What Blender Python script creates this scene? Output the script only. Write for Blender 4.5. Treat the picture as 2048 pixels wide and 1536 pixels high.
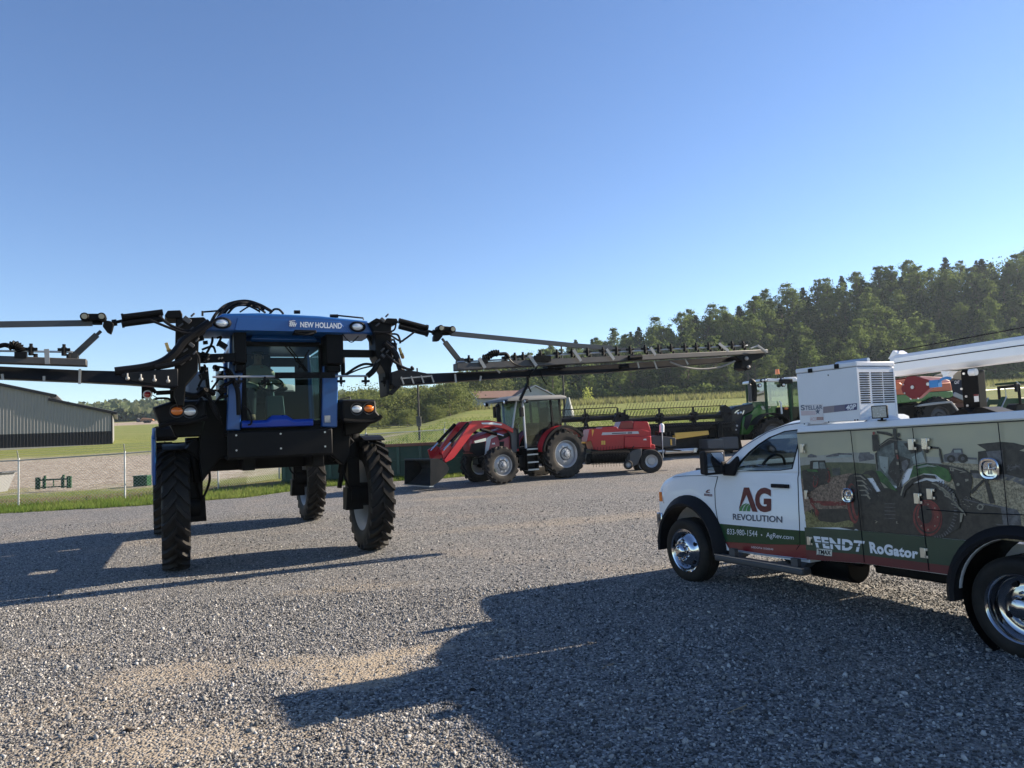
import bpy, bmesh, math, random
import numpy as np
from mathutils import Vector, Matrix, Euler, noise
R = math.radians
rnd = random.Random(7)
scene = bpy.context.scene
col = scene.collection
for _o in list(bpy.data.objects): bpy.data.objects.remove(_o)

# ---------------- camera ----------------
FPX, CAMH, PITCH, ROLL = 1500.0, 1.85, 0.0726, 0.045
_r0 = Vector((1, 0, 0)); _f = Vector((0, math.cos(PITCH), math.sin(PITCH))); _u0 = Vector((0, -math.sin(PITCH), math.cos(PITCH)))
CR = math.cos(ROLL)*_r0 - math.sin(ROLL)*_u0
CU = math.sin(ROLL)*_r0 + math.cos(ROLL)*_u0
CO = Vector((0, 0, CAMH))
cam_data = bpy.data.cameras.new('camera'); cam = bpy.data.objects.new('camera', cam_data); col.objects.link(cam)
cam_data.sensor_width = 36; cam_data.lens = FPX/2048*36; cam_data.clip_start = 0.05; cam_data.clip_end = 3000
_m = Matrix.Identity(4)
for i in range(3):
    _m[i][0] = CR[i]; _m[i][1] = CU[i]; _m[i][2] = -_f[i]; _m[i][3] = CO[i]
cam.matrix_world = _m
scene.camera = cam

# ---------------- sky, sun, exposure ----------------
SUN_EL, SUN_AZ = 25.0, 22.0            # azimuth measured from +X towards +Y
world = bpy.data.worlds.new("World"); scene.world = world; world.use_nodes = True
wn = world.node_tree; wn.nodes.clear()
_out = wn.nodes.new('ShaderNodeOutputWorld'); _bg = wn.nodes.new('ShaderNodeBackground'); _sky = wn.nodes.new('ShaderNodeTexSky')
_sky.sky_type = 'NISHITA'; _sky.sun_disc = False
_sky.sun_elevation = R(SUN_EL); _sky.sun_rotation = R(90 - SUN_AZ)
_sky.air_density = 1.0; _sky.dust_density = 0.1; _sky.ozone_density = 2.2; _sky.altitude = 900
_bg.inputs['Strength'].default_value = 0.08
_hs = wn.nodes.new('ShaderNodeHueSaturation'); _hs.inputs['Saturation'].default_value = 1.12; _hs.inputs['Hue'].default_value = 0.508
wn.links.new(_sky.outputs[0], _hs.inputs['Color']); wn.links.new(_hs.outputs[0], _bg.inputs[0]); wn.links.new(_bg.outputs[0], _out.inputs[0])
_sd = Vector((math.cos(R(SUN_EL))*math.cos(R(SUN_AZ)), math.cos(R(SUN_EL))*math.sin(R(SUN_AZ)), math.sin(R(SUN_EL))))
sun_data = bpy.data.lights.new('sun', 'SUN'); sun = bpy.data.objects.new('sun', sun_data); col.objects.link(sun)
sun_data.energy = 5.0; sun_data.angle = R(0.5); sun_data.color = (1.0, 0.87, 0.70)
sun.rotation_euler = _sd.to_track_quat('Z', 'Y').to_euler(); sun.location = (60, 10, 60)
scene.view_settings.view_transform = 'Standard'; scene.view_settings.look = 'None'
scene.view_settings.exposure = 1.3; scene.view_settings.gamma = 1.0

# ---------------- helpers ----------------
def ray(u, v):
    d = _f + CR*((u-1024)/FPX) + CU*((768-v)/FPX)
    return d
def frame(x, y, z, xdir_deg, rake=0.0):
    return Matrix.Translation((x, y, z)) @ Matrix.Rotation(R(xdir_deg), 4, 'Z') @ Matrix.Rotation(R(rake), 4, 'Y')
def P(F, u, v, ax, val):
    """local point of frame F seen at photo pixel (u, v) on the local plane ax = val"""
    inv = F.inverted(); o = inv @ CO; d = inv.to_3x3() @ ray(u, v)
    i = 'xyz'.index(ax); t = (val - o[i])/d[i]
    return o + d*t
def atdist(u, v, y):
    d = ray(u, v); return CO + d*(y/d.y)
def sm(a, b, x):
    t = min(1, max(0, (x-a)/(b-a))); return t*t*(3-2*t)
def ground_z(x, y):
    """height of the yard and field"""
    k = 0.55 + 0.45*sm(-18, -7, x)
    s = 0.036*(math.sqrt((y-13)**2 + 2.5**2) + (y-13))/2 if y > -50 else 0
    z = s*k
    z += 0.027*(math.sqrt((y-34)**2 + 6**2) + (y-34))/2
    return z
def gpix(u, v):
    """ground point at a pixel (march along the ray)"""
    d = ray(u, v); t = 1.0
    lo = hi = None
    for i in range(4000):
        p = CO + d*t
        if p.z <= ground_z(p.x, p.y): hi = t; break
        lo = t; t *= 1.01
        if t > 3000: return None
    for i in range(40):
        m = (lo+hi)/2; p = CO + d*m
        if p.z <= ground_z(p.x, p.y): hi = m
        else: lo = m
    return CO + d*hi
# ---------------- materials ----------------
MATS = {}
def mat(name, c, rough=0.5, metal=0.0, var=0.12, scale=6.0, bump=0.0, bscale=60.0, coat=0.0, trans=0.0, emit=None, estr=1.0, rvar=0.1, alpha=1.0, ior=None, dust=0.0):
    if name in MATS: return MATS[name]
    m = bpy.data.materials.new(name); m.use_nodes = True
    nt = m.node_tree; b = nt.nodes['Principled BSDF']
    tc = nt.nodes.new('ShaderNodeTexCoord')
    n = nt.nodes.new('ShaderNodeTexNoise'); n.inputs['Scale'].default_value = scale; n.inputs['Detail'].default_value = 6
    nt.links.new(tc.outputs['Object'], n.inputs['Vector'])
    mx = nt.nodes.new('ShaderNodeMix'); mx.data_type = 'RGBA'
    c = tuple(c)
    mx.inputs[6].default_value = tuple(max(0, x*(1-var)) for x in c) + (1,)
    mx.inputs[7].default_value = tuple(min(1, x*(1+var)) for x in c) + (1,)
    nt.links.new(n.outputs['Fac'], mx.inputs[0])
    outc = mx.outputs[2]
    if dust > 0:
        n2 = nt.nodes.new('ShaderNodeTexNoise'); n2.inputs['Scale'].default_value = scale*0.7; n2.inputs['Detail'].default_value = 8; n2.inputs['Roughness'].default_value = 0.7
        nt.links.new(tc.outputs['Object'], n2.inputs['Vector'])
        rp = nt.nodes.new('ShaderNodeMapRange'); rp.inputs[1].default_value = 0.42; rp.inputs[2].default_value = 0.75; rp.inputs[3].default_value = 0.0; rp.inputs[4].default_value = dust
        nt.links.new(n2.outputs['Fac'], rp.inputs[0])
        m2 = nt.nodes.new('ShaderNodeMix'); m2.data_type = 'RGBA'; m2.inputs[7].default_value = (0.23, 0.19, 0.14, 1)
        nt.links.new(rp.outputs[0], m2.inputs[0]); nt.links.new(outc, m2.inputs[6]); outc = m2.outputs[2]
    nt.links.new(outc, b.inputs['Base Color'])
    rr = nt.nodes.new('ShaderNodeMapRange'); rr.inputs[3].default_value = max(0.02, rough-rvar); rr.inputs[4].default_value = min(1, rough+rvar)
    nt.links.new(n.outputs['Fac'], rr.inputs[0]); nt.links.new(rr.outputs[0], b.inputs['Roughness'])
    b.inputs['Metallic'].default_value = metal
    b.inputs['Coat Weight'].default_value = coat; b.inputs['Coat Roughness'].default_value = 0.06
    b.inputs['Transmission Weight'].default_value = trans
    if ior: b.inputs['IOR'].default_value = ior
    b.inputs['Alpha'].default_value = alpha
    if sum(c) < 0.09: b.inputs['Specular IOR Level'].default_value = 0.13
    if emit: b.inputs['Emission Color'].default_value = tuple(emit)+(1,); b.inputs['Emission Strength'].default_value = estr
    if bump > 0:
        nb = nt.nodes.new('ShaderNodeTexNoise'); nb.inputs['Scale'].default_value = bscale; nb.inputs['Detail'].default_value = 5
        nt.links.new(tc.outputs['Object'], nb.inputs['Vector'])
        bp = nt.nodes.new('ShaderNodeBump'); bp.inputs['Strength'].default_value = bump; bp.inputs['Distance'].default_value = 0.01
        nt.links.new(nb.outputs['Fac'], bp.inputs['Height']); nt.links.new(bp.outputs['Normal'], b.inputs['Normal'])
    MATS[name] = m; return m
def glass_mat(name, tint=(0.6, 0.75, 0.75), refl=0.12, rough=0.02, gcol=(0.95, 0.97, 1.0)):
    """thin pane: tinted see-through mixed with mirror reflection by viewing angle"""
    m = bpy.data.materials.new(name); m.use_nodes = True; nt = m.node_tree; nt.nodes.clear()
    o = nt.nodes.new('ShaderNodeOutputMaterial'); mx = nt.nodes.new('ShaderNodeMixShader')
    t = nt.nodes.new('ShaderNodeBsdfTransparent'); t.inputs[0].default_value = tint+(1,)
    g = nt.nodes.new('ShaderNodeBsdfGlossy'); g.inputs['Roughness'].default_value = rough; g.inputs[0].default_value = gcol+(1,)
    lw = nt.nodes.new('ShaderNodeLayerWeight'); lw.inputs[0].default_value = 0.35
    mr = nt.nodes.new('ShaderNodeMapRange'); mr.inputs[3].default_value = refl; mr.inputs[4].default_value = 0.8
    nt.links.new(lw.outputs['Fresnel'], mr.inputs[0]); nt.links.new(mr.outputs[0], mx.inputs[0])
    nt.links.new(t.outputs[0], mx.inputs[1]); nt.links.new(g.outputs[0], mx.inputs[2]); nt.links.new(mx.outputs[0], o.inputs[0])
    return m
BLACK = mat('black_paint', (0.004, 0.004, 0.0042), 0.5, var=0.25, dust=0.004)
BLACKP = mat('black_plastic', (0.007, 0.007, 0.0075), 0.5, var=0.2, bump=0.05, bscale=300, dust=0.015)
DARKG = mat('dark_grey_paint', (0.05, 0.052, 0.056), 0.5, var=0.15, dust=0.1)
HOSE = mat('hose_rubber', (0.010, 0.010, 0.011), 0.45, var=0.2)
RUBBER = mat('tyre_rubber', (0.016, 0.0155, 0.015), 0.55, var=0.3, bump=0.15, bscale=120, dust=0.09)
RUBBERD = mat('dusty_tyre_rubber', (0.026, 0.025, 0.024), 0.75, var=0.25, bump=0.2, bscale=80, dust=0.2)
BLUE = mat('blue_paint', (0.006, 0.075, 0.27), 0.33, coat=0.2, var=0.1, dust=0.01)
BLUEB = mat('bright_blue_paint', (0.010, 0.05, 0.34), 0.3, coat=0.2, var=0.1)
RED = mat('red_paint', (0.46, 0.006, 0.013), 0.4, coat=0.12, var=0.1, dust=0.015)
WHITE = mat('white_paint', (0.78, 0.79, 0.80), 0.3, coat=0.5, var=0.03, rvar=0.05)
OFFW = mat('white_powder_coat', (0.72, 0.73, 0.74), 0.45, var=0.05, bump=0.03, bscale=400)
CREAM = mat('white_plastic', (0.74, 0.74, 0.72), 0.5, var=0.06)
CHROME = mat('chrome', (0.54, 0.55, 0.57), 0.11, 1.0, var=0.03, rvar=0.03)
STEEL = mat('bright_steel', (0.55, 0.55, 0.55), 0.32, 1.0, var=0.15)
GALV = mat('galvanised_steel', (0.42, 0.44, 0.45), 0.45, 0.7, var=0.2, scale=20)
SILV = mat('silver_rim_paint', (0.34, 0.35, 0.365), 0.4, 0.4, var=0.1, dust=0.02)
GREYRIM = mat('light_grey_rim', (0.38, 0.39, 0.40), 0.45, 0.1, var=0.1, dust=0.1)
GREEN = mat('green_paint', (0.035, 0.16, 0.022), 0.3, coat=0.4, var=0.12, dust=0.05)
GREEND = mat('dark_green_paint', (0.012, 0.055, 0.022), 0.4, var=0.15, dust=0.08)
ORANGE = mat('orange_paint', (0.75, 0.16, 0.04), 0.4, coat=0.2, var=0.1)
YELLOW = mat('yellow_paint', (0.82, 0.46, 0.07), 0.45, var=0.12, dust=0.08)
LENSW = mat('lamp_glass', (0.72, 0.74, 0.75), 0.12, 0.35, var=0.3, scale=60, coat=1.0)
LENSA = mat('amber_lens', (0.75, 0.18, 0.015), 0.2, var=0.2, scale=60, coat=1.0)
LENSR = mat('red_lens', (0.35, 0.015, 0.01), 0.2, var=0.2, coat=1.0)
BRASS = mat('brass_fitting', (0.5, 0.33, 0.12), 0.4, 0.9, var=0.2)
GLASS = glass_mat('cab_glass', (0.36, 0.50, 0.49), 0.0, 0.02, (0.4, 0.42, 0.45))
GLASSD = glass_mat('tinted_window_glass', (0.52, 0.58, 0.62), 0.04)
GLASSC = glass_mat('clear_cab_glass', (0.30, 0.38, 0.40), 0.01, 0.02, (0.5, 0.54, 0.58))
CHROMED = mat('dark_reflection_chrome', (0.40, 0.40, 0.41), 0.1, 1.0, var=0.1, rvar=0.05)  # rear-wheel chrome, its colour darkened to imitate dark ground reflected in it
GLASSB = glass_mat('blue_tinted_window_glass', (0.45, 0.62, 0.68), 0.08)

# ---------------- mesh builder ----------------
V = Vector
class MB:
    def __init__(s): s.v = []; s.f = []; s.mi = []; s.cur = 0
    def add(s, vs, fs):
        o = len(s.v); s.v += [tuple(p) for p in vs]
        for f in fs: s.f.append([o+i for i in f]); s.mi.append(s.cur)
        return s
    def box(s, c, size, rot=None):
        hx, hy, hz = size[0]/2, size[1]/2, size[2]/2
        vs = [V((x*hx, y*hy, z*hz)) for x in (-1, 1) for y in (-1, 1) for z in (-1, 1)]
        if rot is not None: vs = [rot @ p for p in vs]
        vs = [p+V(c) for p in vs]
        return s.add(vs, [(0, 1, 3, 2), (4, 6, 7, 5), (0, 4, 5, 1), (2, 3, 7, 6), (0, 2, 6, 4), (1, 5, 7, 3)])
    def box2(s, a, b):
        return s.box([(a[i]+b[i])/2 for i in range(3)], [abs(a[i]-b[i]) for i in range(3)])
    def bar(s, p0, p1, w, h, up=(0, 0, 1)):
        """rectangular bar from p0 to p1: w sideways, h along up"""
        p0, p1 = V(p0), V(p1); d = (p1-p0).normalized(); up = V(up)
        if abs(d.dot(up)) > 0.98: up = V((0, 1, 0))
        sx = d.cross(up).normalized(); uz = sx.cross(d).normalized()
        vs = [p+sx*a*w/2+uz*b*h/2 for p in (p0, p1) for a, b in ((-1, -1), (1, -1), (1, 1), (-1, 1))]
        return s.add(vs, [(0, 3, 2, 1), (4, 5, 6, 7), (0, 1, 5, 4), (1, 2, 6, 5), (2, 3, 7, 6), (3, 0, 4, 7)])
    def taper(s, p0, p1, w0, h0, w1, h1, up=(0, 0, 1)):
        p0, p1 = V(p0), V(p1); d = (p1-p0).normalized(); up = V(up)
        sx = d.cross(up).normalized(); uz = sx.cross(d).normalized()
        vs = [p+sx*a*w/2+uz*b*h/2 for p, w, h in ((p0, w0, h0), (p1, w1, h1)) for a, b in ((-1, -1), (1, -1), (1, 1), (-1, 1))]
        return s.add(vs, [(0, 3, 2, 1), (4, 5, 6, 7), (0, 1, 5, 4), (1, 2, 6, 5), (2, 3, 7, 6), (3, 0, 4, 7)])
    def tube(s, pts, r, n=8, cap=True):
        pts = [V(p) for p in pts]; k = len(pts)
        rs = r if isinstance(r, (list, tuple)) else [r]*k
        t0 = (pts[1]-pts[0]).normalized(); up = V((0, 0, 1)) if abs(t0.z) < 0.9 else V((1, 0, 0))
        a = t0.cross(up).normalized(); vs = []
        for i, p in enumerate(pts):
            t = (pts[min(i+1, k-1)]-pts[max(i-1, 0)])
            if t.length < 1e-9: t = t0
            t.normalize(); a = (a - t*a.dot(t))
            if a.length < 1e-6: a = t.orthogonal()
            a.normalize(); b = t.cross(a)
            for j in range(n):
                an = 2*math.pi*j/n; vs.append(p + (a*math.cos(an)+b*math.sin(an))*rs[i])
        fs = [(i*n+j, i*n+(j+1) % n, (i+1)*n+(j+1) % n, (i+1)*n+j) for i in range(k-1) for j in range(n)]
        if cap: fs += [tuple(range(n-1, -1, -1)), tuple(range((k-1)*n, k*n))]
        return s.add(vs, fs)
    def cyl(s, p0, p1, r, n=16, r1=None): return s.tube([p0, p1], [r, r if r1 is None else r1], n)
    def prism(s, poly, d):
        poly = [V(p) for p in poly]; d = V(d); n = len(poly)
        vs = poly+[p+d for p in poly]
        return s.add(vs, [tuple(range(n-1, -1, -1)), tuple(range(n, 2*n))]+[(i, (i+1) % n, n+(i+1) % n, n+i) for i in range(n)])
    def poly(s, pts): return s.add(pts, [tuple(range(len(pts)))])
    def lathe(s, prof, c, axis='y', n=40, closed=False):
        """prof: (radius, height along axis)"""
        c = V(c); vs = []
        ax = V({'x': (1, 0, 0), 'y': (0, 1, 0), 'z': (0, 0, 1)}[axis]) if isinstance(axis, str) else V(axis).normalized()
        e1 = V((0, 0, 1)) if abs(ax.z) < 0.9 else V((1, 0, 0)); e1 = (e1-ax*e1.dot(ax)).normalized(); e2 = ax.cross(e1)
        for r, h in prof:
            for j in range(n):
                an = 2*math.pi*j/n; vs.append(c+ax*h+(e1*math.cos(an)+e2*math.sin(an))*r)
        k = len(prof)
        fs = [(i*n+j, (i+1)*n+j, (i+1)*n+(j+1) % n, i*n+(j+1) % n) for i in range(k-1) for j in range(n)]
        if closed: fs += [((k-1)*n+j, j, (j+1) % n, (k-1)*n+(j+1) % n) for j in range(n)]
        return s.add(vs, fs)
    def ball(s, c, r, n=12, m=8):
        rx, ry, rz = (r, r, r) if not isinstance(r, (tuple, list)) else r
        c = V(c); vs = []
        for i in range(m+1):
            th = math.pi*i/m
            for j in range(n):
                ph = 2*math.pi*j/n; vs.append(c+V((rx*math.sin(th)*math.cos(ph), ry*math.sin(th)*math.sin(ph), rz*math.cos(th))))
        return s.add(vs, [(i*n+j, (i+1)*n+j, (i+1)*n+(j+1) % n, i*n+(j+1) % n) for i in range(m) for j in range(n)])
    def loft(s, loops, cap=True):
        n = len(loops[0]); vs = [p for l in loops for p in l]
        fs = [(i*n+j, i*n+(j+1) % n, (i+1)*n+(j+1) % n, (i+1)*n+j) for i in range(len(loops)-1) for j in range(n)]
        if cap: fs += [tuple(range(n-1, -1, -1)), tuple(range((len(loops)-1)*n, len(loops)*n))]
        return s.add(vs, fs)
    def build(s, name, mats, parent=None, smooth=35, bevel=0.0, bseg=2, label=None):
        me = bpy.data.meshes.new(name); me.from_pydata(s.v, [], s.f)
        mats = mats if isinstance(mats, (list, tuple)) else [mats]
        for m in mats: me.materials.append(m)
        if len(mats) > 1: me.polygons.foreach_set('material_index', s.mi)
        bm = bmesh.new(); bm.from_mesh(me); bmesh.ops.remove_doubles(bm, verts=bm.verts, dist=1e-5)
        bmesh.ops.recalc_face_normals(bm, faces=bm.faces); bm.to_mesh(me); bm.free()
        if smooth:
            me.shade_smooth(); me.set_sharp_from_angle(angle=R(smooth))
        o = bpy.data.objects.new(name, me); col.objects.link(o)
        if parent is not None: o.parent = parent
        if bevel:
            b = o.modifiers.new('bevel', 'BEVEL'); b.width = bevel; b.segments = bseg; b.limit_method = 'ANGLE'; b.angle_limit = R(40); b.harden_normals = False
        if label: o['label'] = label
        return o
def thing(name, label, cat, F=None, group=None):
    o = bpy.data.objects.new(name, None); col.objects.link(o); o.empty_display_size = 0.2
    if F is not None: o.matrix_world = F
    o['label'] = label; o['category'] = cat
    if group: o['group'] = group
    return o
def tag(o, label, cat, group=None, kind=None):
    if label: o['label'] = label
    if cat: o['category'] = cat
    if group: o['group'] = group
    if kind: o['kind'] = kind
    return o
def copy_tree(o, parent=None):
    c = o.copy(); col.objects.link(c)
    if parent is not None: c.parent = parent
    for ch in list(o.children): copy_tree(ch, c)
    return c
def spline(pts, k=8):
    """smooth curve through points (Catmull-Rom)"""
    pts = [V(p) for p in pts]; out = []
    for i in range(len(pts)-1):
        p0, p1, p2, p3 = pts[max(i-1, 0)], pts[i], pts[i+1], pts[min(i+2, len(pts)-1)]
        for j in range(k):
            t = j/k
            out.append(0.5*((2*p1)+(p2-p0)*t+(2*p0-5*p1+4*p2-p3)*t*t+(3*p1-p0-3*p2+p3)*t**3))
    out.append(pts[-1]); return out
def letters(name, text, corners, mat_, parent, out=(0, 0, 0), bold=0.0, shear=0.0, depth=0.002, label=None, space=1.0):
    """raised lettering fitted to four local corner points: lower left, lower right, upper right, upper left"""
    cu = bpy.data.curves.new(name, 'FONT'); cu.body = text; cu.offset = bold; cu.shear = shear; cu.space_character = space; cu.extrude = 0.0; cu.resolution_u = 4
    o = bpy.data.objects.new(name, cu); col.objects.link(o)
    bpy.context.view_layer.update()
    me = bpy.data.meshes.new_from_object(o.evaluated_get(bpy.context.evaluated_depsgraph_get()))
    bpy.data.objects.remove(o); bpy.data.curves.remove(cu)
    me.name = name
    xs = [v.co.x for v in me.vertices]; ys = [v.co.y for v in me.vertices]
    x0, x1, y0, y1 = min(xs), max(xs), min(ys), max(ys)
    A, B, C, D = [V(c)+V(out) for c in corners]
    for v in me.vertices:
        a = (v.co.x-x0)/(x1-x0); b = (v.co.y-y0)/(y1-y0)
        v.co = (A*(1-a)+B*a)*(1-b)+(D*(1-a)+C*a)*b
    me.materials.clear(); me.materials.append(mat_)
    o = bpy.data.objects.new(name, me); col.objects.link(o); o.parent = parent
    if label: o['label'] = label
    return o
def circ(c, r, n=24, axis='y', sq=1.0, a0=0.0, a1=2*math.pi):
    out = []
    for i in range(n):
        a = a0+(a1-a0)*i/(n if a1-a0 > 6.28 else n-1)
        u, v = r*math.cos(a), r*sq*math.sin(a)
        out.append(V(c)+(V((u, 0, v)) if axis == 'y' else V((0, u, v)) if axis == 'x' else V((u, v, 0))))
    return out
# ---------------- wheels ----------------
def ag_wheel(parent, c, axis, R_, W, rimr, rimmat, face=1, lugs=20, lugh=0.045, tyremat=None, hubmat=None, steer=0.0, dish=0.12, name='wheel', style='dish', lugw=0.055):
    """a wheel at c (axle centre) turning about local x or y: rim with hub and bolts, treaded tyre as its child"""
    root = bpy.data.objects.new  # keep local
    ex = V((1, 0, 0)) if axis == 'x' else V((0, 1, 0))
    rim = MB(); f = face
    w = W*0.42
    prof = [(rimr*1.02, -w), (rimr*1.02, -w+0.02), (rimr*0.93, -w+0.05), (rimr*0.88, -w*0.4), (rimr*0.88, w*0.4), (rimr*0.93, w-0.05), (rimr*1.02, w-0.02), (rimr*1.02, w), (rimr*0.98, w), (rimr*0.9, w-0.05), (rimr*0.84, w*0.4), (rimr*0.84, -w*0.4), (rimr*0.9, -w+0.05), (rimr*0.98, -w)]
    rim.lathe([(r, h) for r, h in prof], (0, 0, 0), axis, 48, closed=True)
    hd = w-dish
    disc = [(rimr*0.86, f*hd), (rimr*0.7, f*(hd+0.03)), (rimr*0.52, f*(hd+0.035)), (rimr*0.42, f*(hd-0.02)), (rimr*0.40, f*(hd+0.05)), (rimr*0.22, f*(hd+0.06)), (rimr*0.2, f*(hd+0.13)), (0.001, f*(hd+0.14))]
    rim.lathe(disc, (0, 0, 0), axis, 40)
    for i in range(10):
        a = 2*math.pi*i/10; r = rimr*0.33
        e = V((0, math.cos(a), math.sin(a))) if axis == 'x' else V((math.cos(a), 0, math.sin(a)))
        rim.cyl(e*r+ex*f*(hd+0.04), e*r+ex*f*(hd+0.09), 0.018, 8)
    if style == 'lugged':
        for i in range(8):
            a = 2*math.pi*(i+0.5)/8
            e = V((0, math.cos(a), math.sin(a))) if axis == 'x' else V((math.cos(a), 0, math.sin(a)))
            rim.cyl(e*rimr*0.60+ex*f*(hd+0.02), e*rimr*0.60+ex*f*(hd+0.06), 0.03, 8)
    o = rim.build(name, rimmat, parent, 40); o.location = V(c); o.rotation_euler = (0, 0, R(steer))
    t = MB(); h = W/2; rt = R_-lugh
    pr = [(rimr*1.0, -h*0.82), (rimr*1.05, -h*0.92), ((rimr+rt)*0.5, -h*1.0), (rt*0.95, -h*0.97), (rt*0.985, -h*0.86), (rt, -h*0.5), (rt*1.004, 0), (rt, h*0.5), (rt*0.985, h*0.86), (rt*0.95, h*0.97), ((rimr+rt)*0.5, h*1.0), (rimr*1.05, h*0.92), (rimr*1.0, h*0.82)]
    t.lathe(pr, (0, 0, 0), axis, 64, closed=False)
    def pt(r, a, x):
        return V((x, r*math.cos(a), r*math.sin(a))) if axis == 'x' else V((r*math.cos(a), x, r*math.sin(a)))
    da = 2*math.pi/lugs
    for i in range(lugs):
        for sgn in (-1, 1):
            a0 = da*(i+(0.5 if sgn > 0 else 0))
            secs = []
            for q, (xx, aa) in enumerate(((-0.06, 0.0), (0.30, 0.30), (0.66, 0.62), (0.98, 0.80))):
                x = sgn*xx*h; a = a0+aa*da*1.15
                wd = lugw*(1.0+0.25*q/3)
                rb = rt*0.97-(0.06*R_ if q == 3 else 0); rtop = R_-(0.03*R_*(q/3)**2)
                secs.append([pt(rb, a-wd/rt*0.62, x), pt(rtop, a-wd/rt*0.42, x), pt(rtop, a+wd/rt*0.42, x), pt(rb, a+wd/rt*0.62, x)])
            t.loft(secs)
    t.build('tyre', tyremat or RUBBER, o, 40)
    return o
# ---------------- terrain ----------------
_gz0 = ground_z
def ground_z(x, y):
    z = _gz0(x, y)
    lf = 1-sm(-45, -22, x)
    z += 0.0125*lf*(math.sqrt((min(y, 310)-120)**2+15**2)+(min(y, 310)-120))/2
    z += 5*lf*sm(315, 430, y)
    z += 31*sm(-60, 190, x)*sm(167, 237, y)
    return z
def lerp_pts(pts, x):
    if x <= pts[0][0]: return pts[0][1]
    for (x0, y0), (x1, y1) in zip(pts, pts[1:]):
        if x <= x1: return y0+(y1-y0)*(x-x0)/(x1-x0)
    return pts[-1][1]
EDGE = [(-700, 20), (-60, 22), (-24, 23.2), (-16.1, 23.5), (-11.2, 23.0), (-8.4, 23.6), (-6.5, 25.8), (-4.5, 26.7), (-1.0, 27.6), (0.3, 32.5), (4, 36.5), (8, 39), (14, 42), (40, 47), (900, 60)]
def yard_edge(x):
    return lerp_pts(EDGE, x)+0.22*noise.noise(V((x*0.9, 3.1, 0)))+0.10*noise.noise(V((x*4.1, 8.1, 0)))
xs = sorted(set([round(v, 3) for v in list(np.linspace(-30, 20, 330))+[-30-1.12**i for i in range(4, 58)]+[20+1.12**i for i in range(4, 60)]]))
xs = [x for x in xs if -700 < x < 900]
def strip(name, ya, yb, tt, m):
    n = len(tt); vs = []; fs = []
    for x in xs:
        a, b = ya(x), yb(x)
        for t in tt:
            y = a+(b-a)*t; vs.append((x, y, ground_z(x, y)))
    for i in range(len(xs)-1):
        for j in range(n-1):
            fs.append((i*n+j, (i+1)*n+j, (i+1)*n+j+1, i*n+j+1))
    me = bpy.data.meshes.new(name); me.from_pydata(vs, [], fs); me.materials.append(m); me.shade_smooth()
    o = bpy.data.objects.new(name, me); col.objects.link(o); o['kind'] = 'structure'; return o

def nodes_of(name):
    m = bpy.data.materials.new(name); m.use_nodes = True; nt = m.node_tree
    return m, nt, nt.nodes['Principled BSDF']
def N(nt, t, **kw):
    n = nt.nodes.new(t)
    for k, v in kw.items():
        if isinstance(k, str) and k.startswith('i_'):
            n.inputs[k[2:]].default_value = v
        else: setattr(n, k, v)
    return n
def mixc(nt, fac, a, b):
    m = nt.nodes.new('ShaderNodeMix'); m.data_type = 'RGBA'
    for s_, x in ((0, fac), (6, a), (7, b)):
        if isinstance(x, (tuple, list)): m.inputs[s_].default_value = tuple(x)+((1,) if len(x) == 3 else ())
        elif isinstance(x, (int, float)): m.inputs[s_].default_value = x
        else: nt.links.new(x, m.inputs[s_])
    return m.outputs[2]
def rng(nt, x, a, b, c=0.0, d=1.0):
    m = nt.nodes.new('ShaderNodeMapRange'); m.interpolation_type = 'SMOOTHSTEP'
    for i, v in ((1, a), (2, b), (3, c), (4, d)): m.inputs[i].default_value = v
    nt.links.new(x, m.inputs[0]); return m.outputs[0]
def mth(nt, op, a, b=None):
    m = nt.nodes.new('ShaderNodeMath'); m.operation = op
    for i, x in ((0, a), (1, b)):
        if x is None: continue
        if isinstance(x, (int, float)): m.inputs[i].default_value = x
        else: nt.links.new(x, m.inputs[i])
    return m.outputs[0]
def noise_n(nt, vec, scale, detail=5, rough=0.55):
    n = nt.nodes.new('ShaderNodeTexNoise'); n.inputs['Scale'].default_value = scale; n.inputs['Detail'].default_value = detail; n.inputs['Roughness'].default_value = rough
    nt.links.new(vec, n.inputs['Vector']); return n.outputs['Fac']
def blob(nt, pos, cx, cy, rx, ry, ang=0.0, wob=0.5):
    """soft irregular patch on the ground"""
    mp = nt.nodes.new('ShaderNodeMapping'); mp.vector_type = 'TEXTURE'
    mp.inputs['Location'].default_value = (cx, cy, 0); mp.inputs['Rotation'].default_value = (0, 0, ang); mp.inputs['Scale'].default_value = (rx, ry, 50)
    nt.links.new(pos, mp.inputs['Vector'])
    l = nt.nodes.new('ShaderNodeVectorMath'); l.operation = 'LENGTH'; nt.links.new(mp.outputs[0], l.inputs[0])
    nz = noise_n(nt, pos, 2.2, 6, 0.7)
    s = mth(nt, 'ADD', l.outputs['Value'], mth(nt, 'MULTIPLY', mth(nt, 'SUBTRACT', nz, 0.5), 2.2*wob))
    return rng(nt, s, 1.05, 0.35)

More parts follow.
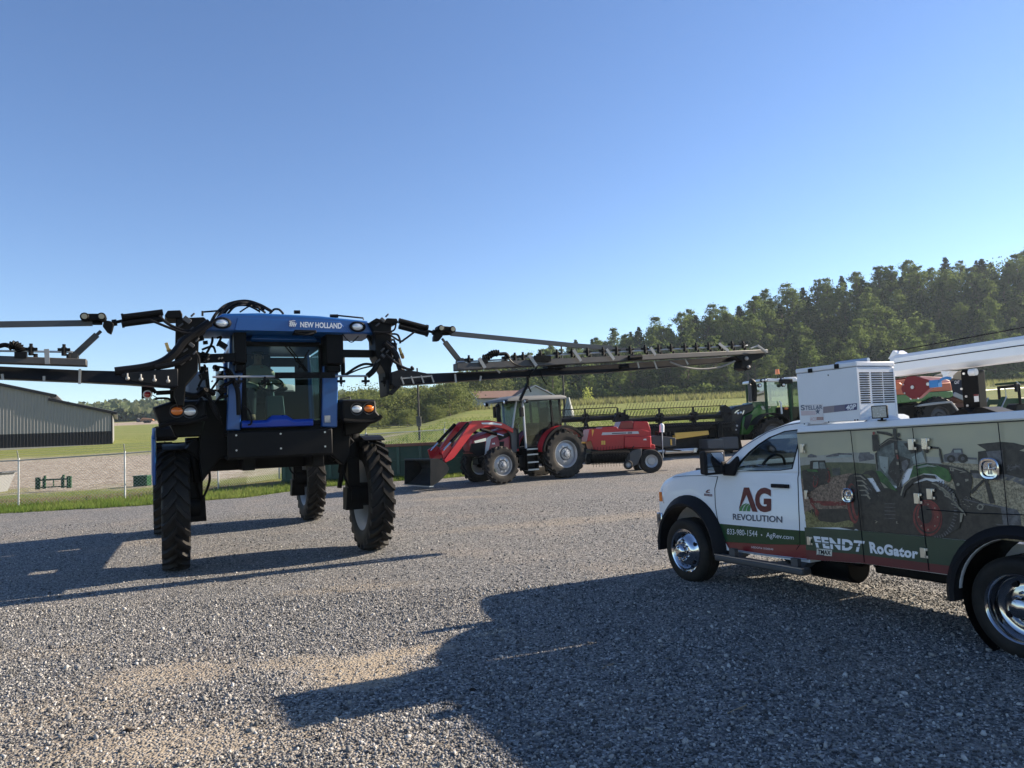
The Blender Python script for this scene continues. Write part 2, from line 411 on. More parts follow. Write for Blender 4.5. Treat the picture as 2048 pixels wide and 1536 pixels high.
def gravel_material():
    m, nt, b = nodes_of('gravel')
    g = N(nt, 'ShaderNodeNewGeometry'); pos = g.outputs['Position']
    vo = N(nt, 'ShaderNodeTexVoronoi'); vo.feature = 'F1'; vo.inputs['Scale'].default_value = 50; vo.inputs['Randomness'].default_value = 1
    nt.links.new(pos, vo.inputs['Vector'])
    sep = N(nt, 'ShaderNodeSeparateColor'); nt.links.new(vo.outputs['Color'], sep.inputs[0])
    cr = N(nt, 'ShaderNodeValToRGB'); e = cr.color_ramp.elements
    e[0].position = 0.0; e[0].color = (0.045, 0.044, 0.044, 1); e[1].position = 1.0; e[1].color = (0.56, 0.54, 0.50, 1)
    for p_, c_ in ((0.30, (0.125, 0.124, 0.122)), (0.55, (0.215, 0.212, 0.205)), (0.75, (0.29, 0.275, 0.25)), (0.88, (0.38, 0.36, 0.335))):
        x = e.new(p_); x.color = c_+(1,)
    for q_ in e: q_.color = tuple(k_*0.88 for k_ in q_.color[:3])+(1,)
    nt.links.new(sep.outputs[0], cr.inputs[0])
    c = cr.outputs[0]
    big = noise_n(nt, pos, 0.55, 6, 0.6)
    c = mixc(nt, rng(nt, big, 0.45, 0.72, 0, 0.35), c, (0.33, 0.275, 0.215))
    fine = noise_n(nt, pos, 14, 6, 0.75)
    tan = None
    for args in ((-1.38, 6.28, 0.62, 0.62, 0.5, 0.5, 0.95), (-1.02, 6.78, 0.6, 0.22, 0.3, 0.5, 0.8), (-1.95, 6.6, 0.5, 0.28, 0.1, 0.5, 0.6), (-3.0, 6.4, 0.9, 0.55, 0.1, 0.6, 0.6), (-2.3, 4.9, 1.7, 0.75, 0.1, 0.6, 0.58), (-3.4, 5.6, 1.2, 0.6, 0.3, 0.6, 0.55), (-0.9, 4.6, 0.8, 0.4, 0.1, 0.6, 0.35), (-2.2, 9.8, 1.2, 0.35, 0.2, 0.6, 0.35), (1.6, 15.6, 4.5, 0.7, 0.25, 0.6, 0.4), (-1.6, 20.7, 2.0, 0.5, 0.1, 0.6, 0.35), (-4.6, 7.3, 1.0, 0.3, 0.1, 0.6, 0.35)):
        f = mth(nt, 'MULTIPLY', blob(nt, pos, *args[:6]), args[6])
        tan = f if tan is None else mth(nt, 'MAXIMUM', tan, f)
    tf = mth(nt, 'MULTIPLY', tan, rng(nt, fine, 0.32, 0.58, 0.30, 0.95))
    c = mixc(nt, tf, c, mixc(nt, noise_n(nt, pos, 1.7, 4), (0.27, 0.205, 0.135), (0.47, 0.39, 0.275)))
    # far gravel at the right is warmer
    sx = N(nt, 'ShaderNodeSeparateXYZ'); nt.links.new(pos, sx.inputs[0])
    warm = mth(nt, 'MULTIPLY', rng(nt, sx.outputs[1], 25, 30), 0.6)
    c = mixc(nt, warm, c, (0.36, 0.31, 0.25))
    nt.links.new(c, b.inputs['Base Color']); b.inputs['Roughness'].default_value = 0.85; b.inputs['Specular IOR Level'].default_value = 0.3
    h1 = mth(nt, 'SUBTRACT', 1.0, vo.outputs['Distance'])
    vo2 = N(nt, 'ShaderNodeTexVoronoi'); vo2.inputs['Scale'].default_value = 19; nt.links.new(pos, vo2.inputs['Vector'])
    h = mth(nt, 'ADD', h1, mth(nt, 'MULTIPLY', vo2.outputs['Distance'], -0.9))
    h = mth(nt, 'MULTIPLY', h, mth(nt, 'SUBTRACT', 1.0, mth(nt, 'MULTIPLY', tf, 0.75)))
    h = mth(nt, 'ADD', h, mth(nt, 'MULTIPLY', big, 2.0))
    bp = N(nt, 'ShaderNodeBump'); bp.inputs['Strength'].default_value = 1.0; bp.inputs['Distance'].default_value = 0.022
    nt.links.new(h, bp.inputs['Height']); nt.links.new(bp.outputs[0], b.inputs['Normal'])
    return m
def field_material():
    m, nt, b = nodes_of('field_grass')
    g = N(nt, 'ShaderNodeNewGeometry'); pos = g.outputs['Position']
    sx = N(nt, 'ShaderNodeSeparateXYZ'); nt.links.new(pos, sx.inputs[0]); X, Y = sx.outputs[0], sx.outputs[1]
    mp = N(nt, 'ShaderNodeMapping'); mp.inputs['Scale'].default_value = (0.05, 0.22, 1); nt.links.new(pos, mp.inputs[0])
    n1 = noise_n(nt, mp.outputs[0], 1.6, 6, 0.65); n2 = noise_n(nt, pos, 2.2, 8, 0.75); n3 = noise_n(nt, pos, 9, 6, 0.8)
    c = mixc(nt, rng(nt, n1, 0.35, 0.65), (0.13, 0.18, 0.040), (0.25, 0.24, 0.09))
    c = mixc(nt, rng(nt, n2, 0.35, 0.7), c, (0.23, 0.245, 0.07))
    c = mixc(nt, rng(nt, n3, 0.50, 0.75, 0, 0.5), c, (0.07, 0.10, 0.03))
    # stony track behind the fence at the left
    wob = mth(nt, 'MULTIPLY', mth(nt, 'SUBTRACT', noise_n(nt, pos, 0.16, 5, 0.6), 0.5), 16)
    yw = mth(nt, 'ADD', Y, wob)
    trk = mth(nt, 'MULTIPLY', mth(nt, 'MULTIPLY', rng(nt, yw, 31, 35), rng(nt, yw, 74, 62)), rng(nt, mth(nt, 'ADD', X, wob), -8, -14))
    vo = N(nt, 'ShaderNodeTexVoronoi'); vo.inputs['Scale'].default_value = 5.0; nt.links.new(pos, vo.inputs['Vector'])
    sc = N(nt, 'ShaderNodeSeparateColor'); nt.links.new(vo.outputs['Color'], sc.inputs[0])
    stone = mixc(nt, sc.outputs[0], (0.22, 0.175, 0.125), (0.52, 0.46, 0.38))
    c = mixc(nt, mth(nt, 'MULTIPLY', trk, rng(nt, n2, 0.22, 0.42, 0.55, 1)), c, stone)
    # rough brown bank just past the fence
    bank = mth(nt, 'MULTIPLY', mth(nt, 'MULTIPLY', rng(nt, yw, 24.5, 26), rng(nt, Y, 31, 28.0)), rng(nt, X, -8, -9.5))
    c = mixc(nt, mth(nt, 'MULTIPLY', bank, rng(nt, n2, 0.3, 0.55, 0.3, 0.95)), c, (0.15, 0.105, 0.062))
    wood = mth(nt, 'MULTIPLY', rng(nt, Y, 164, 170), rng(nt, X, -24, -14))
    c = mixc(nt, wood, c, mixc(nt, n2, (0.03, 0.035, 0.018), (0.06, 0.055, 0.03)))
    # bare strip far away
    bare = mth(nt, 'MULTIPLY', mth(nt, 'MULTIPLY', rng(nt, Y, 235, 250), rng(nt, Y, 320, 300)), rng(nt, X, -25, -35))
    c = mixc(nt, bare, c, (0.36, 0.29, 0.22))
    nt.links.new(c, b.inputs['Base Color']); b.inputs['Roughness'].default_value = 0.95; b.inputs['Specular IOR Level'].default_value = 0.1
    bp = N(nt, 'ShaderNodeBump'); bp.inputs['Strength'].default_value = 0.9; bp.inputs['Distance'].default_value = 0.12
    nt.links.new(mth(nt, 'ADD', n3, mth(nt, 'MULTIPLY', n2, 1.5)), bp.inputs['Height']); nt.links.new(bp.outputs[0], b.inputs['Normal'])
    return m
GRAVEL = gravel_material(); FIELD = field_material()
strip('gravel_yard', lambda x: -60.0, yard_edge, [0, 0.4, 0.6, 0.7]+list(np.linspace(0.72, 1.0, 40)), GRAVEL)
strip('field', yard_edge, lambda x: 900.0, [0]+[0.0006*1.1**i for i in range(0, 79)]+[1.0], FIELD)

# loose stones over the near part of the yard, and grass: masses nobody could count
def scatter_mesh(name, pts, scl, basev, basef, mats, kind, mi=None, rots=None, tint=None):
    n = len(pts); k = len(basev)
    bv = np.array(basev, dtype=np.float32); rs = np.random.RandomState(5)
    if rots is None:
        q = rs.normal(size=(n, 4)).astype(np.float32); q /= np.linalg.norm(q, axis=1)[:, None]
        w, x, y, z = q.T
        M = np.stack([np.stack([1-2*(y*y+z*z), 2*(x*y-z*w), 2*(x*z+y*w)], 1), np.stack([2*(x*y+z*w), 1-2*(x*x+z*z), 2*(y*z-x*w)], 1), np.stack([2*(x*z-y*w), 2*(y*z+x*w), 1-2*(x*x+y*y)], 1)], 1)
    else: M = rots
    P_ = np.einsum('nij,nkj->nki', M, bv[None]*scl[:, None, :])+pts[:, None, :]
    nf = len(basef); fl = len(basef[0])
    F_ = (np.array(basef, dtype=np.int32)[None]+(np.arange(n, dtype=np.int32)*k)[:, None, None]).reshape(-1)
    me = bpy.data.meshes.new(name)
    me.vertices.add(n*k); me.vertices.foreach_set('co', P_.astype(np.float32).reshape(-1))
    me.loops.add(len(F_)); me.loops.foreach_set('vertex_index', F_)
    me.polygons.add(n*nf); me.polygons.foreach_set('loop_start', np.arange(0, len(F_), fl, dtype=np.int32))
    me.update(calc_edges=True); me.validate()
    for m in (mats if isinstance(mats, (list, tuple)) else [mats]): me.materials.append(m)
    if tint is not None:
        at = me.attributes.new('tint', 'FLOAT', 'FACE'); at.data.foreach_set('value', np.repeat(tint, nf).astype(np.float32))
    o = bpy.data.objects.new(name, me); col.objects.link(o); o['kind'] = kind; return o
def gz_np(x, y): return np.array([ground_z(a, b) for a, b in zip(x, y)], dtype=np.float32)
_rs = np.random.RandomState(11)
def stone_points(n, y0, y1, dens):
    y = y0+(y1-y0)*_rs.rand(n)**dens; half = y*0.72+0.6
    x = (_rs.rand(n)*2-1)*half
    return x, y
m, nt, b = nodes_of('gravel_stone')
at = N(nt, 'ShaderNodeAttribute'); at.attribute_name = 'tint'
cr = N(nt, 'ShaderNodeValToRGB'); e = cr.color_ramp.elements
e[0].color = (0.045, 0.044, 0.044, 1); e[1].color = (0.58, 0.56, 0.52, 1)
for p_, c_ in ((0.30, (0.125, 0.124, 0.122)), (0.55, (0.225, 0.222, 0.213)), (0.75, (0.30, 0.285, 0.255)), (0.88, (0.40, 0.38, 0.355))):
    q = e.new(p_); q.color = c_+(1,)
for q_ in e: q_.color = tuple(k_*0.88 for k_ in q_.color[:3])+(1,)
nt.links.new(at.outputs['Fac'], cr.inputs[0]); nt.links.new(cr.outputs[0], b.inputs['Base Color']); b.inputs['Roughness'].default_value = 0.8; b.inputs['Specular IOR Level'].default_value = 0.3
STONE = m
_ico = bmesh.new(); bmesh.ops.create_icosphere(_ico, subdivisions=1, radius=1.0)
_ico.verts.ensure_lookup_table(); _r = random.Random(3)
ICOV = [tuple(v.co*(_r.uniform(0.72, 1.12))) for v in _ico.verts]; ICOF = [tuple(v.index for v in f.verts) for f in _ico.faces]; _ico.free()
x1, y1 = stone_points(88000, 2.6, 9.5, 1.0); x2, y2 = stone_points(40000, 8.5, 19.0, 1.0)
x_ = np.concatenate([x1, x2]); y_ = np.concatenate([y1, y2])
keep = np.ones(len(x_), bool)
for cx, cy, rx, ry in ((-1.38, 6.28, 0.55, 0.5), (-1.02, 6.78, 0.55, 0.2), (-1.95, 6.6, 0.45, 0.24), (-3.0, 6.4, 0.6, 0.35), (-2.3, 4.9, 0.6, 0.25)):
    keep &= ~((((x_-cx)/rx)**2+((y_-cy)/ry)**2 < 1) & (_rs.rand(len(x_)) < 0.78))
x_, y_ = x_[keep], y_[keep]
sz = 0.0056+0.0085*_rs.rand(len(x_))**1.8+0.012*(_rs.rand(len(x_)) > 0.985)
pts = np.stack([x_, y_, gz_np(x_, y_)+sz*0.25], 1).astype(np.float32)
scl = np.stack([sz*(0.9+0.6*_rs.rand(len(sz))), sz, sz*(0.55+0.35*_rs.rand(len(sz)))], 1).astype(np.float32)
scatter_mesh('loose_gravel', pts, scl, ICOV, ICOF, STONE, 'stuff', tint=_rs.rand(len(sz)))

def leaf_material(name, c0, c1, c2, trans=0.35, objvar=True):
    m = bpy.data.materials.new(name); m.use_nodes = True; nt = m.node_tree; nt.nodes.clear()
    o = N(nt, 'ShaderNodeOutputMaterial'); d = N(nt, 'ShaderNodeBsdfDiffuse'); t = N(nt, 'ShaderNodeBsdfTranslucent'); ms = N(nt, 'ShaderNodeMixShader')
    oi = N(nt, 'ShaderNodeObjectInfo'); g = N(nt, 'ShaderNodeNewGeometry')
    ri = N(nt, 'ShaderNodeTexNoise'); ri.inputs['Scale'].default_value = 0.9; nt.links.new(g.outputs['Position'], ri.inputs['Vector'])
    c = mixc(nt, oi.outputs['Random'], c0, c1)
    c = mixc(nt, rng(nt, ri.outputs['Fac'], 0.4, 0.7, 0, 0.6), c, c2)
    nt.links.new(c, d.inputs[0])
    cb = mixc(nt, 0.5, c, tuple(x*1.6 for x in c2)); nt.links.new(cb, t.inputs[0])
    ms.inputs[0].default_value = trans
    nt.links.new(d.outputs[0], ms.inputs[1]); nt.links.new(t.outputs[0], ms.inputs[2]); nt.links.new(ms.outputs[0], o.inputs[0])
    return m
GRASS = leaf_material('grass_blade', (0.09, 0.15, 0.03), (0.09, 0.15, 0.03), (0.20, 0.23, 0.07), 0.4)
DRYGRASS = leaf_material('dry_grass_blade', (0.25, 0.22, 0.11), (0.25, 0.22, 0.11), (0.14, 0.17, 0.05), 0.4)
def blades(name, x, y, h, w, m):
    n = len(x); a = _rs.rand(n)*math.pi*2; ca, sa = np.cos(a), np.sin(a); lean = _rs.normal(size=(n, 2))*0.35
    Z = np.zeros(n)
    M = np.stack([np.stack([ca, -sa, lean[:, 0]], 1), np.stack([sa, ca, lean[:, 1]], 1), np.stack([Z, Z, Z+1], 1)], 1)
    pts = np.stack([x, y, gz_np(x, y)-0.01], 1)
    scl = np.stack([w, w, h], 1)
    return scatter_mesh(name, pts.astype(np.float32), scl.astype(np.float32), [(-1, 0, 0), (1, 0, 0), (0.15, 0.2, 1)], [(0, 1, 2)], m, 'stuff', rots=M.astype(np.float32))
n = 42000; gx = -24+26*_rs.rand(n); gy = np.array([yard_edge(a) for a in gx])+np.abs(_rs.normal(size=n))*1.9-0.12
k = (gx < -7) | (np.abs(gy-26.5) < 2); gx, gy = gx[k], gy[k]
blades('verge_grass', gx, gy, 0.05+0.13*_rs.rand(len(gx))**2, 0.008+0.012*_rs.rand(len(gx)), GRASS)
n = 30000; gy = 29+70*_rs.rand(n)**1.6; gx = -9+(gy*0.62+9)*_rs.rand(n); k = gy > np.array([yard_edge(a) for a in gx])+0.1; gx, gy = gx[k], gy[k]; n = len(gx)
blades('meadow_grass', gx, gy, 0.10+0.25*_rs.rand(n)**2, 0.02+0.03*_rs.rand(n), GRASS)
n = 14000; gx = -45+160*_rs.rand(n); gy = 140+28*_rs.rand(n)
blades('tall_dry_grass', gx, gy, 0.5+0.9*_rs.rand(n), 0.09+0.10*_rs.rand(n), DRYGRASS)

# ---------------- trees ----------------
BARK = mat('bark', (0.09, 0.07, 0.055), 0.9, var=0.4, scale=8, bump=0.6, bscale=20)
LEAF_A = leaf_material('broadleaf_crown', (0.045, 0.075, 0.028), (0.13, 0.17, 0.05), (0.12, 0.16, 0.05), 0.45)
LEAF_C = leaf_material('cedar_crown', (0.024, 0.042, 0.020), (0.05, 0.07, 0.03), (0.045, 0.065, 0.03), 0.18)
LEAF_D = leaf_material('bush_crown', (0.075, 0.105, 0.03), (0.14, 0.165, 0.05), (0.17, 0.19, 0.07), 0.42)
def crown_mesh(name, seed, H, kind, nleaf, leaf):
    r = np.random.RandomState(seed); cen = []
    if kind == 'broad':
        tall = r.rand()
        for i in range(54):
            t = r.rand()**(0.8 if tall > 0.5 else 1.0); a = r.rand()*6.28; z = H*(0.16+0.78*t)
            rad = H*(0.19+0.08*r.rand())*math.sin(math.pi*min(1, 0.14+0.80*t))**(0.7+0.5*tall)*(0.25+0.95*r.rand()**0.6)*(1+0.35*math.sin(a*2+seed*1.7))
            cen.append((rad*math.cos(a), rad*math.sin(a), z+H*0.05*(r.rand()-0.3), H*(0.030+0.055*r.rand()**1.6)))
        for i in range(5):
            a = r.rand()*6.28; cen.append((H*0.06*math.cos(a), H*0.06*math.sin(a), H*(0.94+0.1*r.rand()), H*0.028))
    elif kind == 'cedar':
        for i in range(72):
            t = (i+r.rand())/72; a = i*2.4+r.rand()*0.8; z = H*(0.05+0.95*t); rad = H*0.25*(1-t)**0.7*(0.3+0.95*r.rand())
            cen.append((rad*math.cos(a), rad*math.sin(a), z-rad*0.25, H*(0.030+0.034*r.rand())*(1.2-t*0.85)))
    else:
        for i in range(22):
            t = r.rand(); a = r.rand()*6.28; z = H*(0.08+0.80*t); rad = H*0.42*math.sqrt(max(0, 1-(t*0.95)**2))*(0.3+0.75*r.rand()**0.5)
            cen.append((rad*math.cos(a), rad*math.sin(a), z, H*(0.11+0.10*r.rand())))
    cen = np.array(cen); idx = r.randint(0, len(cen), nleaf)
    d = r.normal(size=(nleaf, 3)); d /= np.linalg.norm(d, axis=1)[:, None]
    rr = cen[idx, 3]*(0.55+0.55*r.rand(nleaf)**0.5)
    p = cen[idx, :3]+d*rr[:, None]*np.array([1.15, 1.15, 0.8])
    p[:, 2] = np.maximum(p[:, 2], 0.05)
    # stray twigs
    s = r.rand(nleaf) < 0.30; p[s] += d[s]*cen[idx[s], 3][:, None]*(0.2+1.0*r.rand(s.sum()))[:, None]
    q = r.normal(size=(nleaf, 3)); q /= np.linalg.norm(q, axis=1)[:, None]
    u = np.cross(q, d); u /= (np.linalg.norm(u, axis=1)[:, None]+1e-9); w = np.cross(q, u)
    L = leaf*(0.6+0.8*r.rand(nleaf))[:, None]
    a_ = p-u*L*0.5; b_ = p+w*L*0.32; c_ = p+u*L*0.5; e_ = p-w*L*0.32
    vs = np.stack([a_, b_, c_, e_], 1).reshape(-1, 3)
    me = bpy.data.meshes.new(name); me.from_pydata(vs.tolist(), [], [(4*i, 4*i+1, 4*i+2, 4*i+3) for i in range(nleaf)])
    return me, cen
def make_tree(name, label, cat, seed, H, kind, nleaf, leaf, lm, group):
    root = thing(name, label, cat, None, group)
    me, cen = crown_mesh('crown', seed, H, kind, nleaf, leaf); me.materials.append(lm)
    c = bpy.data.objects.new('crown', me); col.objects.link(c); c.parent = root
    t = MB(); top = H*(0.9 if kind == 'cedar' else 0.72)
    b0 = H*0.018+0.03
    t.tube([(0, 0, -0.3), (0.02*H, 0.01*H, top*0.4), (0.0, -0.01*H, top*0.75), (0.01*H, 0, top)], [b0*1.3, b0, b0*0.6, b0*0.2], 7)
    for q in cen[::3]:
        zb = max(0.05*H, min(q[2]*0.72, top*0.9))
        t.tube([(0.01*H, 0, zb), (q[0]*0.5, q[1]*0.5, (zb+q[2])/2+0.02*H), (q[0], q[1], q[2])], [b0*0.42, b0*0.28, b0*0.1], 5)
    t.build('trunk', BARK, root, 60)
    return root
protos = {}
def proto_set(key, *a):
    protos.setdefault(key, []).append(make_tree(*a))
for i, sd in enumerate((1, 2, 3, 4, 5)):
    proto_set('broad', 'broadleaf_tree', 'tall light green broadleaf tree among the wood on the hillside', 'tree', sd, 12.0, 'broad', 5200, 0.36, LEAF_A, 'trees of the wooded hillside')
for i, sd in enumerate((11, 12, 13, 14)):
    proto_set('cedar', 'cedar_tree', 'dark conical evergreen tree among the wood on the hillside', 'tree', sd, 12.0, 'cedar', 4000, 0.38, LEAF_C, 'trees of the wooded hillside')
for i, sd in enumerate((21, 22)):
    proto_set('bush', 'wild_shrub', 'bushy pale green shrub along the far edge of the field', 'shrub', sd, 6.0, 'bush', 4200, 0.27, LEAF_D, 'shrubs along the edge of the field')
used = set()
def place(key, x, y, s, rz, sx=1.0, label=None, group=None, zoff=0.0):
    lst = protos[key]; p = lst[rnd.randrange(len(lst))]
    o = p if p.name not in used else copy_tree(p); used.add(p.name if o is p else o.name)
    o.location = (x, y, ground_z(x, y)-0.2+zoff); o.rotation_euler = (0, 0, rz); o.scale = (s*sx, s*sx, s)
    if label: o['label'] = label
    if group: o['group'] = group
    return o
row = 0; y = 170.0
while y < 246:
    x = -32+rnd.uniform(0, 5)+(row % 2)*3
    while x < y*0.70+8:
        px, py = x+rnd.uniform(-2.2, 2.2), y+rnd.uniform(-2.5, 2.5)
        if px > -22+ (py-168)*0.15:
            k = 'cedar' if rnd.random() < (0.18+0.34*sm(15, 100, px)) else 'broad'
            s = rnd.uniform(0.66, 1.06)*(1.0 if k == 'broad' else 0.96)*(0.8+0.25*sm(-20, 60, px))
            if row == 0: s *= 0.85
            place(k, px, py, s, rnd.uniform(0, 6.28), rnd.uniform(1.0, 1.3))
        x += rnd.uniform(5.3, 7.1)
    y += 7.6+row*0.3; row += 1
# far trees and shrubs left of the house
for (u, v, d, h) in ((672, 790, 118, 4.2), (690, 750, 132, 7.0), (715, 760, 126, 6.0), (735, 742, 138, 7.6), (762, 752, 132, 6.6), (782, 742, 140, 7.4), (806, 746, 136, 6.8), (828, 738, 144, 7.8), (852, 744, 138, 6.6), (872, 740, 142, 7.2), (897, 756, 136, 5.8), (915, 748, 142, 6.6), (700, 800, 112, 3.2), (752, 795, 116, 3.6), (812, 800, 118, 3.2), (868, 805, 122, 2.8), (922, 800, 146, 4.6), (655, 770, 128, 6.0), (640, 760, 135, 6.4), (950, 770, 165, 8.5), (985, 765, 168, 9.0)):
    x = (u-1024)/1500*d; o = place('bush', x, d, h/6.0, rnd.uniform(0, 6.28), rnd.uniform(0.95, 1.25))
sap = make_tree('young_tree', 'small bright yellow-green sapling standing alone before the dark wood', 'tree', 41, 3.4, 'bush', 420, 0.34, leaf_material('sapling_crown', (0.28, 0.33, 0.07), (0.28, 0.33, 0.07), (0.38, 0.42, 0.12), 0.5), None)
sp = atdist(1177, 815, 158); sap.location = (sp.x, 158, ground_z(sp.x, 158)+0.0); sap.scale = (0.75, 0.75, 1.1)
# wood on the far hill at the left: one far-off mass
rr = np.random.RandomState(77); n = 26000
hy = 325+105*rr.rand(n); hx = -260+250*rr.rand(n); bz = gz_np(hx, hy)
top = 3.2+3.0*np.array([noise.noise(V((a*0.09, b_*0.09, 1.0)))+0.7*noise.noise(V((a*0.25, b_*0.25, 4.0))) for a, b_ in zip(hx, hy)])+rr.rand(n)*2.5
pz = bz+np.maximum(0.5, top*(0.35+0.65*rr.rand(n)**0.5))
q = rr.normal(size=(n, 3)); q /= np.linalg.norm(q, axis=1)[:, None]; q2 = np.cross(q, rr.normal(size=(n, 3))); q2 /= np.linalg.norm(q2, axis=1)[:, None]
pp = np.stack([hx, hy, pz], 1); Lf = (0.9+1.4*rr.rand(n))[:, None]
vs = np.stack([pp-q*Lf, pp+q2*Lf*0.7, pp+q*Lf, pp-q2*Lf*0.7], 1).reshape(-1, 3)
me = bpy.data.meshes.new('far_woodland'); me.from_pydata(vs.tolist(), [], [(4*i, 4*i+1, 4*i+2, 4*i+3) for i in range(n)]); me.materials.append(leaf_material('far_wood_leaves', (0.09, 0.12, 0.06), (0.09, 0.12, 0.06), (0.17, 0.18, 0.10), 0.35))
o = bpy.data.objects.new('far_woodland', me); col.objects.link(o); o['kind'] = 'stuff'

# undergrowth along the foot of the wooded hill
n = 110000; ux = -30+200*rr.rand(n); uy = 165+80*rr.rand(n)**1.4; uz = gz_np(ux, uy)+(2.8+5.2*np.clip((uy-170)/12, 0, 1))*rr.rand(n)**1.1*(0.5+0.8*np.array([abs(noise.noise(V((a*0.13, 2.0, 0))))+0.3 for a in ux]))
q = rr.normal(size=(n, 3)); q /= np.linalg.norm(q, axis=1)[:, None]; q2 = np.cross(q, rr.normal(size=(n, 3))); q2 /= np.linalg.norm(q2, axis=1)[:, None]
pp = np.stack([ux, uy, uz], 1); Lf = (0.2+0.3*rr.rand(n))[:, None]
vs = np.stack([pp-q*Lf, pp+q2*Lf*0.7, pp+q*Lf, pp-q2*Lf*0.7], 1).reshape(-1, 3)
me = bpy.data.meshes.new('undergrowth'); me.from_pydata(vs.tolist(), [], [(4*i, 4*i+1, 4*i+2, 4*i+3) for i in range(n)]); me.materials.append(leaf_material('undergrowth_leaves', (0.05, 0.085, 0.025), (0.05, 0.085, 0.025), (0.13, 0.165, 0.05), 0.4))
o = bpy.data.objects.new('undergrowth', me); col.objects.link(o); o['kind'] = 'stuff'
# ---------------- metal shed ----------------
def shed():
    y0 = 100.0; c = atdist(225, 888, y0); z0 = c.z; xr = c.x
    F = frame(xr, y0, z0, 27.5)
    t = thing('metal_shed', 'long grey ribbed metal shed with black wainscot and black roof edge', 'building', F)
    WALL = mat('shed_cladding', (0.215, 0.21, 0.205), 0.5, var=0.05, scale=1.5); TR = mat('black_trim', (0.012, 0.012, 0.014), 0.5); RF = mat('shed_roof', (0.20, 0.20, 0.21), 0.5)
    def q(u, v): p = P(F, u, v, 'y', 0.0); return p
    e0 = q(225, 826); k1 = q(97, 799); k2 = q(97, 791); pk = q(-330, 702); xl = -48.0
    ridge = V((-32.0, 0, pk.z if False else k2.z+ (k2.z-q(0, 771).z)/(k2.x-q(0, 771).x)*(-32.0-k2.x)))
    top = [V((xl, 0, 0)), V((0, 0, 0)), V((0, 0, e0.z)), V((k1.x, 0, k1.z)), V((k1.x, 0, k2.z)), ridge, V((xl, 0, ridge.z-5))]
    w = MB(); w.prism(top, (0, 22, 0))
    def topz(x):
        if x > k1.x: return e0.z+(k1.z-e0.z)*(x/k1.x)
        return k2.z+(ridge.z-k2.z)*(x-k2.x)/(ridge.x-k2.x) if x > ridge.x else ridge.z
    wz = q(225, 862).z
    x = -0.45
    while x > -31: 
        zt = topz(x)-0.05; w.prism([V((x-0.06, 0.0, wz)), V((x-0.03, -0.05, wz)), V((x+0.03, -0.05, wz)), V((x+0.06, 0.0, wz))], (0, 0, zt-wz)); x -= 0.365
    w.build('wall', WALL, t, 20)
    b = MB(); b.box2((xl, -0.02, 0), (0.02, 0.0, wz)); 
    x = -0.45
    while x > -31: b.prism([V((x-0.06, -0.02, 0)), V((x-0.03, -0.06, 0)), V((x+0.03, -0.06, 0)), V((x+0.06, -0.02, 0))], (0, 0, wz)); x -= 0.365
    b.build('wainscot', TR, t, 20)
    m = MB(); m.box2((-0.14, -0.07, 0), (0.03, 0.2, e0.z-0.02)); m.build('corner_trim', TR, t)
    r = MB()
    r.bar((0.55, -0.35, e0.z-0.1), (k1.x, -0.35, k1.z+0.02), 0.12, 0.34, (0, 0, 1)); r.bar((k2.x+0.9, -0.35, k2.z-0.12), (ridge.x, -0.35, ridge.z+0.08), 0.12, 0.34)
    r.build('fascia', TR, t)
    r = MB(); a = V((0.55, -0.3, e0.z+0.06)); bq = V((k1.x, -0.3, k1.z+0.15)); r.prism([a, bq, bq+V((0, 0, 0.08)), a+V((0, 0, 0.08))], (0, 22.6, 0))
    a = V((k2.x+0.9, -0.3, k2.z+0.03)); bq = ridge+V((0, -0.3, 0.25)); r.prism([a, bq, bq+V((0, 0, 0.08)), a+V((0, 0, 0.08))], (0, 22.6, 0))
    a = ridge+V((0, -0.3, 0.25)); bq = V((xl, -0.3, ridge.z-4.8)); r.prism([a, bq, bq+V((0, 0, 0.08)), a+V((0, 0, 0.08))], (0, 22.6, 0))
    r.build('roof', RF, t)
    s = MB(); s.box2((xl, -0.6, -1.0), (0.7, 22.5, -0.02)); s.build('concrete_base', mat('concrete', (0.40, 0.37, 0.32), 0.9, var=0.2), t)
shed()
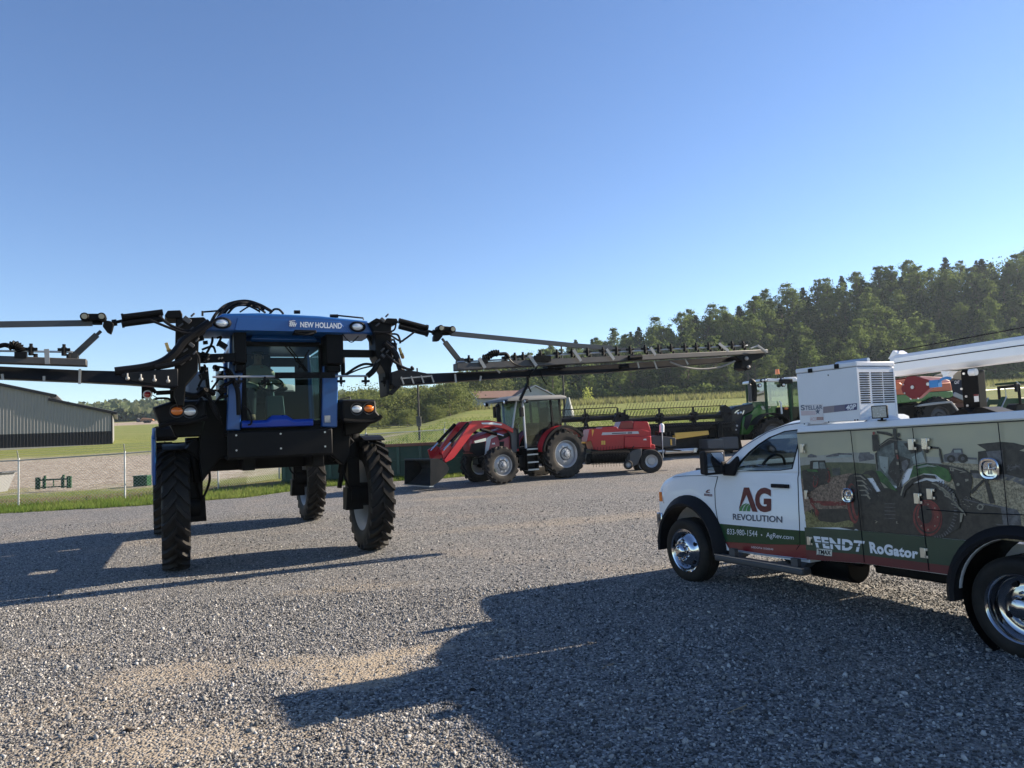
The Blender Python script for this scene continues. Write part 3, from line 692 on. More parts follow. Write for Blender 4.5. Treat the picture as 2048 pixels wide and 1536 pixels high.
# ---------------- grey house ----------------
def house():
    d = 150.0; c = atdist(958, 820, d); z = c.z
    F = frame(c.x, d, z, 20)
    t = thing('house', 'low grey house with brown shingle roof and front gable beyond the field', 'house', F)
    W = mat('house_siding', (0.36, 0.37, 0.38), 0.7, var=0.06, scale=2); RF = mat('brown_shingles', (0.17, 0.095, 0.07), 0.9, var=0.3, scale=2); TR = mat('pale_trim', (0.5, 0.5, 0.5), 0.6)
    h = 2.35; rz = 3.75; D = 7.5; L = 16.0
    w = MB(); w.prism([V((0, 0, -1)), V((0, D, -1)), V((0, D, h)), V((0, D/2, rz)), V((0, 0, h))], (L, 0, 0))
    w.prism([V((7.5, -1.8, -1)), V((15.5, -1.8, -1)), V((15.5, -1.8, h)), V((11.5, -1.8, 4.35)), V((7.5, -1.8, h))], (0, 6, 0))
    w.build('wall', W, t, 20)
    r = MB()
    for sy, a in ((0, 1), (1, -1)):
        p0 = V((-0.5, -0.45 if a > 0 else D+0.45, h-0.12)); p1 = V((-0.5, D/2, rz+0.12)); r.prism([p0, p1, p1+V((0, 0, 0.14)), p0+V((0, 0, 0.14))], (L+1, 0, 0))
    for a in (-1, 1):
        p0 = V((11.5+a*4.5, -2.2, h-0.12)); p1 = V((11.5, -2.2, 4.5)); r.prism([p0, p1, p1+V((0, 0, 0.16)), p0+V((0, 0, 0.16))], (0, 6.6, 0))
    r.build('roof', RF, t, 20)
    g = MB()
    for a in (-1, 1): g.bar((11.5+a*4.5, -2.24, h-0.06), (11.5, -2.24, 4.56), 0.05, 0.2)
    g.bar((-0.52, -0.45, h-0.05), (-0.52, D/2, rz+0.18), 0.05, 0.2); g.bar((-0.52, D+0.45, h-0.05), (-0.52, D/2, rz+0.18), 0.05, 0.2)
    g.build('roof_trim', TR, t)
    k = MB(); k.box2((-0.06, 4.2, 0.5), (0.0, 5.2, 1.9)); f = k.build('window', mat('dark_pane', (0.03, 0.035, 0.04), 0.15), t)
    k = MB(); k.box2((-0.09, 4.05, 0.4), (-0.03, 4.2, 2.0)); k.box2((-0.09, 5.2, 0.4), (-0.03, 5.35, 2.0)); k.box2((-0.09, 4.2, 1.9), (-0.03, 5.2, 2.0)); k.box2((-0.09, 4.2, 0.4), (-0.03, 5.2, 0.5)); k.build('frame', TR, f)
    k = MB()
    for i in range(4): k.box2((0.0, -0.35, 0.0+i*0.28), (7.4, -0.30, 0.22+i*0.28))
    k.build('porch_rail', mat('pale_boards', (0.45, 0.45, 0.42), 0.7), t)
house()
# ---------------- chain-link fences ----------------
def fence(name, label, pts, h, cell, arms=True, wire=0.0035):
    t = thing(name, label, 'fence')
    F3 = [V((x, y, ground_z(x, y))) for x, y in pts]
    for p in F3:
        m = MB(); m.cyl(p+V((0, 0, -0.2)), p+V((0, 0, h+0.02)), 0.03, 8); m.cyl(p+V((0, 0, h+0.02)), p+V((0, 0, h+0.05)), 0.036, 8)
        if arms: m.tube([p+V((0, 0, h)), p+V((0.02, -0.05, h+0.06)), p+V((0.06, -0.18, h+0.30))], 0.017, 6)
        m.build('post', GALV, t)
    r = MB()
    for a, b in zip(F3, F3[1:]): r.cyl(a+V((0, 0, h-0.03)), b+V((0, 0, h-0.03)), 0.021, 6)
    r.build('top_rail', GALV, t)
    if arms:
        r = MB()
        for k in (0.12, 0.2, 0.28):
            for a, b in zip(F3, F3[1:]): r.cyl(a+V((0.06*k/0.3, -0.18*k/0.3, h+k)), b+V((0.06*k/0.3, -0.18*k/0.3, h+k)), 0.003, 3)
        r.build('barbed_wire', GALV, t)
    f = MB()
    for a, b in zip(F3, F3[1:]):
        L = (b-a).length; e = (b-a)/L
        for sgn in (1, -1):
            s = -h
            while s < L:
                # a wire that climbs at 45 degrees, clipped to the panel
                s0, z0, s1, z1 = s, 0.04, s+h, h-0.04
                if s0 < 0: z0 += -s0; s0 = 0
                if s1 > L: z1 -= s1-L; s1 = L
                if s1 > s0:
                    pa, pb = (s0, z0), (s1, z1)
                    if sgn < 0: pa, pb = (L-s0, z0), (L-s1, z1)
                    f.cyl(a+e*pa[0]+V((0, 0.03, pa[1])), a+e*pb[0]+V((0, 0.03, pb[1])), wire, 3)
                s += cell
    f.build('chain_link_mesh', GALV, t, 0)
    return t
fence('chain_link_fence', 'galvanised chain-link fence with angled barbed arms along the grass verge', [(-31.5, 25.4), (-27.9, 25.6), (-24.3, 25.8), (-20.8, 26.0), (-17.27, 26.17), (-13.72, 26.45), (-10.93, 27.68), (-9.6, 30.6), (-6.3, 31.9), (-3.1, 33.4), (0.2, 35.0), (3.5, 36.6)], 1.6, 0.115)
fence('chain_link_fence', 'distant chain-link fence with bright top rail in front of the wood at right', [(20, 44), (24.6, 46.5), (29.2, 49), (33.5, 51), (38, 53), (42.5, 55)], 1.9, 0.16)
# ---------------- slim dark poles ----------------
def pole(u, vtop, d, label, cone=False):
    p = atdist(u, 800, d); x = p.x; g = ground_z(x, d); zt = atdist(u, vtop, d).z
    t = thing('utility_pole', label, 'pole', Matrix.Translation((x, d, g)), 'slim dark poles in the field')
    m = MB(); m.cyl((0, 0, -0.2), (0, 0, zt-g), 0.085, 10, 0.06); m.build('shaft', mat('weathered_pole', (0.035, 0.033, 0.03), 0.8, var=0.3), t)
    m = MB(); m.box((0, -0.1, 1.35), (0.34, 0.16, 0.72)); m.box((0, -0.19, 1.62), (0.3, 0.03, 0.05)); m.build('meter_box', mat('dark_box', (0.05, 0.05, 0.05), 0.6), t, bevel=0.02)
    if cone: m = MB(); m.lathe([(0.10, 2.6), (0.36, 1.5), (0.4, 1.1), (0.3, 0.8), (0.0, 0.8)], (0.3, 0, 0), 'z', 16); m.build('cable_cover', mat('grey_plastic', (0.22, 0.24, 0.23), 0.6), t)
pole(836.5, 736, 54, 'slim dark pole with a meter box standing behind the fence left of the red tractor')
pole(1128, 690, 54, 'slim dark pole rising behind the red tractor cab with a grey cover at its foot', True)
# ---------------- things left behind the fence ----------------
def attachment():
    p = gpix(107, 982); F = frame(p.x, p.y, ground_z(p.x, p.y), 4)
    t = thing('loader_attachment', 'dark green pallet fork frame without forks lying behind the fence', 'attachment', F)
    s = 1.5/2
    m = MB()
    for sx in (-1, 1): m.box((sx*(s-0.09), 0, 0.36), (0.18, 0.1, 0.52)); m.box((sx*(s-0.09), -0.07, 0.36), (0.05, 0.06, 0.46))
    m.build('side_plate', GREEND, t, bevel=0.01)
    m = MB()
    for sx in (-0.39, 0.39): m.box((sx, 0, 0.36), (0.11, 0.09, 0.5)); m.box((sx, 0.06, 0.62), (0.08, 0.08, 0.14))
    m.build('upright', GREEND, t, bevel=0.008)
    m = MB(); m.box((0, 0.0, 0.5), (1.2, 0.07, 0.07)); m.box((0, 0.0, 0.18), (1.2, 0.07, 0.05)); m.box((0, 0, 0.34), (0.03, 0.05, 0.26)); m.build('cross_bar', GREEND, t, bevel=0.006)
attachment()
def crate():
    p = gpix(285, 972); F = frame(p.x, p.y, ground_z(p.x, p.y), -3)
    t = thing('storage_box', 'small dark green box on the ground behind the fence beside the sprayer wheel', 'box', F)
    m = MB(); m.box((0, 0, 0.22), (0.62, 0.4, 0.42)); 
    for x in (-0.25, -0.08, 0.08, 0.25): m.box((x, -0.205, 0.22), (0.04, 0.015, 0.38))
    m.build('body', GREEND, t, bevel=0.01)
    m = MB(); m.box((0, 0, 0.45), (0.66, 0.44, 0.045)); m.build('lid', mat('green_lid', (0.02, 0.085, 0.045), 0.5), t, bevel=0.01)
crate()
def tub():
    p = gpix(-12, 985); F = frame(p.x, p.y, ground_z(p.x, p.y), 2)
    t = thing('loader_bucket', 'pale grey open bucket with flared side standing at the left behind the fence', 'bucket', F)
    G = mat('pale_grey_plastic', (0.24, 0.245, 0.25), 0.5, var=0.1)
    m = MB(); h = 0.88
    out = [(-0.9, -0.5, 0), (0.28, -0.5, 0), (0.28, 0.5, 0), (-0.9, 0.5, 0)]; up = [(-1.1, -0.66, h-0.06), (0.56, -0.66, h), (0.56, 0.66, h), (-1.1, 0.66, h-0.06)]
    ins = [(a*0.95, b*0.92, c) for a, b, c in up]; inb = [(a*0.9, b*0.85, 0.06) for a, b, c in out]
    m.loft([[V(q) for q in out], [V(q) for q in up], [V(q) for q in ins], [V(q) for q in inb]]); m.build('shell', G, t, 20, bevel=0.012)
    m = MB(); m.tube([V(q)+V((0, 0, 0.01)) for q in up]+[V(up[0])+V((0, 0, 0.01))], 0.035, 8); m.box((0.62, 0.0, h), (0.22, 1.2, 0.03)); m.build('rim', mat('dark_rim', (0.10, 0.11, 0.12), 0.5), t)
tub()
def trailer():
    d = 270.0; p = atdist(288, 856, d); F = frame(p.x, d, ground_z(p.x, d), 5)
    t = thing('farm_trailer', 'far-off black flatbed trailer carrying a rusty orange load at the edge of the field', 'trailer', F)
    m = MB(); m.box((0.8, 0, 0.65), (5.4, 2.2, 0.18)); m.box((-1.8, 0, 1.0), (0.9, 2.0, 1.1)); m.box((-1.9, 0, 1.7), (0.2, 1.9, 0.5)); m.build('bed', mat('trailer_black', (0.03, 0.03, 0.035), 0.6), t, bevel=0.03)
    m = MB(); m.loft([[V((-1.1, -0.9, 0.78)), V((3.4, -0.9, 0.78)), V((3.4, 0.9, 0.78)), V((-1.1, 0.9, 0.78))], [V((-0.8, -0.8, 1.5)), V((3.2, -0.8, 1.3)), V((3.2, 0.8, 1.3)), V((-0.8, 0.8, 1.5))], [V((-0.2, -0.4, 2.0)), V((1.2, -0.4, 1.8)), V((1.2, 0.4, 1.8)), V((-0.2, 0.4, 2.0))]]); m.build('load', mat('rusty_load', (0.26, 0.13, 0.06), 0.9, var=0.3), t, 25)
    for x in (0.6, 1.7):
        m = MB(); m.lathe([(0.2, -1.1), (0.42, -1.1), (0.45, -1.0), (0.45, 1.0), (0.42, 1.1), (0.2, 1.1)], (x, 0, 0.45), 'y', 18); m.build('wheel', RUBBER, t)
trailer()
# ---------------- green roll-off container ----------------
def container():
    F = frame(-8.5, 27.45, ground_z(-5.5, 27.6)-0.02, 5.5)
    t = thing('roll_off_container', 'long dark green ribbed waste container with rusty top rail behind the sprayer', 'container', F)
    L, D, H = 6.75, 2.2, 1.22
    CG = mat('container_green', (0.010, 0.050, 0.030), 0.55, var=0.3, scale=3, dust=0.12); CGL = mat('container_rib_green', (0.035, 0.085, 0.055), 0.55, var=0.25, scale=4, dust=0.15)
    RU = mat('rusty_rail', (0.20, 0.085, 0.055), 0.8, var=0.45, scale=9, dust=0.2)
    m = MB()
    m.box2((0, 0, 0.16), (L, 0.05, H)); m.box2((0, D-0.05, 0.16), (L, D, H)); m.box2((0, 0.05, 0.16), (0.05, D-0.05, H)); m.box2((L-0.05, 0.05, 0.16), (L, D-0.05, H)); m.box2((0.05, 0.05, 0.16), (L-0.05, D-0.05, 0.22))
    m.build('hull', CG, t)
    m = MB()
    for i in range(9):
        x = 0.06+i*(L-0.16)/8
        m.prism([V((x-0.05, 0, 0.2)), V((x-0.035, -0.07, 0.2)), V((x+0.055, -0.07, 0.2)), V((x+0.07, 0, 0.2))], (0, 0, H-0.24))
    m.box2((-0.02, -0.05, 0.68), (L, -0.002, 0.71))
    for i in range(3): m.box2((-0.07, 0.2+i*0.85, 0.2), (-0.002, 0.3+i*0.85, H-0.05))
    m.build('rib', CGL, t)
    m = MB(); m.box2((-0.06, -0.08, H-0.02), (L+0.06, 0.07, H+0.09)); m.box2((-0.06, D-0.07, H-0.02), (L+0.06, D+0.08, H+0.09)); m.box2((-0.06, 0.07, H-0.02), (0.07, D-0.07, H+0.09)); m.box2((L-0.07, 0.07, H-0.02), (L+0.06, D-0.07, H+0.09)); m.build('top_rail', RU, t, bevel=0.012)
    m = MB(); m.box2((0, 0.35, 0), (L, 0.45, 0.16)); m.box2((0, D-0.45, 0), (L, D-0.35, 0.16)); m.box2((-0.03, -0.06, 0.13), (L+0.03, -0.002, 0.2)); m.build('skid_rail', CG, t)
container()
# ---------------- self-propelled sprayer ----------------
FS = frame(-3.975, 12.535, 0.045, 25.0)
FSi = FS.inverted()
def S(u, v, y): return P(FS, u, v, 'y', y)
sp_ = thing('boom_sprayer', 'tall blue and black self-propelled crop sprayer on narrow tyres with its booms spread', 'sprayer', FS)
def sprayer():
    t = sp_
    wl = {}
    for key, w in (('fl', (-5.40, 11.94)), ('fr', (-2.55, 13.13)), ('rl', (-7.62, 16.30)), ('rr', (-4.80, 17.60))):
        p = FSi @ V((w[0], w[1], ground_z(*w))); wl[key] = p
    Rw, Ww = 0.955, 0.40
    for key in wl:
        p = wl[key]; rr_ = Rw
        ag_wheel(t, p+V((0, 0.0, rr_-0.015)), 'x', rr_, Ww, 0.60, GREYRIM, face=-1 if key[1] == 'r' else 1, lugs=24, lugh=0.065, dish=0.26, steer=0, lugw=0.075)
        s = 1 if key[1] == 'r' else -1
        m = MB(); ix = p.x-s*0.30
        m.bar((ix, p.y, 1.75), (ix, p.y, 0.98), 0.2, 0.26, (0, 1, 0)); m.taper((ix, p.y, 1.1), (ix, p.y, 0.72), 0.26, 0.34, 0.30, 0.26, (0, 1, 0))
        m.cyl((ix-s*0.06, p.y, p.z+Rw), (p.x-s*0.02, p.y, p.z+Rw), 0.2, 20); m.cyl((ix, p.y-0.0, 2.05), (ix, p.y, 1.6), 0.15, 16)
        m.bar((ix, p.y, 1.72), (ix-s*0.75, p.y, 1.62), 0.3, 0.22)
        m.tube(spline([(ix-s*0.12, p.y-0.12, 1.9), (ix-s*0.2, p.y-0.22, 1.4), (ix-s*0.08, p.y-0.2, p.z+Rw+0.1)]), 0.022, 6)
        m.build('leg', BLACK, t, bevel=0.015)
        m = MB()
        zt = p.z+2*Rw+0.03; arc = [(p.x, p.y+math.sin(a)*1.0, p.z+Rw+math.cos(a)*1.0) for a in [R(x) for x in range(-24, 42, 8)]]
        for a, b in zip(arc, arc[1:]): m.bar(a, b, 0.36, 0.02, (0, 0, 1))
        m.bar((p.x-s*0.3, p.y, zt-0.15), (p.x-s*0.02, p.y, zt+0.03), 0.1, 0.03)
        m.build('mudguard', BLACKP, t)
    for key in ('rl', 'rr'):
        p = wl[key]; s = 1 if key[1] == 'r' else -1
        m = MB(); m.box((p.x-s*0.05, p.y+0.2, 2.25), (0.5, 1.5, 0.3)); m.build('rear_fender', BLACKP, t, bevel=0.08)
    # chassis and engine body behind the cab
    m = MB(); 
    for x in (-0.52, 0.52): m.box2((x-0.09, -0.9, 1.5), (x+0.09, 5.6, 1.75))
    for y in (0.0, 1.7, 3.4, 5.0): m.box2((-0.43, y-0.1, 1.53), (0.43, y+0.1, 1.72))
    m.box2((-1.25, -0.14, 1.5), (1.25, 0.14, 1.72)); m.box2((-1.25, 4.9, 1.55), (1.25, 5.2, 1.78)); m.build('chassis', BLACK, t, bevel=0.01)
    m = MB(); a0, a1, a2, a3 = S(455, 870, -1.3), S(665, 857, -1.3), S(665, 913, -1.3), S(456, 918, -1.3)
    zt = max(a0.z, a1.z); zb = a3.z
    m.box2((a0.x, -1.30, zb), (a1.x, -1.22, zt)); m.box2((a0.x, -1.22, zt-0.05), (a1.x, -0.5, zt)); m.box2((a0.x, -1.22, zb), (a1.x, -0.3, zb+0.04)); m.build('belly_panel', BLACKP, t, bevel=0.025)
    m = MB()
    for x in (a0.x+0.12, a0.x+0.75, a1.x-0.12):
        for z in (zb+0.12, zb+0.34): m.cyl((x, -1.315, z), (x, -1.30, z), 0.014, 8)
    m.build('bolt', STEEL, t)
    m = MB(); m.loft([[V((x, y, z)) for x, z in ((-0.75, 1.8), (0.75, 1.8), (0.8, 2.6), (0.55, 3.0), (-0.55, 3.0), (-0.8, 2.6))] for y in (1.2, 3.6)]); m.build('spray_tank', mat('tank_plastic', (0.55, 0.57, 0.56), 0.45, var=0.06), t, 50, bevel=0.12, bseg=3)
    m = MB(); m.loft([[V((x*k, y, 1.75+(z-1.75)*k2)) for x, z in ((-0.72, 1.75), (0.72, 1.75), (0.76, 2.6), (0.6, 2.95), (-0.6, 2.95), (-0.76, 2.6))] for y, k, k2 in ((3.7, 1, 1), (5.4, 1, 0.97), (5.8, 0.9, 0.85))]); m.build('engine_hood', BLUE, t, 40, bevel=0.06)
    m = MB(); m.cyl((0.5, 3.9, 2.9), (0.5, 3.9, 3.25), 0.07, 12); m.build('exhaust', DARKG, t)
    # side shields, tank and grey hood seen between tower and cab
    b0 = S(385, 750, 0.4); b1 = S(412, 828, 0.4)
    m = MB(); m.box2((S(366, 745, 0.5).x, 0.5, b1.z-0.1), (S(418, 745, 0.5).x, 1.7, S(400, 742, 0.5).z)); m.build('side_tank', mat('grey_tank', (0.22, 0.24, 0.26), 0.45, var=0.08), t, bevel=0.09, bseg=3)
    m = MB(); m.cyl((S(440, 748, 0.2).x, 0.25, 1.9), (S(440, 748, 0.2).x, 0.25, S(440, 742, 0.2).z), 0.065, 16); m.build('rinse_pipe', mat('pale_pipe', (0.45, 0.5, 0.47), 0.4), t)
    m = MB(); xl = S(303, 830, -0.6).x
    m.prism([V((xl, -0.55, 1.35)), V((xl, 0.5, 1.42)), V((xl, 0.75, 2.1)), V((xl, -0.2, 2.22)), V((xl, -0.6, 2.05))], (0.05, 0, 0)); m.build('side_shield', BLUE, t, bevel=0.015)
    m = MB(); m.prism([V((xl-0.012, -0.45, 1.5)), V((xl-0.012, -0.12, 1.52)), V((xl-0.012, 0.02, 2.1)), V((xl-0.012, -0.3, 2.1))], (0.01, 0, 0)); m.build('side_stripe', CREAM, t)
    # lamp fenders over the front wheels
    for side, px in (('l', ((304, 815), (340, 803), (410, 799), (414, 828), (406, 843), (318, 850))), ('r', ((680, 799), (750, 799), (752, 822), (760, 832), (742, 842), (681, 840)))):
        yf = -0.95
        pts = [S(u, v, yf) for u, v in px]
        m = MB(); back = [p+V((0, 0.95, 0.05)) for p in pts]; c = sum(pts, V())/len(pts)
        front = [c+(p-c)*0.93+V((0, -0.08, -0.01)) for p in pts]
        m.loft([front, pts, back]); f = m.build('lamp_fender', BLACKP, t, 30, bevel=0.025)
        lamps = ((354, 822, LENSA, 0.085), (380, 823, LENSW, 0.085)) if side == 'l' else ((714, 818, LENSW, 0.085), (738, 817, LENSA, 0.082))
        for u, v, mm, r in lamps:
            p = S(u, v, yf-0.095); m = MB(); m.ball((p.x, yf-0.085, p.z), (r, 0.03, r*0.72), 20, 10); m.build('headlight' if mm is LENSW else 'indicator', mm, f, 60)
            m = MB(); m.lathe([(r*1.0, 0), (r*1.18, -0.012), (r*1.22, 0.02)], (p.x, yf-0.085, p.z), 'y', 24); m.build('lamp_bezel', DARKG, f)
        if side == 'l':
            p = S(329, 824, yf-0.02); m = MB(); m.ball((p.x, yf+0.02, p.z), (0.03, 0.05, 0.07), 12, 8); m.build('side_reflector', LENSW, f)
        m = MB(); q0, q1 = S(682 if side == 'r' else 345, 800, -0.6), S(700 if side == 'r' else 398, 797, -0.6)
        m.tube([(q0.x, -0.6, q0.z-0.2), (q0.x, -0.6, q0.z+0.02), (q1.x, -0.6, q1.z+0.02), (q1.x, -0.6, q1.z-0.1)], 0.018, 6)
        if side == 'l': m.cyl((S(385, 790, -0.5).x, -0.45, S(385, 800, -0.5).z), (S(385, 790, -0.5).x, -0.45, S(385, 794, -0.5).z), 0.13, 18)
        m.build('grab_rail', DARKG, f)
        lip = [f_+V((0, -0.12, -0.02)) for f_ in ([S(u, v, yf) for u, v in (((318, 851), (345, 843), (375, 842), (402, 836), (413, 830)) if side == 'l' else ((684, 839), (710, 841), (738, 841), (752, 836), (759, 830)))])]
        m = MB(); m.tube(spline(lip, 5), 0.035, 8); m.build('fender_lip', BLACKP, f)
        # hydraulic block below the fender
        m = MB(); s = -1 if side == 'l' else 1; bx = c.x
        m.cyl((bx-s*0.12, yf+0.7, 2.0), (bx-s*0.22, yf+0.8, 1.35), 0.07, 14); m.cyl((bx-s*0.22, yf+0.8, 1.35), (bx-s*0.26, yf+0.83, 1.1), 0.04, 10); m.bar((bx-s*0.1, yf+0.6, 1.95), (bx-s*0.45, yf+0.7, 1.62), 0.14, 0.2); m.build('suspension_arm', BLACK, f, bevel=0.01)
    # ---- cab ----
    yc = -0.9
    g0, g1, g2, g3 = S(488, 688, yc), S(638, 688, yc), S(634, 842, yc), S(484, 846, yc)
    xl_, xr_ = -0.0+S(466, 760, yc).x, S(662, 760, yc).x
    zt, zb = g0.z, S(560, 846, yc).z; yb = 0.95
    m = MB()
    for xa, xb, wd in ((S(474, 690, yc).x, S(466, 838, yc).x, 0.20), (S(662, 690, yc).x, S(656, 838, yc).x, 0.25)):
        MB().bar((xb*1.0, yc-0.02, S(560, 858, yc).z), (xa, yc+0.0, zt+0.25), wd, 0.16, (0, 1, 0)).build('cab_pillar', BLUE, t, bevel=0.02)
    for q, w in ((xl_, 0.05), (xr_, -0.05)): MB().bar((q, yb, zb), (q+w, yb, zt+0.1), 0.1, 0.1, (0, 1, 0)).build('cab_pillar', BLUE, t, bevel=0.02)
    m = MB()
    for x in (g0.x-0.02, g1.x+0.02): m.bar((x, yc-0.03, zb), (x, yc-0.03, zt), 0.07, 0.07, (0, 1, 0))
    m.bar((g0.x, yc-0.03, zt), (g1.x, yc-0.03, zt), 0.07, 0.07); m.bar((g0.x, yc-0.03, zb), (g1.x, yc-0.03, zb), 0.05, 0.06)
    for k in range(4): m.bar((g1.x+0.08+0.05*k, yc-0.06, zb+0.05), (g1.x+0.10+0.03*k, yc-0.05, zt-0.3), 0.02, 0.03, (0, 1, 0))
    for k in range(4): m.bar((g0.x-0.08-0.05*k, yc-0.06, zb+0.05), (g0.x-0.10-0.03*k, yc-0.05, zt-0.3), 0.02, 0.03, (0, 1, 0))
    m.build('windscreen_seal', BLACK, t)
    m = MB(); m.poly([(g0.x, yc, zb), (g1.x, yc, zb), (g1.x, yc, zt), (g0.x, yc, zt)]); m.build('windscreen', GLASS, t, 0)
    for s, x in ((-1, xl_), (1, xr_)):
        m = MB(); m.poly([(x, yc+0.1, zb+0.1), (x, yb-0.06, zb+0.1), (x-s*0.03, yb-0.06, zt), (x-s*0.03, yc+0.1, zt)]); m.build('side_window', GLASS, t, 0)
    m = MB(); rz = zt+0.02
    m.loft([[V((xl_+a, y, z)) for a, y, z in ((0, yc-0.05, rz), (0, yb+0.05, rz), (0.04, yb, rz+0.24), (0.04, yc+0.1, rz+0.24))], [V((xr_+a, y, z)) for a, y, z in ((0, yc-0.05, rz), (0, yb+0.05, rz), (-0.04, yb, rz+0.24), (-0.04, yc+0.1, rz+0.24))]])
    m.build('cab_roof', BLUE, t, 30, bevel=0.06, bseg=3)
    v0, v1 = S(500, 690, yc-0.12), S(633, 672, yc-0.12)
    m = MB(); m.loft([[V((v0.x, yc-0.1, zt+0.02)), V((v0.x, yc-0.22, zt+0.05)), V((v0.x+0.05, yc-0.12, zt+0.2)), V((v0.x+0.05, yc+0.05, zt+0.2))], [V((v1.x, yc-0.1, zt+0.02)), V((v1.x, yc-0.22, zt+0.05)), V((v1.x-0.1, yc-0.12, zt+0.2)), V((v1.x-0.1, yc+0.05, zt+0.2))]]); m.build('sun_visor', BLUE, t, 30, bevel=0.02)
    INT = mat('cab_interior', (0.012, 0.013, 0.014), 0.7, var=0.2)
    m = MB(); m.box2((xl_, yc, zb-0.15), (xr_, yb, zb-0.02)); m.box2((xl_+0.05, yb-0.08, zb), (xl_+0.55, yb, zt)); m.box2((xr_-0.28, yb-0.08, zb), (xr_-0.06, yb, zt)); m.box2((xl_+0.55, yb-0.08, zb), (xr_-0.28, yb, zb+0.62)); m.box2((xl_+0.55, yb-0.08, zt-0.16), (xr_-0.28, yb, zt)); m.build('cab_rear_wall', INT, t)
    # console, wheel, armrest, seat
    cx = S(545, 800, -0.35).x
    m = MB(); m.loft([[V((cx-0.13, -0.62, zb)), V((cx+0.17, -0.62, zb)), V((cx+0.17, -0.32, zb)), V((cx-0.13, -0.32, zb))], [V((cx-0.11, -0.5, S(545, 792, -0.45).z)), V((cx+0.15, -0.5, S(545, 792, -0.45).z)), V((cx+0.15, -0.34, S(545, 792, -0.45).z)), V((cx-0.11, -0.34, S(545, 792, -0.45).z))]]); m.tube([(cx, -0.42, zb+0.35), (cx, -0.25, S(548, 770, -0.2).z)], 0.035, 8); m.build('steering_console', mat('console_teal', (0.02, 0.045, 0.055), 0.5), t, bevel=0.02)
    wz = S(548, 768, -0.2).z
    m = MB(); cc = V((cx, -0.22, wz)); ring = [cc+V((0.19*math.cos(a), 0.19*math.sin(a)*0.75, 0.19*math.sin(a)*0.62)) for a in np.linspace(0, 6.283, 25)]; m.tube(ring, 0.014, 6); m.bar(ring[0], ring[12], 0.03, 0.02); m.build('steering_wheel', BLACKP, t)
    sx = S(518, 800, 0.2).x
    SEAT = mat('seat_fabric', (0.04, 0.04, 0.045), 0.85, var=0.2)
    m = MB(); m.box((sx, 0.28, zb+0.42), (0.5, 0.5, 0.14)); m.box((sx, 0.56, zb+0.85), (0.48, 0.14, 0.8)); m.box((sx, 0.28, zb+0.18), (0.36, 0.36, 0.36)); m.box((sx+0.36, 0.15, zb+0.6), (0.14, 0.6, 0.07)); m.build('driver_seat', SEAT, t, bevel=0.04)
    m = MB(); m.tube([S(570, 692, yc-0.03), S(612, 742, yc-0.03)], 0.010, 6); m.tube([S(576, 690, yc-0.03), S(616, 742, yc-0.03)], 0.008, 6); m.bar(S(598, 736, yc-0.02), S(618, 700, yc-0.02), 0.012, 0.02); m.build('wiper', BLACKP, t)
    b0, b1 = S(484, 850, -1.1), S(626, 842, -1.1); zbm = (b0.z+b1.z)/2
    m = MB(); L = b1.x-b0.x; prof = [(0, 0), (0.34, 0.0), (0.42, 0.07), (0.62, 0.07), (0.72, 0.0), (1.0, 0.0)]
    lp = [[V((b0.x+L*a, -1.12, zbm-0.06)), V((b0.x+L*a, -0.95, zbm-0.06)), V((b0.x+L*a, -0.95, zbm+0.05+h)), V((b0.x+L*a, -1.08, zbm+0.05+h)), V((b0.x+L*a, -1.13, zbm+0.01+h*0.6))] for a, h in prof]
    m.loft(lp); m.build('front_bar', BLUEB, t, 30, bevel=0.012)
    for u0, u1 in ((680, 690), (458, 470)):
        a, b = S(u0, 700, -0.8), S(u1, 751, -0.8); m = MB(); m.box2((a.x, -0.86, b.z), (b.x, -0.78, a.z)); m.build('mirror', BLACKP, t, bevel=0.03)
    # ---- blue header beam across the front ----
    yb_ = -1.45
    out = [(407, 662), (432, 634), (446, 626), (520, 625), (640, 631), (737, 641), (749, 669), (690, 668), (600, 665), (520, 663)]
    front = [S(u, v, yb_) for u, v in out]; c = sum(front, V())/len(front)
    back = [p+V((0, 0.8, 0.0)) for p in front]; mid = [p+V((0, 0.06, 0)) for p in front]
    fr = [c+V(((p-c).x*0.985, -0.0, (p-c).z*0.86)) for p in front]
    m = MB(); m.loft([fr, mid, back]); hb = m.build('header_beam', BLUE, t, 25, bevel=0.018)
    pan = [(472, 636), (681, 643), (700, 666), (466, 661)]
    pf = [S(u, v, yb_) for u, v in pan]; cc = sum(pf, V())/4
    m = MB(); m.loft([[p+V((0, 0.03, 0)) for p in pf], [cc+(p-cc)*0.97+V((0, -0.018, 0)) for p in pf]]); m.build('front_panel', BLUE, hb, 20, bevel=0.006)
    ylet = yb_-0.022
    letters('lettering', 'NEW HOLLAND', [S(600.5, 654.5, ylet), S(683.5, 657.5, ylet), S(683.5, 646, ylet), S(600.5, 643.5, ylet)], mat('white_print', (0.75, 0.76, 0.78), 0.4), hb, bold=0.03)
    e = S(585, 647.5, ylet); m = MB(); m.lathe([(0.001, -0.004), (0.062, -0.004), (0.066, 0.004)], e, 'y', 24); em = m.build('emblem', mat('emblem_blue', (0.02, 0.05, 0.2), 0.3), hb)
    m = MB()
    for k in range(4):
        a0 = e+V((-0.045+0.024*k, -0.008, -0.045)); m.poly([a0, a0+V((0.012, 0, 0)), a0+V((0.035, 0, 0.085-0.01*k)), a0+V((0.012, 0, 0.075-0.01*k))])
    for k in range(3):
        a0 = e+V((-0.05, -0.009, -0.03+0.03*k)); m.poly([a0, a0+V((0.09, 0, 0.012)), a0+V((0.09, 0, 0.022)), a0+V((0, 0, 0.01))])
    m.build('emblem_leaf', CREAM, em, 0)
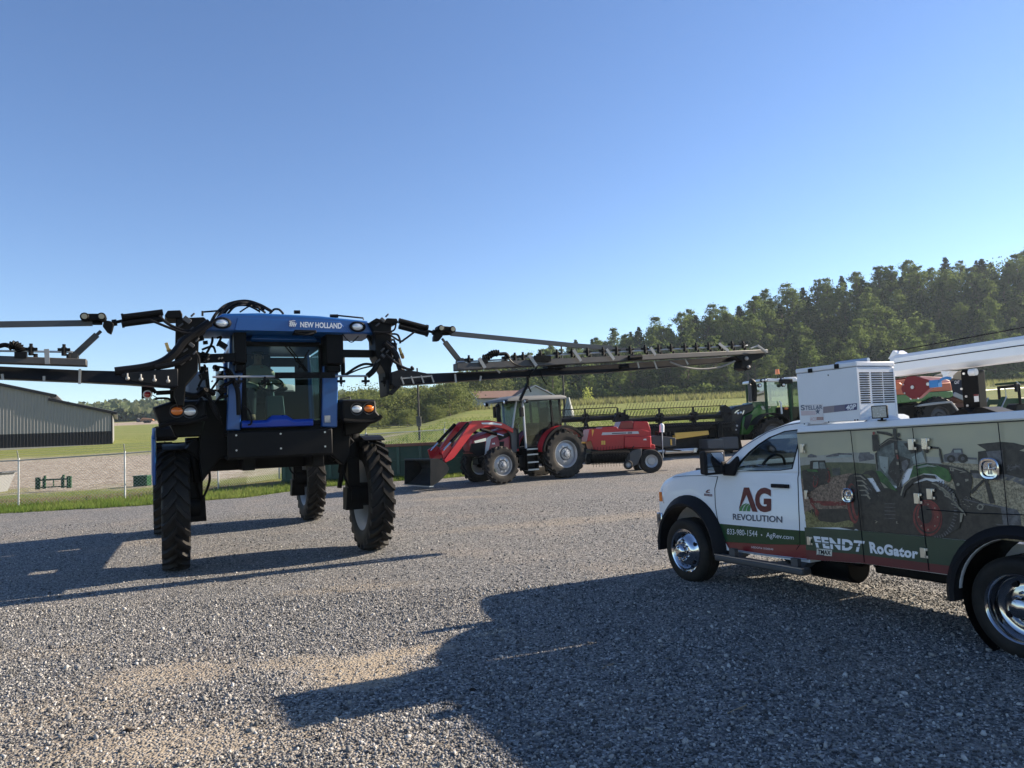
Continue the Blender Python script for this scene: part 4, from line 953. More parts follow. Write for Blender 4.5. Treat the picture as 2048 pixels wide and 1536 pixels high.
    for u, v in ((444, 646), (715, 653.5)):
        p = S(u, v, yb_-0.02); m = MB(); m.lathe([(0.115, 0.05), (0.13, -0.01), (0.10, -0.025), (0.095, 0.0)], (p.x, p.y, p.z), V((0, 1, 0)), 28); m.v = [(p.x+(a-p.x), b_, p.z+(cq-p.z)*0.66) for a, b_, cq in m.v]; w = m.build('work_light', BLACKP, hb)
        m = MB(); m.ball((p.x, p.y+0.0, p.z), (0.092, 0.03, 0.06), 18, 10); m.build('lens', LENSW, w, 60)
    m = MB(); a, b = S(588, 655, yb_-0.03), S(632, 667, yb_-0.03); m.box2((a.x, yb_-0.08, b.z), (b.x, yb_+0.2, a.z-0.04)); m.tube(spline([(a.x, yb_-0.06, b.z), ((a.x+b.x)/2, yb_-0.09, b.z-0.03), (b.x, yb_-0.05, b.z+0.02)]), 0.02, 6); m.build('camera_bracket', BLACKP, hb, bevel=0.01)
    # beam drop posts beside the cab
    for (ua, ub, va, vb) in ((466, 492, 664, 728), (648, 684, 668, 730)):
        a, b = S(ua, va, -1.2), S(ub, vb, -1.2); m = MB(); m.box2((a.x, -1.35, b.z), (b.x, -0.75, a.z+0.05)); m.box2((a.x+0.03, -1.25, b.z-0.12), (b.x-0.03, -0.8, b.z)); m.build('lift_mast', BLACK, t, bevel=0.02)
    for pa, pb, w_, h_, up_ in (((682, 707), (768, 708), 0.14, 0.11, (0, 0, 1)), ((392, 718), (470, 715), 0.14, 0.12, (0, 0, 1)), ((734, 668), (757, 712), 0.05, 0.09, (0, 1, 0)), ((405, 662), (385, 700), 0.05, 0.12, (0, 1, 0))):
        MB().bar(S(*pa, -1.3), S(*pb, -1.3), w_, h_, up_).build('cross_member', BLACK, t, bevel=0.008)
    # dark legs' housings between fenders, belly and wheels
    for pl, y_ in ((((338, 846), (410, 842), (402, 872), (352, 874)), -0.55), (((404, 800), (456, 800), (456, 917), (440, 917), (404, 965), (398, 900)), -0.5), (((664, 830), (702, 836), (700, 912), (688, 930), (664, 912)), -0.45), (((688, 838), (750, 840), (722, 866), (690, 872)), -0.55)):
        MB().prism([S(u, v, y_) for u, v in pl], (0, 0.5, 0)).build('leg_housing', BLACK, t, bevel=0.02)
    # ---- boom towers ----
    def tower(px, cap, nm):
        m = MB(); pts = [S(u, v, -1.55) for u, v in px]; m.prism(pts, (0, 0.42, 0))
        for pc in cap: m.prism([S(u, v, -1.58) for u, v in pc], (0, 0.46, 0))
        return m.build('boom_tower', BLACK, t, 20, bevel=0.012)
    tl = tower([(352, 636), (408, 634), (424, 650), (398, 672), (396, 742), (372, 770), (368, 812), (356, 812), (348, 790)], [[(329, 631), (335, 621), (361, 620), (365, 628), (365, 636), (335, 637)]], 'l')
    tr = tower([(738, 645), (783, 641), (783, 762), (776, 792), (774, 792), (770, 745), (752, 712), (750, 668)], [[(740, 644), (753, 636), (770, 641), (770, 646)], [(769, 641), (775, 636), (794, 637), (797, 645), (790, 650), (770, 646)]], 'r')
    for tw, spec in ((tl, ((374, 640, 0.05), (372, 668, 0.03), (383, 690, 0.035), (378, 716, 0.03))), (tr, ((765, 640, 0.035), (775, 690, 0.035), (766, 712, 0.03)))):
        m = MB()
        for u, v, r in spec:
            p = S(u, v, -1.62); m.box(p, (r*2.2, 0.06, r*1.4), Matrix.Rotation(R(40), 3, 'Y')); m.cyl(p+V((0.05, 0, 0.05)), p+V((0.1, 0, 0.1)), 0.014, 8); m.cyl(p-V((0.05, 0, 0.05)), p-V((0.11, 0, 0.1)), 0.014, 8)
        m.build('valve_block', DARKG, tw, bevel=0.005)
    for u, v in ((337, 700), (803, 708)):
        m = MB(); p = S(u, v, -1.6); m.cyl(p, p+V((-0.03, 0, 0.10)), 0.022, 10); m.cyl(p, p+V((0.05, 0.1, -0.04)), 0.03, 10); m.build('brass_valve', BRASS, t)
    # clutter of manifold, valves and hoses
    r2 = random.Random(4)
    for k in range(46):
        m = MB()
        left = k < 32
        u = r2.uniform(398, 452) if left else r2.uniform(752, 790); v = r2.uniform(672, 800) if left else r2.uniform(668, 730)
        p = S(u, v, -1.1+r2.uniform(-0.25, 0.3)); 
        if k % 3 == 0: m.box(p, (r2.uniform(0.05, 0.14), 0.1, r2.uniform(0.04, 0.10)), Matrix.Rotation(r2.uniform(-0.6, 0.6), 3, 'Y'))
        elif k % 3 == 1: m.cyl(p, p+V((r2.uniform(-0.12, 0.12), r2.uniform(-0.1, 0.1), r2.uniform(-0.12, 0.12))), r2.uniform(0.02, 0.05), 10)
        else:
            q = p+V((r2.uniform(-0.3, 0.3), r2.uniform(-0.2, 0.2), r2.uniform(-0.5, 0.1))); m.tube(spline([p, (p+q)/2+V((0.05, -0.08, 0.06)), q]), 0.018, 6)
        m.build('hydraulic_valve', BLACK, t)
    for u in (404, 408, 412): MB().bar(S(u-6, 726, -1.35), S(u, 714, -1.35), 0.03, 0.03).build('valve_lever', BLACK, t)
    m = MB()
    for k in range(14):
        u = r2.uniform(405, 450); v = r2.uniform(690, 780); p = S(u, v, -1.42); m.cyl(p, p+V((0.02, -0.01, 0.015)), 0.012, 8)
    m.build('hose_fitting', STEEL, t)
    # hose loops over the beam
    m = MB(); yh = -0.9
    for pts, r in ((((420, 650), (432, 628), (455, 609), (490, 602), (520, 610), (545, 624)), 0.024), (((425, 652), (445, 622), (470, 606), (500, 606), (528, 620)), 0.02), (((448, 628), (462, 612), (482, 605), (512, 608), (540, 622)), 0.02), (((455, 628), (470, 613), (492, 609), (515, 615), (530, 625)), 0.018), (((440, 634), (458, 617), (478, 611), (498, 612), (518, 622)), 0.016), (((404, 624), (430, 622), (445, 620)), 0.014), (((540, 627), (548, 619), (558, 619), (566, 627)), 0.018), (((480, 624), (500, 612), (517, 611), (519, 624)), 0.012)):
        MB().tube(spline([S(u, v, yh+0.12*math.sin(u)) for u, v in pts]), r, 7).build('hose_loop', HOSE, t)
    m = MB()
    for pts, r in ((((405, 622), (405, 632)), 0.016), (((588, 624), (600, 624)), 0.03), (((660, 632), (676, 632)), 0.03), (((676, 631), (726, 636), (727, 640)), 0.014)):
        MB().tube([S(u, v, -0.95) for u, v in pts], r, 7).build('roof_fitting', HOSE, t)
    m = MB()
    for pts, r, y in ((((318, 632), (340, 650), (375, 662), (410, 656), (424, 642)), 0.02, -1.66), (((300, 640), (345, 658), (372, 666), (400, 662), (430, 640)), 0.018, -1.7), (((230, 743), (290, 735), (325, 724), (350, 705), (372, 678), (420, 645)), 0.06, -1.66), (((310, 735), (350, 727), (380, 712)), 0.04, -1.7), (((392, 706), (398, 716), (399, 740)), 0.014, -1.7), (((405, 775), (395, 790), (370, 788), (345, 775)), 0.04, -1.3), (((412, 735), (418, 790), (428, 820), (440, 838)), 0.03, -1.0), (((452, 740), (462, 755), (475, 780), (478, 830)), 0.035, -1.0), (((488, 812), (500, 825), (503, 845), (496, 850)), 0.014, -1.15),
                      (((750, 668), (775, 668), (800, 682), (810, 678), (830, 663)), 0.016, -1.66), (((748, 664), (772, 665), (788, 660), (792, 648)), 0.014, -1.7), (((770, 685), (790, 706), (800, 735), (806, 745)), 0.05, -1.62), (((772, 710), (795, 728), (815, 738), (826, 738), (822, 733)), 0.022, -1.7), (((685, 668), (695, 680), (705, 684), (717, 672)), 0.008, -1.4), (((690, 750), (712, 735), (730, 728), (748, 730)), 0.02, -1.4), (((688, 752), (720, 738), (745, 732)), 0.012, -1.45)):
        MB().tube(spline([S(u, v, y) for u, v in pts]), r, 8).build('hydraulic_hose', HOSE, t)
    m = MB(); m.tube(spline([S(757, 722, -1.5), S(748, 740, -1.5), S(735, 752, -1.5)]), 0.045, 10); m.build('hose_elbow', BLACKP, t)
    # middle spray pipe before the cab
    m = MB(); m.tube([S(425, 754, -1.5), S(548, 753, -1.5), S(735, 752, -1.5)], 0.017, 8); m.build('spray_pipe', GALV, t)
    a, b = S(550, 745, -1.52), S(670, 756, -1.52); m = MB(); m.box2((a.x, -1.54, b.z), (b.x, -1.50, a.z)); 
    for k in range(5): m.cyl((a.x+0.06+0.2*k, -1.56, (a.z+b.z)/2), (a.x+0.06+0.2*k, -1.54, (a.z+b.z)/2), 0.02, 8)
    m.build('pipe_bracket', BLACK, t)
    m = MB()
    for u in (478, 530, 682, 731, 768):
        p = S(u, 756 if u < 760 else 757, -1.5); m.cyl(p+V((0, 0, 0.02)), p+V((0, 0, -0.09)), 0.022, 8); m.box(p+V((0, 0, -0.05)), (0.12, 0.05, 0.035)); m.cyl(p+V((0, 0, -0.09)), p+V((0, 0, -0.13)), 0.012, 6)
    m.build('spray_nozzle', BLACKP, t)
    # marker lamp plate left of the tower
    m = MB(); m.prism([S(u, v, -1.0) for u, v in ((283, 773), (303, 773), (306, 782), (304, 792), (300, 797), (283, 797))], (0, 0.02, 0)); m.bar(S(302, 774, -1.0), S(312, 786, -1.0), 0.04, 0.05); m.bar(S(312, 786, -1.0), S(352, 784, -1.0), 0.05, 0.06); m.tube(spline([S(312, 800, -1.0), S(314, 797, -1.0), S(335, 797, -1.0), S(345, 803, -1.0)]), 0.018, 6); m.tube([S(305, 790, -1.0), S(316, 797, -1.0)], 0.006, 5); m.box(S(352, 790, -1.0), (0.16, 0.12, 0.2)); mk = m.build('marker_bracket', BLACK, t)
    p = S(295, 789, -1.03); m = MB(); m.lathe([(0.062, 0.012), (0.062, 0.0), (0.045, -0.004)], p, 'y', 20); m.build('reflector_ring', CREAM, mk); m = MB(); m.ball(p, (0.046, 0.02, 0.046), 16, 8); m.build('tail_lamp', LENSR, mk)
    # ---- booms ----
    BARM = mat('boom_steel', (0.010, 0.011, 0.014), 0.35, var=0.25, dust=0.05, scale=3); BTOP = mat('boom_top_steel', (0.035, 0.034, 0.033), 0.5, var=0.25, dust=0.2, scale=3); STRAP = mat('strap_zinc', (0.33, 0.32, 0.30), 0.5, 0.4, var=0.2)
    ROD = mat('tie_rod_grey', (0.05, 0.055, 0.062), 0.45, var=0.15)
    yk = -1.62
    def K(u, v, dy=0.0): return S(u, v, yk+dy)
    def boom(side):
        if side == 'r':
            main = [((788, 747), (788, 772), 0.30), ((865, 747), (865, 767), 0.26), ((1040, 740), (1040, 754), 0.22), ((1200, 730), (1200, 746), 0.2), ((1345, 720), (1345, 734), 0.18), ((1490, 711), (1490, 721), 0.14)]
            upper = ((910, 727), (911, 742), (1531, 699), (1533, 707)); dyu = -0.16
            gus = [(784, 744), (800, 739), (830, 742), (852, 746), (866, 752), (864, 759), (802, 770), (792, 776), (784, 768)]
        else:
            main = [((352, 738), (352, 776), 0.30), ((250, 743), (250, 769), 0.26), ((170, 741), (170, 765), 0.24), ((0, 733), (0, 758), 0.22), ((-300, 726), (-300, 748), 0.2), ((-620, 716), (-620, 736), 0.16)]
            upper = ((174, 719), (174, 733), (-620, 690), (-620, 706)); dyu = -0.16
            gus = [(356, 737), (250, 745), (240, 750), (262, 762), (330, 772), (356, 772)]
        m = MB(); lp = []
        for (a, b, d) in main:
            p, q = K(*a), K(*b); lp.append([V((p.x, yk-d*0.32, q.z)), V((p.x, yk+d*0.68, q.z)), V((p.x, yk+d*0.6, p.z)), V((p.x, yk-d*0.15, p.z))])
        m.loft(lp); arm = m.build('boom_arm', BARM, t, 25, bevel=0.012)
        m = MB(); m.prism([K(u, v, -0.1) for u, v in gus], (0, 0.4, 0))
        if side == 'r': m.bar(K(798, 770), K(780, 788), 0.06, 0.07); m.tube([K(776, 760), K(776, 780), K(778, 790)], 0.025, 8)
        m.build('hinge_plate', BARM, arm, bevel=0.008)
        m = MB()
        for k in range(4):
            m = MB(); u, v = ((802+20*k, 760-1.2*k) if side == 'r' else (255+27*k, 757+1.8*k)); p = K(u, v, -0.12)
            if side == 'r': m.bar(p+V((0, -0.01, 0.05)), p+V((0.04, -0.01, -0.07)), 0.02, 0.02)
            else: m.cyl(p+V((0, -0.01, 0.07)), p+V((0, -0.01, 0)), 0.012, 6); m.ball(p+V((0, -0.01, 0)), 0.028, 8, 6)
            m.build('hinge_bolt', STRAP, arm)
        if side == 'r': MB().bar(K(801, 757, -0.12), K(863, 752, -0.12), 0.015, 0.02).build('hinge_strip', STRAP, arm)
        a, b, c_, d_ = [K(u, v, dyu) for u, v in upper]
        m = MB(); w0 = 0.2
        m.loft([[V((a.x, a.y-w0/2, b.z)), V((a.x, a.y+w0/2, b.z)), V((a.x, a.y+w0/2, a.z)), V((a.x, a.y-w0*0.42, a.z))], [V((c_.x, c_.y-w0*0.36, d_.z)), V((c_.x, c_.y+w0*0.36, d_.z)), V((c_.x, c_.y+w0*0.36, c_.z)), V((c_.x, c_.y-w0*0.3, c_.z))]])
        up = m.build('folded_boom', BTOP, t, 25, bevel=0.01)
        m = MB()
        if side == 'r':
            st = ((958, 716, 970, 736), (1058, 710, 1073, 732), (1147, 700, 1162, 722), (1213, 698, 1228, 719), (1301, 695, 1311, 710), (1438, 687, 1457, 702), (1515, 691, 1533, 704))
            st2 = ((990, 736, 1000, 746), (1275, 724, 1278, 736), (1308, 722, 1314, 738), (1370, 718, 1376, 729), (910, 748, 912, 765), (962, 752, 960, 762))
        else:
            st = ((93, 698, 95, 728),); st2 = ((160, 738, 159, 768), (4, 748, 6, 760), (88, 752, 88, 762))
        for u0, v0, u1, v1 in st: MB().bar(K(u0, v0, dyu-0.12), K(u1, v1, dyu-0.12), 0.012, 0.055, (1, 0, 0)).build('boom_strap', STRAP, up)
        for u0, v0, u1, v1 in st2: MB().bar(K(u0, v0, -0.11), K(u1, v1, -0.11), 0.012, 0.03, (1, 0, 0)).build('boom_band', STRAP, arm)
        m = MB()
        if side == 'r': pr = [K(915, 724, dyu-0.02), K(1010, 719, dyu-0.02), K(1130, 709, dyu-0.02), K(1495, 691, dyu-0.02)]
        else: pr = [K(145, 704, dyu-0.02), K(0, 702, dyu-0.02), K(-620, 675, dyu-0.02)]
        m.tube(pr, 0.014, 7); m.build('nozzle_pipe', GALV, up)
        us = [1046, 1081, 1114, 1144, 1175, 1206, 1233, 1260, 1290, 1317, 1342, 1369, 1392, 1417, 1440, 1464, 1486, 938, 1012, 1030] if side == 'r' else [128, 62, -20, -80, -140, -210]
        def pipez(u):
            kx = [915, 1010, 1130, 1495] if side == 'r' else [145, 0, -620]; kv = [724, 719, 709, 691] if side == 'r' else [704, 702, 675]
            if side == 'l': kx, kv = kx[::-1], kv[::-1]
            return float(np.interp(u, kx, kv))
        for u in us:
            p = K(u, pipez(u), dyu-0.03); m = MB()
            m.cyl(p+V((0, 0, -0.05)), p+V((0, 0, 0.06)), 0.03, 8); m.box(p+V((0, 0, 0.03)), (0.14, 0.05, 0.035)); m.cyl(p+V((0, 0, 0.06)), p+V((0, 0, 0.10)), 0.02, 8); m.cyl(p+V((0.05, 0, -0.03)), p+V((0.05, 0, -0.08)), 0.025, 8)
            m.build('spray_nozzle', BLACKP, up)
        # coupling with ribbed hose
        m = MB()
        if side == 'r': pts = [K(u, v, dyu-0.05) for u, v in ((966, 716), (976, 714), (983, 708), (992, 706), (1000, 708), (1012, 708), (1018, 715))]
        else: pts = [K(u, v, dyu-0.05) for u, v in ((42, 703), (38, 695), (30, 690), (20, 692), (8, 690), (-10, 695))]
        pts = spline(pts, 5); m.tube(pts, [0.045+0.018*(i % 2) if i < len(pts)*0.6 else 0.03 for i in range(len(pts))], 8); m.box(pts[0]+V((0, 0, -0.05)), (0.13, 0.1, 0.08)); m.build('hose_coupling', BLACKP, up)
        # tie rod, rocker link, cylinders, brace
        m = MB()
        if side == 'r': rod = [K(902, 667), K(1160, 692), K(1223, 696)]; rod2 = [K(1223, 697), K(1300, 699)]
        else: rod = [K(185, 646), K(0, 649), K(-400, 660)]; rod2 = [K(-400, 660), K(-620, 664)]
        for a, b in zip(rod, rod[1:]): m.bar(a, b, 0.06, 0.075)
        m.bar(rod2[0], rod2[1], 0.05, 0.035); m.build('tie_rod', ROD, t)
        sg = 1 if side == 'r' else -1
        lk = ((879, 658), (902, 660)) if side == 'r' else ((204, 635), (170, 635))
        m = MB(); a, b = K(*lk[0], -0.06), K(*lk[1], -0.06); m.bar(a, b, 0.14, 0.085)
        for q in (a, b): m.cyl(q+V((0, -0.09, 0)), q+V((0, 0.09, 0)), 0.055, 14)
        hz = ((872, 662), (884, 664), (886, 672), (878, 682), (868, 682), (868, 674)) if side == 'r' else ((222, 642), (208, 640), (205, 652), (214, 664), (222, 668), (225, 660), (228, 648))
        m.prism([K(u, v, -0.05) for u, v in hz], (0, 0.1, 0))
        m.cyl(K(*((884, 668) if side == 'r' else (205, 646))), rod[0], 0.03, 8)
        m.build('rocker_link', BLACK, t, bevel=0.01)
        for q in (a, b): MB().cyl(q+V((0, -0.105, 0)), q+V((0, -0.09, 0)), 0.035, 12).build('roller_pin', mat('dull_brass', (0.32, 0.28, 0.2), 0.4, 0.7), t)
        m = MB()
        if side == 'r': c0, c1, c2 = (798, 647), (852, 661), (872, 666)
        else: c0, c1, c2 = (326, 631), (248, 641), (224, 646)
        a, b, cc = K(*c0), K(*c1), K(*c2)
        for dz in (0.045, -0.045):
            m.cyl(a+V((0, 0, dz)), b+V((0, 0, dz)), 0.045, 12); m.cyl(b+V((0, 0, dz)), b+(b-a).normalized()*0.03+V((0, 0, dz)), 0.055, 12)
        m.cyl(b, cc, 0.022, 8); m.cyl(cc-(b-a).normalized()*0.06, cc, 0.045, 8); m.build('lift_cylinder', BLACK, t)
        m = MB(); a, b = (K(884, 677), K(921, 724)) if side == 'r' else (K(202, 662), K(147, 713))
        e = (b-a); m.cyl(a, a+e*0.2, 0.022, 8); m.bar(a+e*0.15, b, 0.075, 0.06, (0, 1, 0)); m.cyl(b+V((0, -0.08, 0)), b+V((0, 0.08, 0)), 0.06, 12); m.build('brace_strut', BTOP, t)
        if side == 'r':
            m = MB(); m.bar(K(1055, 738, 0.1), K(1055, 769, 0.1), 0.035, 0.035, (0, 1, 0)); m.bar(K(1055, 768, 0.1), K(1040, 800, 0.1), 0.04, 0.045, (0, 1, 0)); m.bar(K(1055, 770, 0.1), K(1062, 784, 0.1), 0.018, 0.018, (0, 1, 0)); m.bar(K(1074, 734, -0.1), K(1056, 757, -0.1), 0.02, 0.025, (0, 1, 0)); m.tube(spline([K(1082, 742, -0.1), K(1085, 756, -0.1), K(1094, 771, -0.1)]), 0.01, 6); m.build('drop_leg', BLACK, arm)
            m = MB(); m.tube(spline([K(1340, 724, -0.2), K(1365, 733, -0.2), K(1400, 738, -0.2), (K(1440, 734, -0.2)), K(1470, 722, -0.2)]), 0.018, 7); m.build('sagging_hose', mat('worn_hose', (0.20, 0.19, 0.17), 0.6), arm)
            m = MB(); m.tube(spline([K(1018, 717, -0.28), K(1028, 727, -0.28), K(1045, 733, -0.28), K(1062, 732, -0.28)]), 0.012, 6)
            m.build('looped_hose', HOSE, arm); MB().cyl(K(1258, 716, -0.28), K(1282, 714, -0.28), 0.05, 10).build('hose_clamp', BLACK, arm); MB().cyl(K(1240, 734, -0.2), K(1256, 732, -0.2), 0.045, 10).build('hose_clamp', BLACK, arm); MB().box(K(1085, 717, -0.27), (0.3, 0.05, 0.1)).build('boom_joint', BLACK, arm); MB().box(K(1108, 730, -0.05), (0.34, 0.2, 0.13)).build('boom_joint', BLACK, arm)
            m = MB(); m.prism([K(u, v, -0.2) for u, v in ((1470, 712), (1525, 704), (1531, 708), (1524, 716), (1505, 722), (1503, 738), (1492, 741), (1482, 736), (1484, 722))], (0, 0.22, 0))
            m.build('boom_tip', BLACK, up, bevel=0.01)
            m = MB(); m.bar(K(1514, 691, -0.27), K(1533, 705, -0.27), 0.02, 0.05, (0, 1, 0)); m.bar(K(1500, 697, -0.27), K(1514, 692, -0.27), 0.02, 0.04, (0, 1, 0)); m.ball(K(1493, 717, -0.22), 0.04, 10, 8); m.ball(K(1497, 734, -0.22), 0.035, 10, 8); m.build('tip_guard', STRAP, up)
    boom('r'); boom('l')
    # safety sticker on the cab pillar
    p = S(655, 838, yc-0.13); m = MB(); m.box(p, (0.09, 0.004, 0.11)); m.build('warning_sticker', mat('sticker_grey', (0.4, 0.4, 0.38), 0.6, var=0.5, scale=80), t)
    return dict(zb=zb, sx=sx, cx=cx, wz=wz)
SPI = sprayer()
# ---------------- service truck ----------------
FT = frame(2.035, 9.3175, 0.0, math.degrees(math.atan2(-3.51, 1.736)))
def T(u, v, y): return P(FT, u, v, 'y', y)
def z1(x, y, yy=0.1): return T(1300+x/3.84, 800+y/3.84, yy)
def z2(x, y, yy): return T(1560+x/4.197, 640+y/4.197, yy)
def z3(x, y, yy=0.0): return T(1580+x/4.376, 800+y/4.376, yy)
def z8(x, y, yy): return T(1780+x/7.642, 730+y/7.642, yy)
def z6(x, y, yy=0.1): return T(1460+x/8.533, 990+y/8.533, yy)
def truck():
    t = thing('service_truck', 'white service truck with a farm picture printed on its tool body', 'truck', FT)
    W2 = 1.8
    TBLACK = mat('truck_trim_black', (0.014, 0.014, 0.016), 0.6, var=0.15, bump=0.04, bscale=400)
    SEAM = mat('panel_gap', (0.01, 0.01, 0.014), 0.8)
    TG = mat('stripe_green', (0.012, 0.055, 0.022), 0.3, coat=0.4, var=0.08); TRD = mat('stripe_red', (0.17, 0.012, 0.016), 0.3, coat=0.4, var=0.1)
    # ---- cab and front, lower body ----
    arch = [V((0.52*math.cos(a), 0, 0.40+0.56*math.sin(a))) for a in [R(x) for x in range(8, 173, 11)]]
    low = [(1.83, 0.46), (0.60, 0.45)]+[(p.x, p.z) for p in arch]+[(-0.58, 0.52), (-0.61, 0.86), (-0.585, 1.12), (-0.52, 1.19), (-0.3, 1.268), (0.05, 1.325), (0.5, 1.372), (0.85, 1.372), (1.83, 1.385)]
    m = MB(); secs = []
    for y, dz, dx in ((0.16, 0.03, 0.0), (0.115, -0.01, 0), (0.1, -0.05, 0)):
        secs.append([V((x, y, z+(dz if z > 1.1 else 0))) for x, z in low])
    far = [[V((x, 1.9+0.1-(q[0].y), z_.z)) for (x, z), z_ in zip(low, q)] for q in secs]
    loops = [secs[2], secs[1], secs[0]]+[far[0], far[1], far[2]]
    m.loft(loops); m.build('body', WHITE, t, 30, bevel=0.0)
    m = MB(); hl = []
    for y, k in ((0.27, 0.0), (0.40, 0.75), (0.6, 0.9), (1.0, 1.0), (1.4, 0.9), (1.6, 0.75), (1.73, 0.0)):
        hl.append([V((-0.50+0.02*abs(y-1), y, 1.19)), V((-0.42, y, 1.21+0.06*k)), V((-0.30, y, 1.26+0.075*k)), V((0.0, y, 1.32+0.075*k)), V((0.3, y, 1.35+0.085*k)), V((0.72, y, 1.38+0.09*k)), V((0.8, y, 1.3)), V((0.0, y, 1.1)), V((-0.5, y, 1.1))])
    m.loft(hl); h = m.build('hood', WHITE, t, 40, bevel=0.01)
    m = MB(); a, b = z1(345, 545, 0.33), z1(415, 545, 0.33); m.box2((a.x, 0.34, a.z-0.005), (b.x+0.1, 0.38, a.z+0.035)); m.build('hood_vent', TBLACK, h, bevel=0.008)
    m = MB(); m.box2((-0.63, 0.12, 0.62), (-0.59, 1.88, 0.86)); m.box2((-0.66, 0.08, 0.60), (-0.55, 1.92, 0.80)); m.box2((-0.60, 0.4, 0.86), (-0.575, 1.6, 1.14)); m.build('bumper', CHROME, t, bevel=0.02)
    m = MB(); m.loft([[V((-0.615, 0.13, 0.92)), V((-0.50, 0.092, 0.92)), V((-0.52, 0.092, 1.12)), V((-0.60, 0.13, 1.12))], [V((-0.625, 0.42, 0.92)), V((-0.5, 0.42, 0.92)), V((-0.52, 0.42, 1.12)), V((-0.60, 0.42, 1.12))]]); m.build('headlight', LENSW, t, bevel=0.012)
    m = MB(); m.loft([[V((-0.585, 0.088, 0.95)), V((-0.53, 0.086, 0.95)), V((-0.54, 0.086, 1.07)), V((-0.585, 0.088, 1.07))], [V((-0.62, 0.14, 0.95)), V((-0.53, 0.14, 0.95)), V((-0.54, 0.14, 1.07)), V((-0.61, 0.14, 1.07))]]); m.build('side_marker', LENSA, t)
    # fender flare
    def flare(cx, ri, ro, y_in, y_out, cz, zs, a0, a1, name):
        m = MB(); lp = []
        for a in np.linspace(R(a0), R(a1), 22):
            c, s = math.cos(a), math.sin(a)
            lp.append([V((cx+ri*c, y_in+0.12, cz+ri*s*zs)), V((cx+ri*c, y_out, cz+ri*s*zs)), V((cx+(ri+0.03)*c, y_out-0.012, cz+(ri+0.03)*s*zs)), V((cx+ro*c, y_in-0.02, cz+ro*s*zs)), V((cx+ro*c, y_in+0.12, cz+ro*s*zs))])
        m.loft(lp); return m.build(name, TBLACK, t, 50)
    flare(0, 0.50, 0.62, 0.095, -0.01, 0.40, 1.06, -2, 186, 'fender_flare'); flare(0, 0.50, 0.62, 1.905-0.12, 1.9, 0.40, 1.06, -2, 186, 'fender_flare')
    # ---- greenhouse ----
    outer = [(0.60, 1.385), (0.67, 1.44), (0.80, 1.545), (0.965, 1.663), (1.14, 1.75), (1.32, 1.815), (1.57, 1.876), (1.835, 1.902), (1.845, 1.62), (1.845, 1.38), (1.3, 1.37), (0.9, 1.365)]
    inn = [z1(645, 548), z1(663, 500), z1(690, 458), z1(738, 398), z1(800, 340), z1(872, 288), z1(985, 240), z1(1108, 224), z1(1118, 262), z1(1092, 530), z1(1000, 543), z1(820, 547)]
    inner = [(p.x, p.z) for p in inn]
    for y0, y1 in ((0.1, 0.15), (1.9, 1.85)):
        m = MB(); vs = []; n = len(outer)
        tb = lambda z: (0.11*max(0, z-1.38)/0.5)*(1 if y0 < 1 else -1)
        for yy in (y0, y1):
            for ring in (outer, inner): vs += [V((x, yy+tb(z), z)) for x, z in ring]
        fs = []
        for i in range(n):
            j = (i+1) % n
            fs += [(i, j, n+j, n+i), (2*n+i, 3*n+i, 3*n+j, 2*n+j), (i, 2*n+i, 2*n+j, j), (n+i, n+j, 3*n+j, 3*n+i)]
        m.add(vs, fs); m.build('door_frame', WHITE, t, 30)
        m = MB(); yy = y0-0.003*(1 if y0 < 1 else -1)
        pts = [V((x, yy+tb(z), z)) for x, z in inner]; cc = sum(pts, V())/n
        m.loft([pts+[], [cc+(p-cc)*0.955+V((0, 0.004, 0)) for p in pts], [cc+(p-cc)*0.955+V((0, 0.03 if y0 < 1 else -0.03, 0)) for p in pts], [p+V((0, 0.03 if y0 < 1 else -0.03, 0)) for p in pts]], cap=False); m.build('window_seal', TBLACK, t, 30)
        m = MB(); m.poly([cc+(p-cc)*0.97+V((0, 0.012 if y0 < 1 else -0.012, 0)) for p in pts]); m.build('side_window', GLASSD if y0 < 1 else GLASSB, t, 0)
    tb = lambda z: 0.11*max(0, z-1.38)/0.5
    m = MB(); lp = []
    for f_, dz in ((0.0, 0), (0.05, 0.025), (0.3, 0.045), (0.5, 0.05), (0.7, 0.045), (0.95, 0.025), (1.0, 0)):
        lp.append([V((x, 0.1+tb(z)+(W2-2*tb(z))*f_, z+dz*(min(1, (x-1.1)/0.3) if x < 1.4 else 1))) for x, z in ((1.14, 1.75), (1.32, 1.815), (1.57, 1.876), (1.835, 1.902))]+[V((1.84, 0.1+tb(1.88)+(W2-2*tb(1.88))*f_, 1.85)), V((1.3, 0.1+tb(1.78)+(W2-2*tb(1.78))*f_, 1.77))])
    m.loft(lp); m.build('cab_roof', WHITE, t, 40)
    m = MB(); m.poly([(0.68, 0.12, 1.40), (0.68, 1.88, 1.40), (1.15, 1.80, 1.755), (1.15, 0.20, 1.755)]); m.build('windscreen', GLASSB, t, 0)
    m = MB(); m.box2((1.79, 0.12, 0.6), (1.83, 1.88, 1.42)); m.box2((1.80, 0.2, 1.42), (1.835, 0.42, 1.86)); m.box2((1.80, 1.58, 1.42), (1.835, 1.8, 1.86)); m.box2((1.80, 0.42, 1.76), (1.835, 1.58, 1.86)); m.build('cab_rear_wall', WHITE, t)
    m = MB(); m.poly([(1.815, 0.42, 1.42), (1.815, 1.58, 1.42), (1.815, 1.58, 1.76), (1.815, 0.42, 1.76)]); m.build('rear_window', GLASSD, t, 0)
    INT = mat('truck_interior', (0.02, 0.02, 0.022), 0.6, var=0.2)
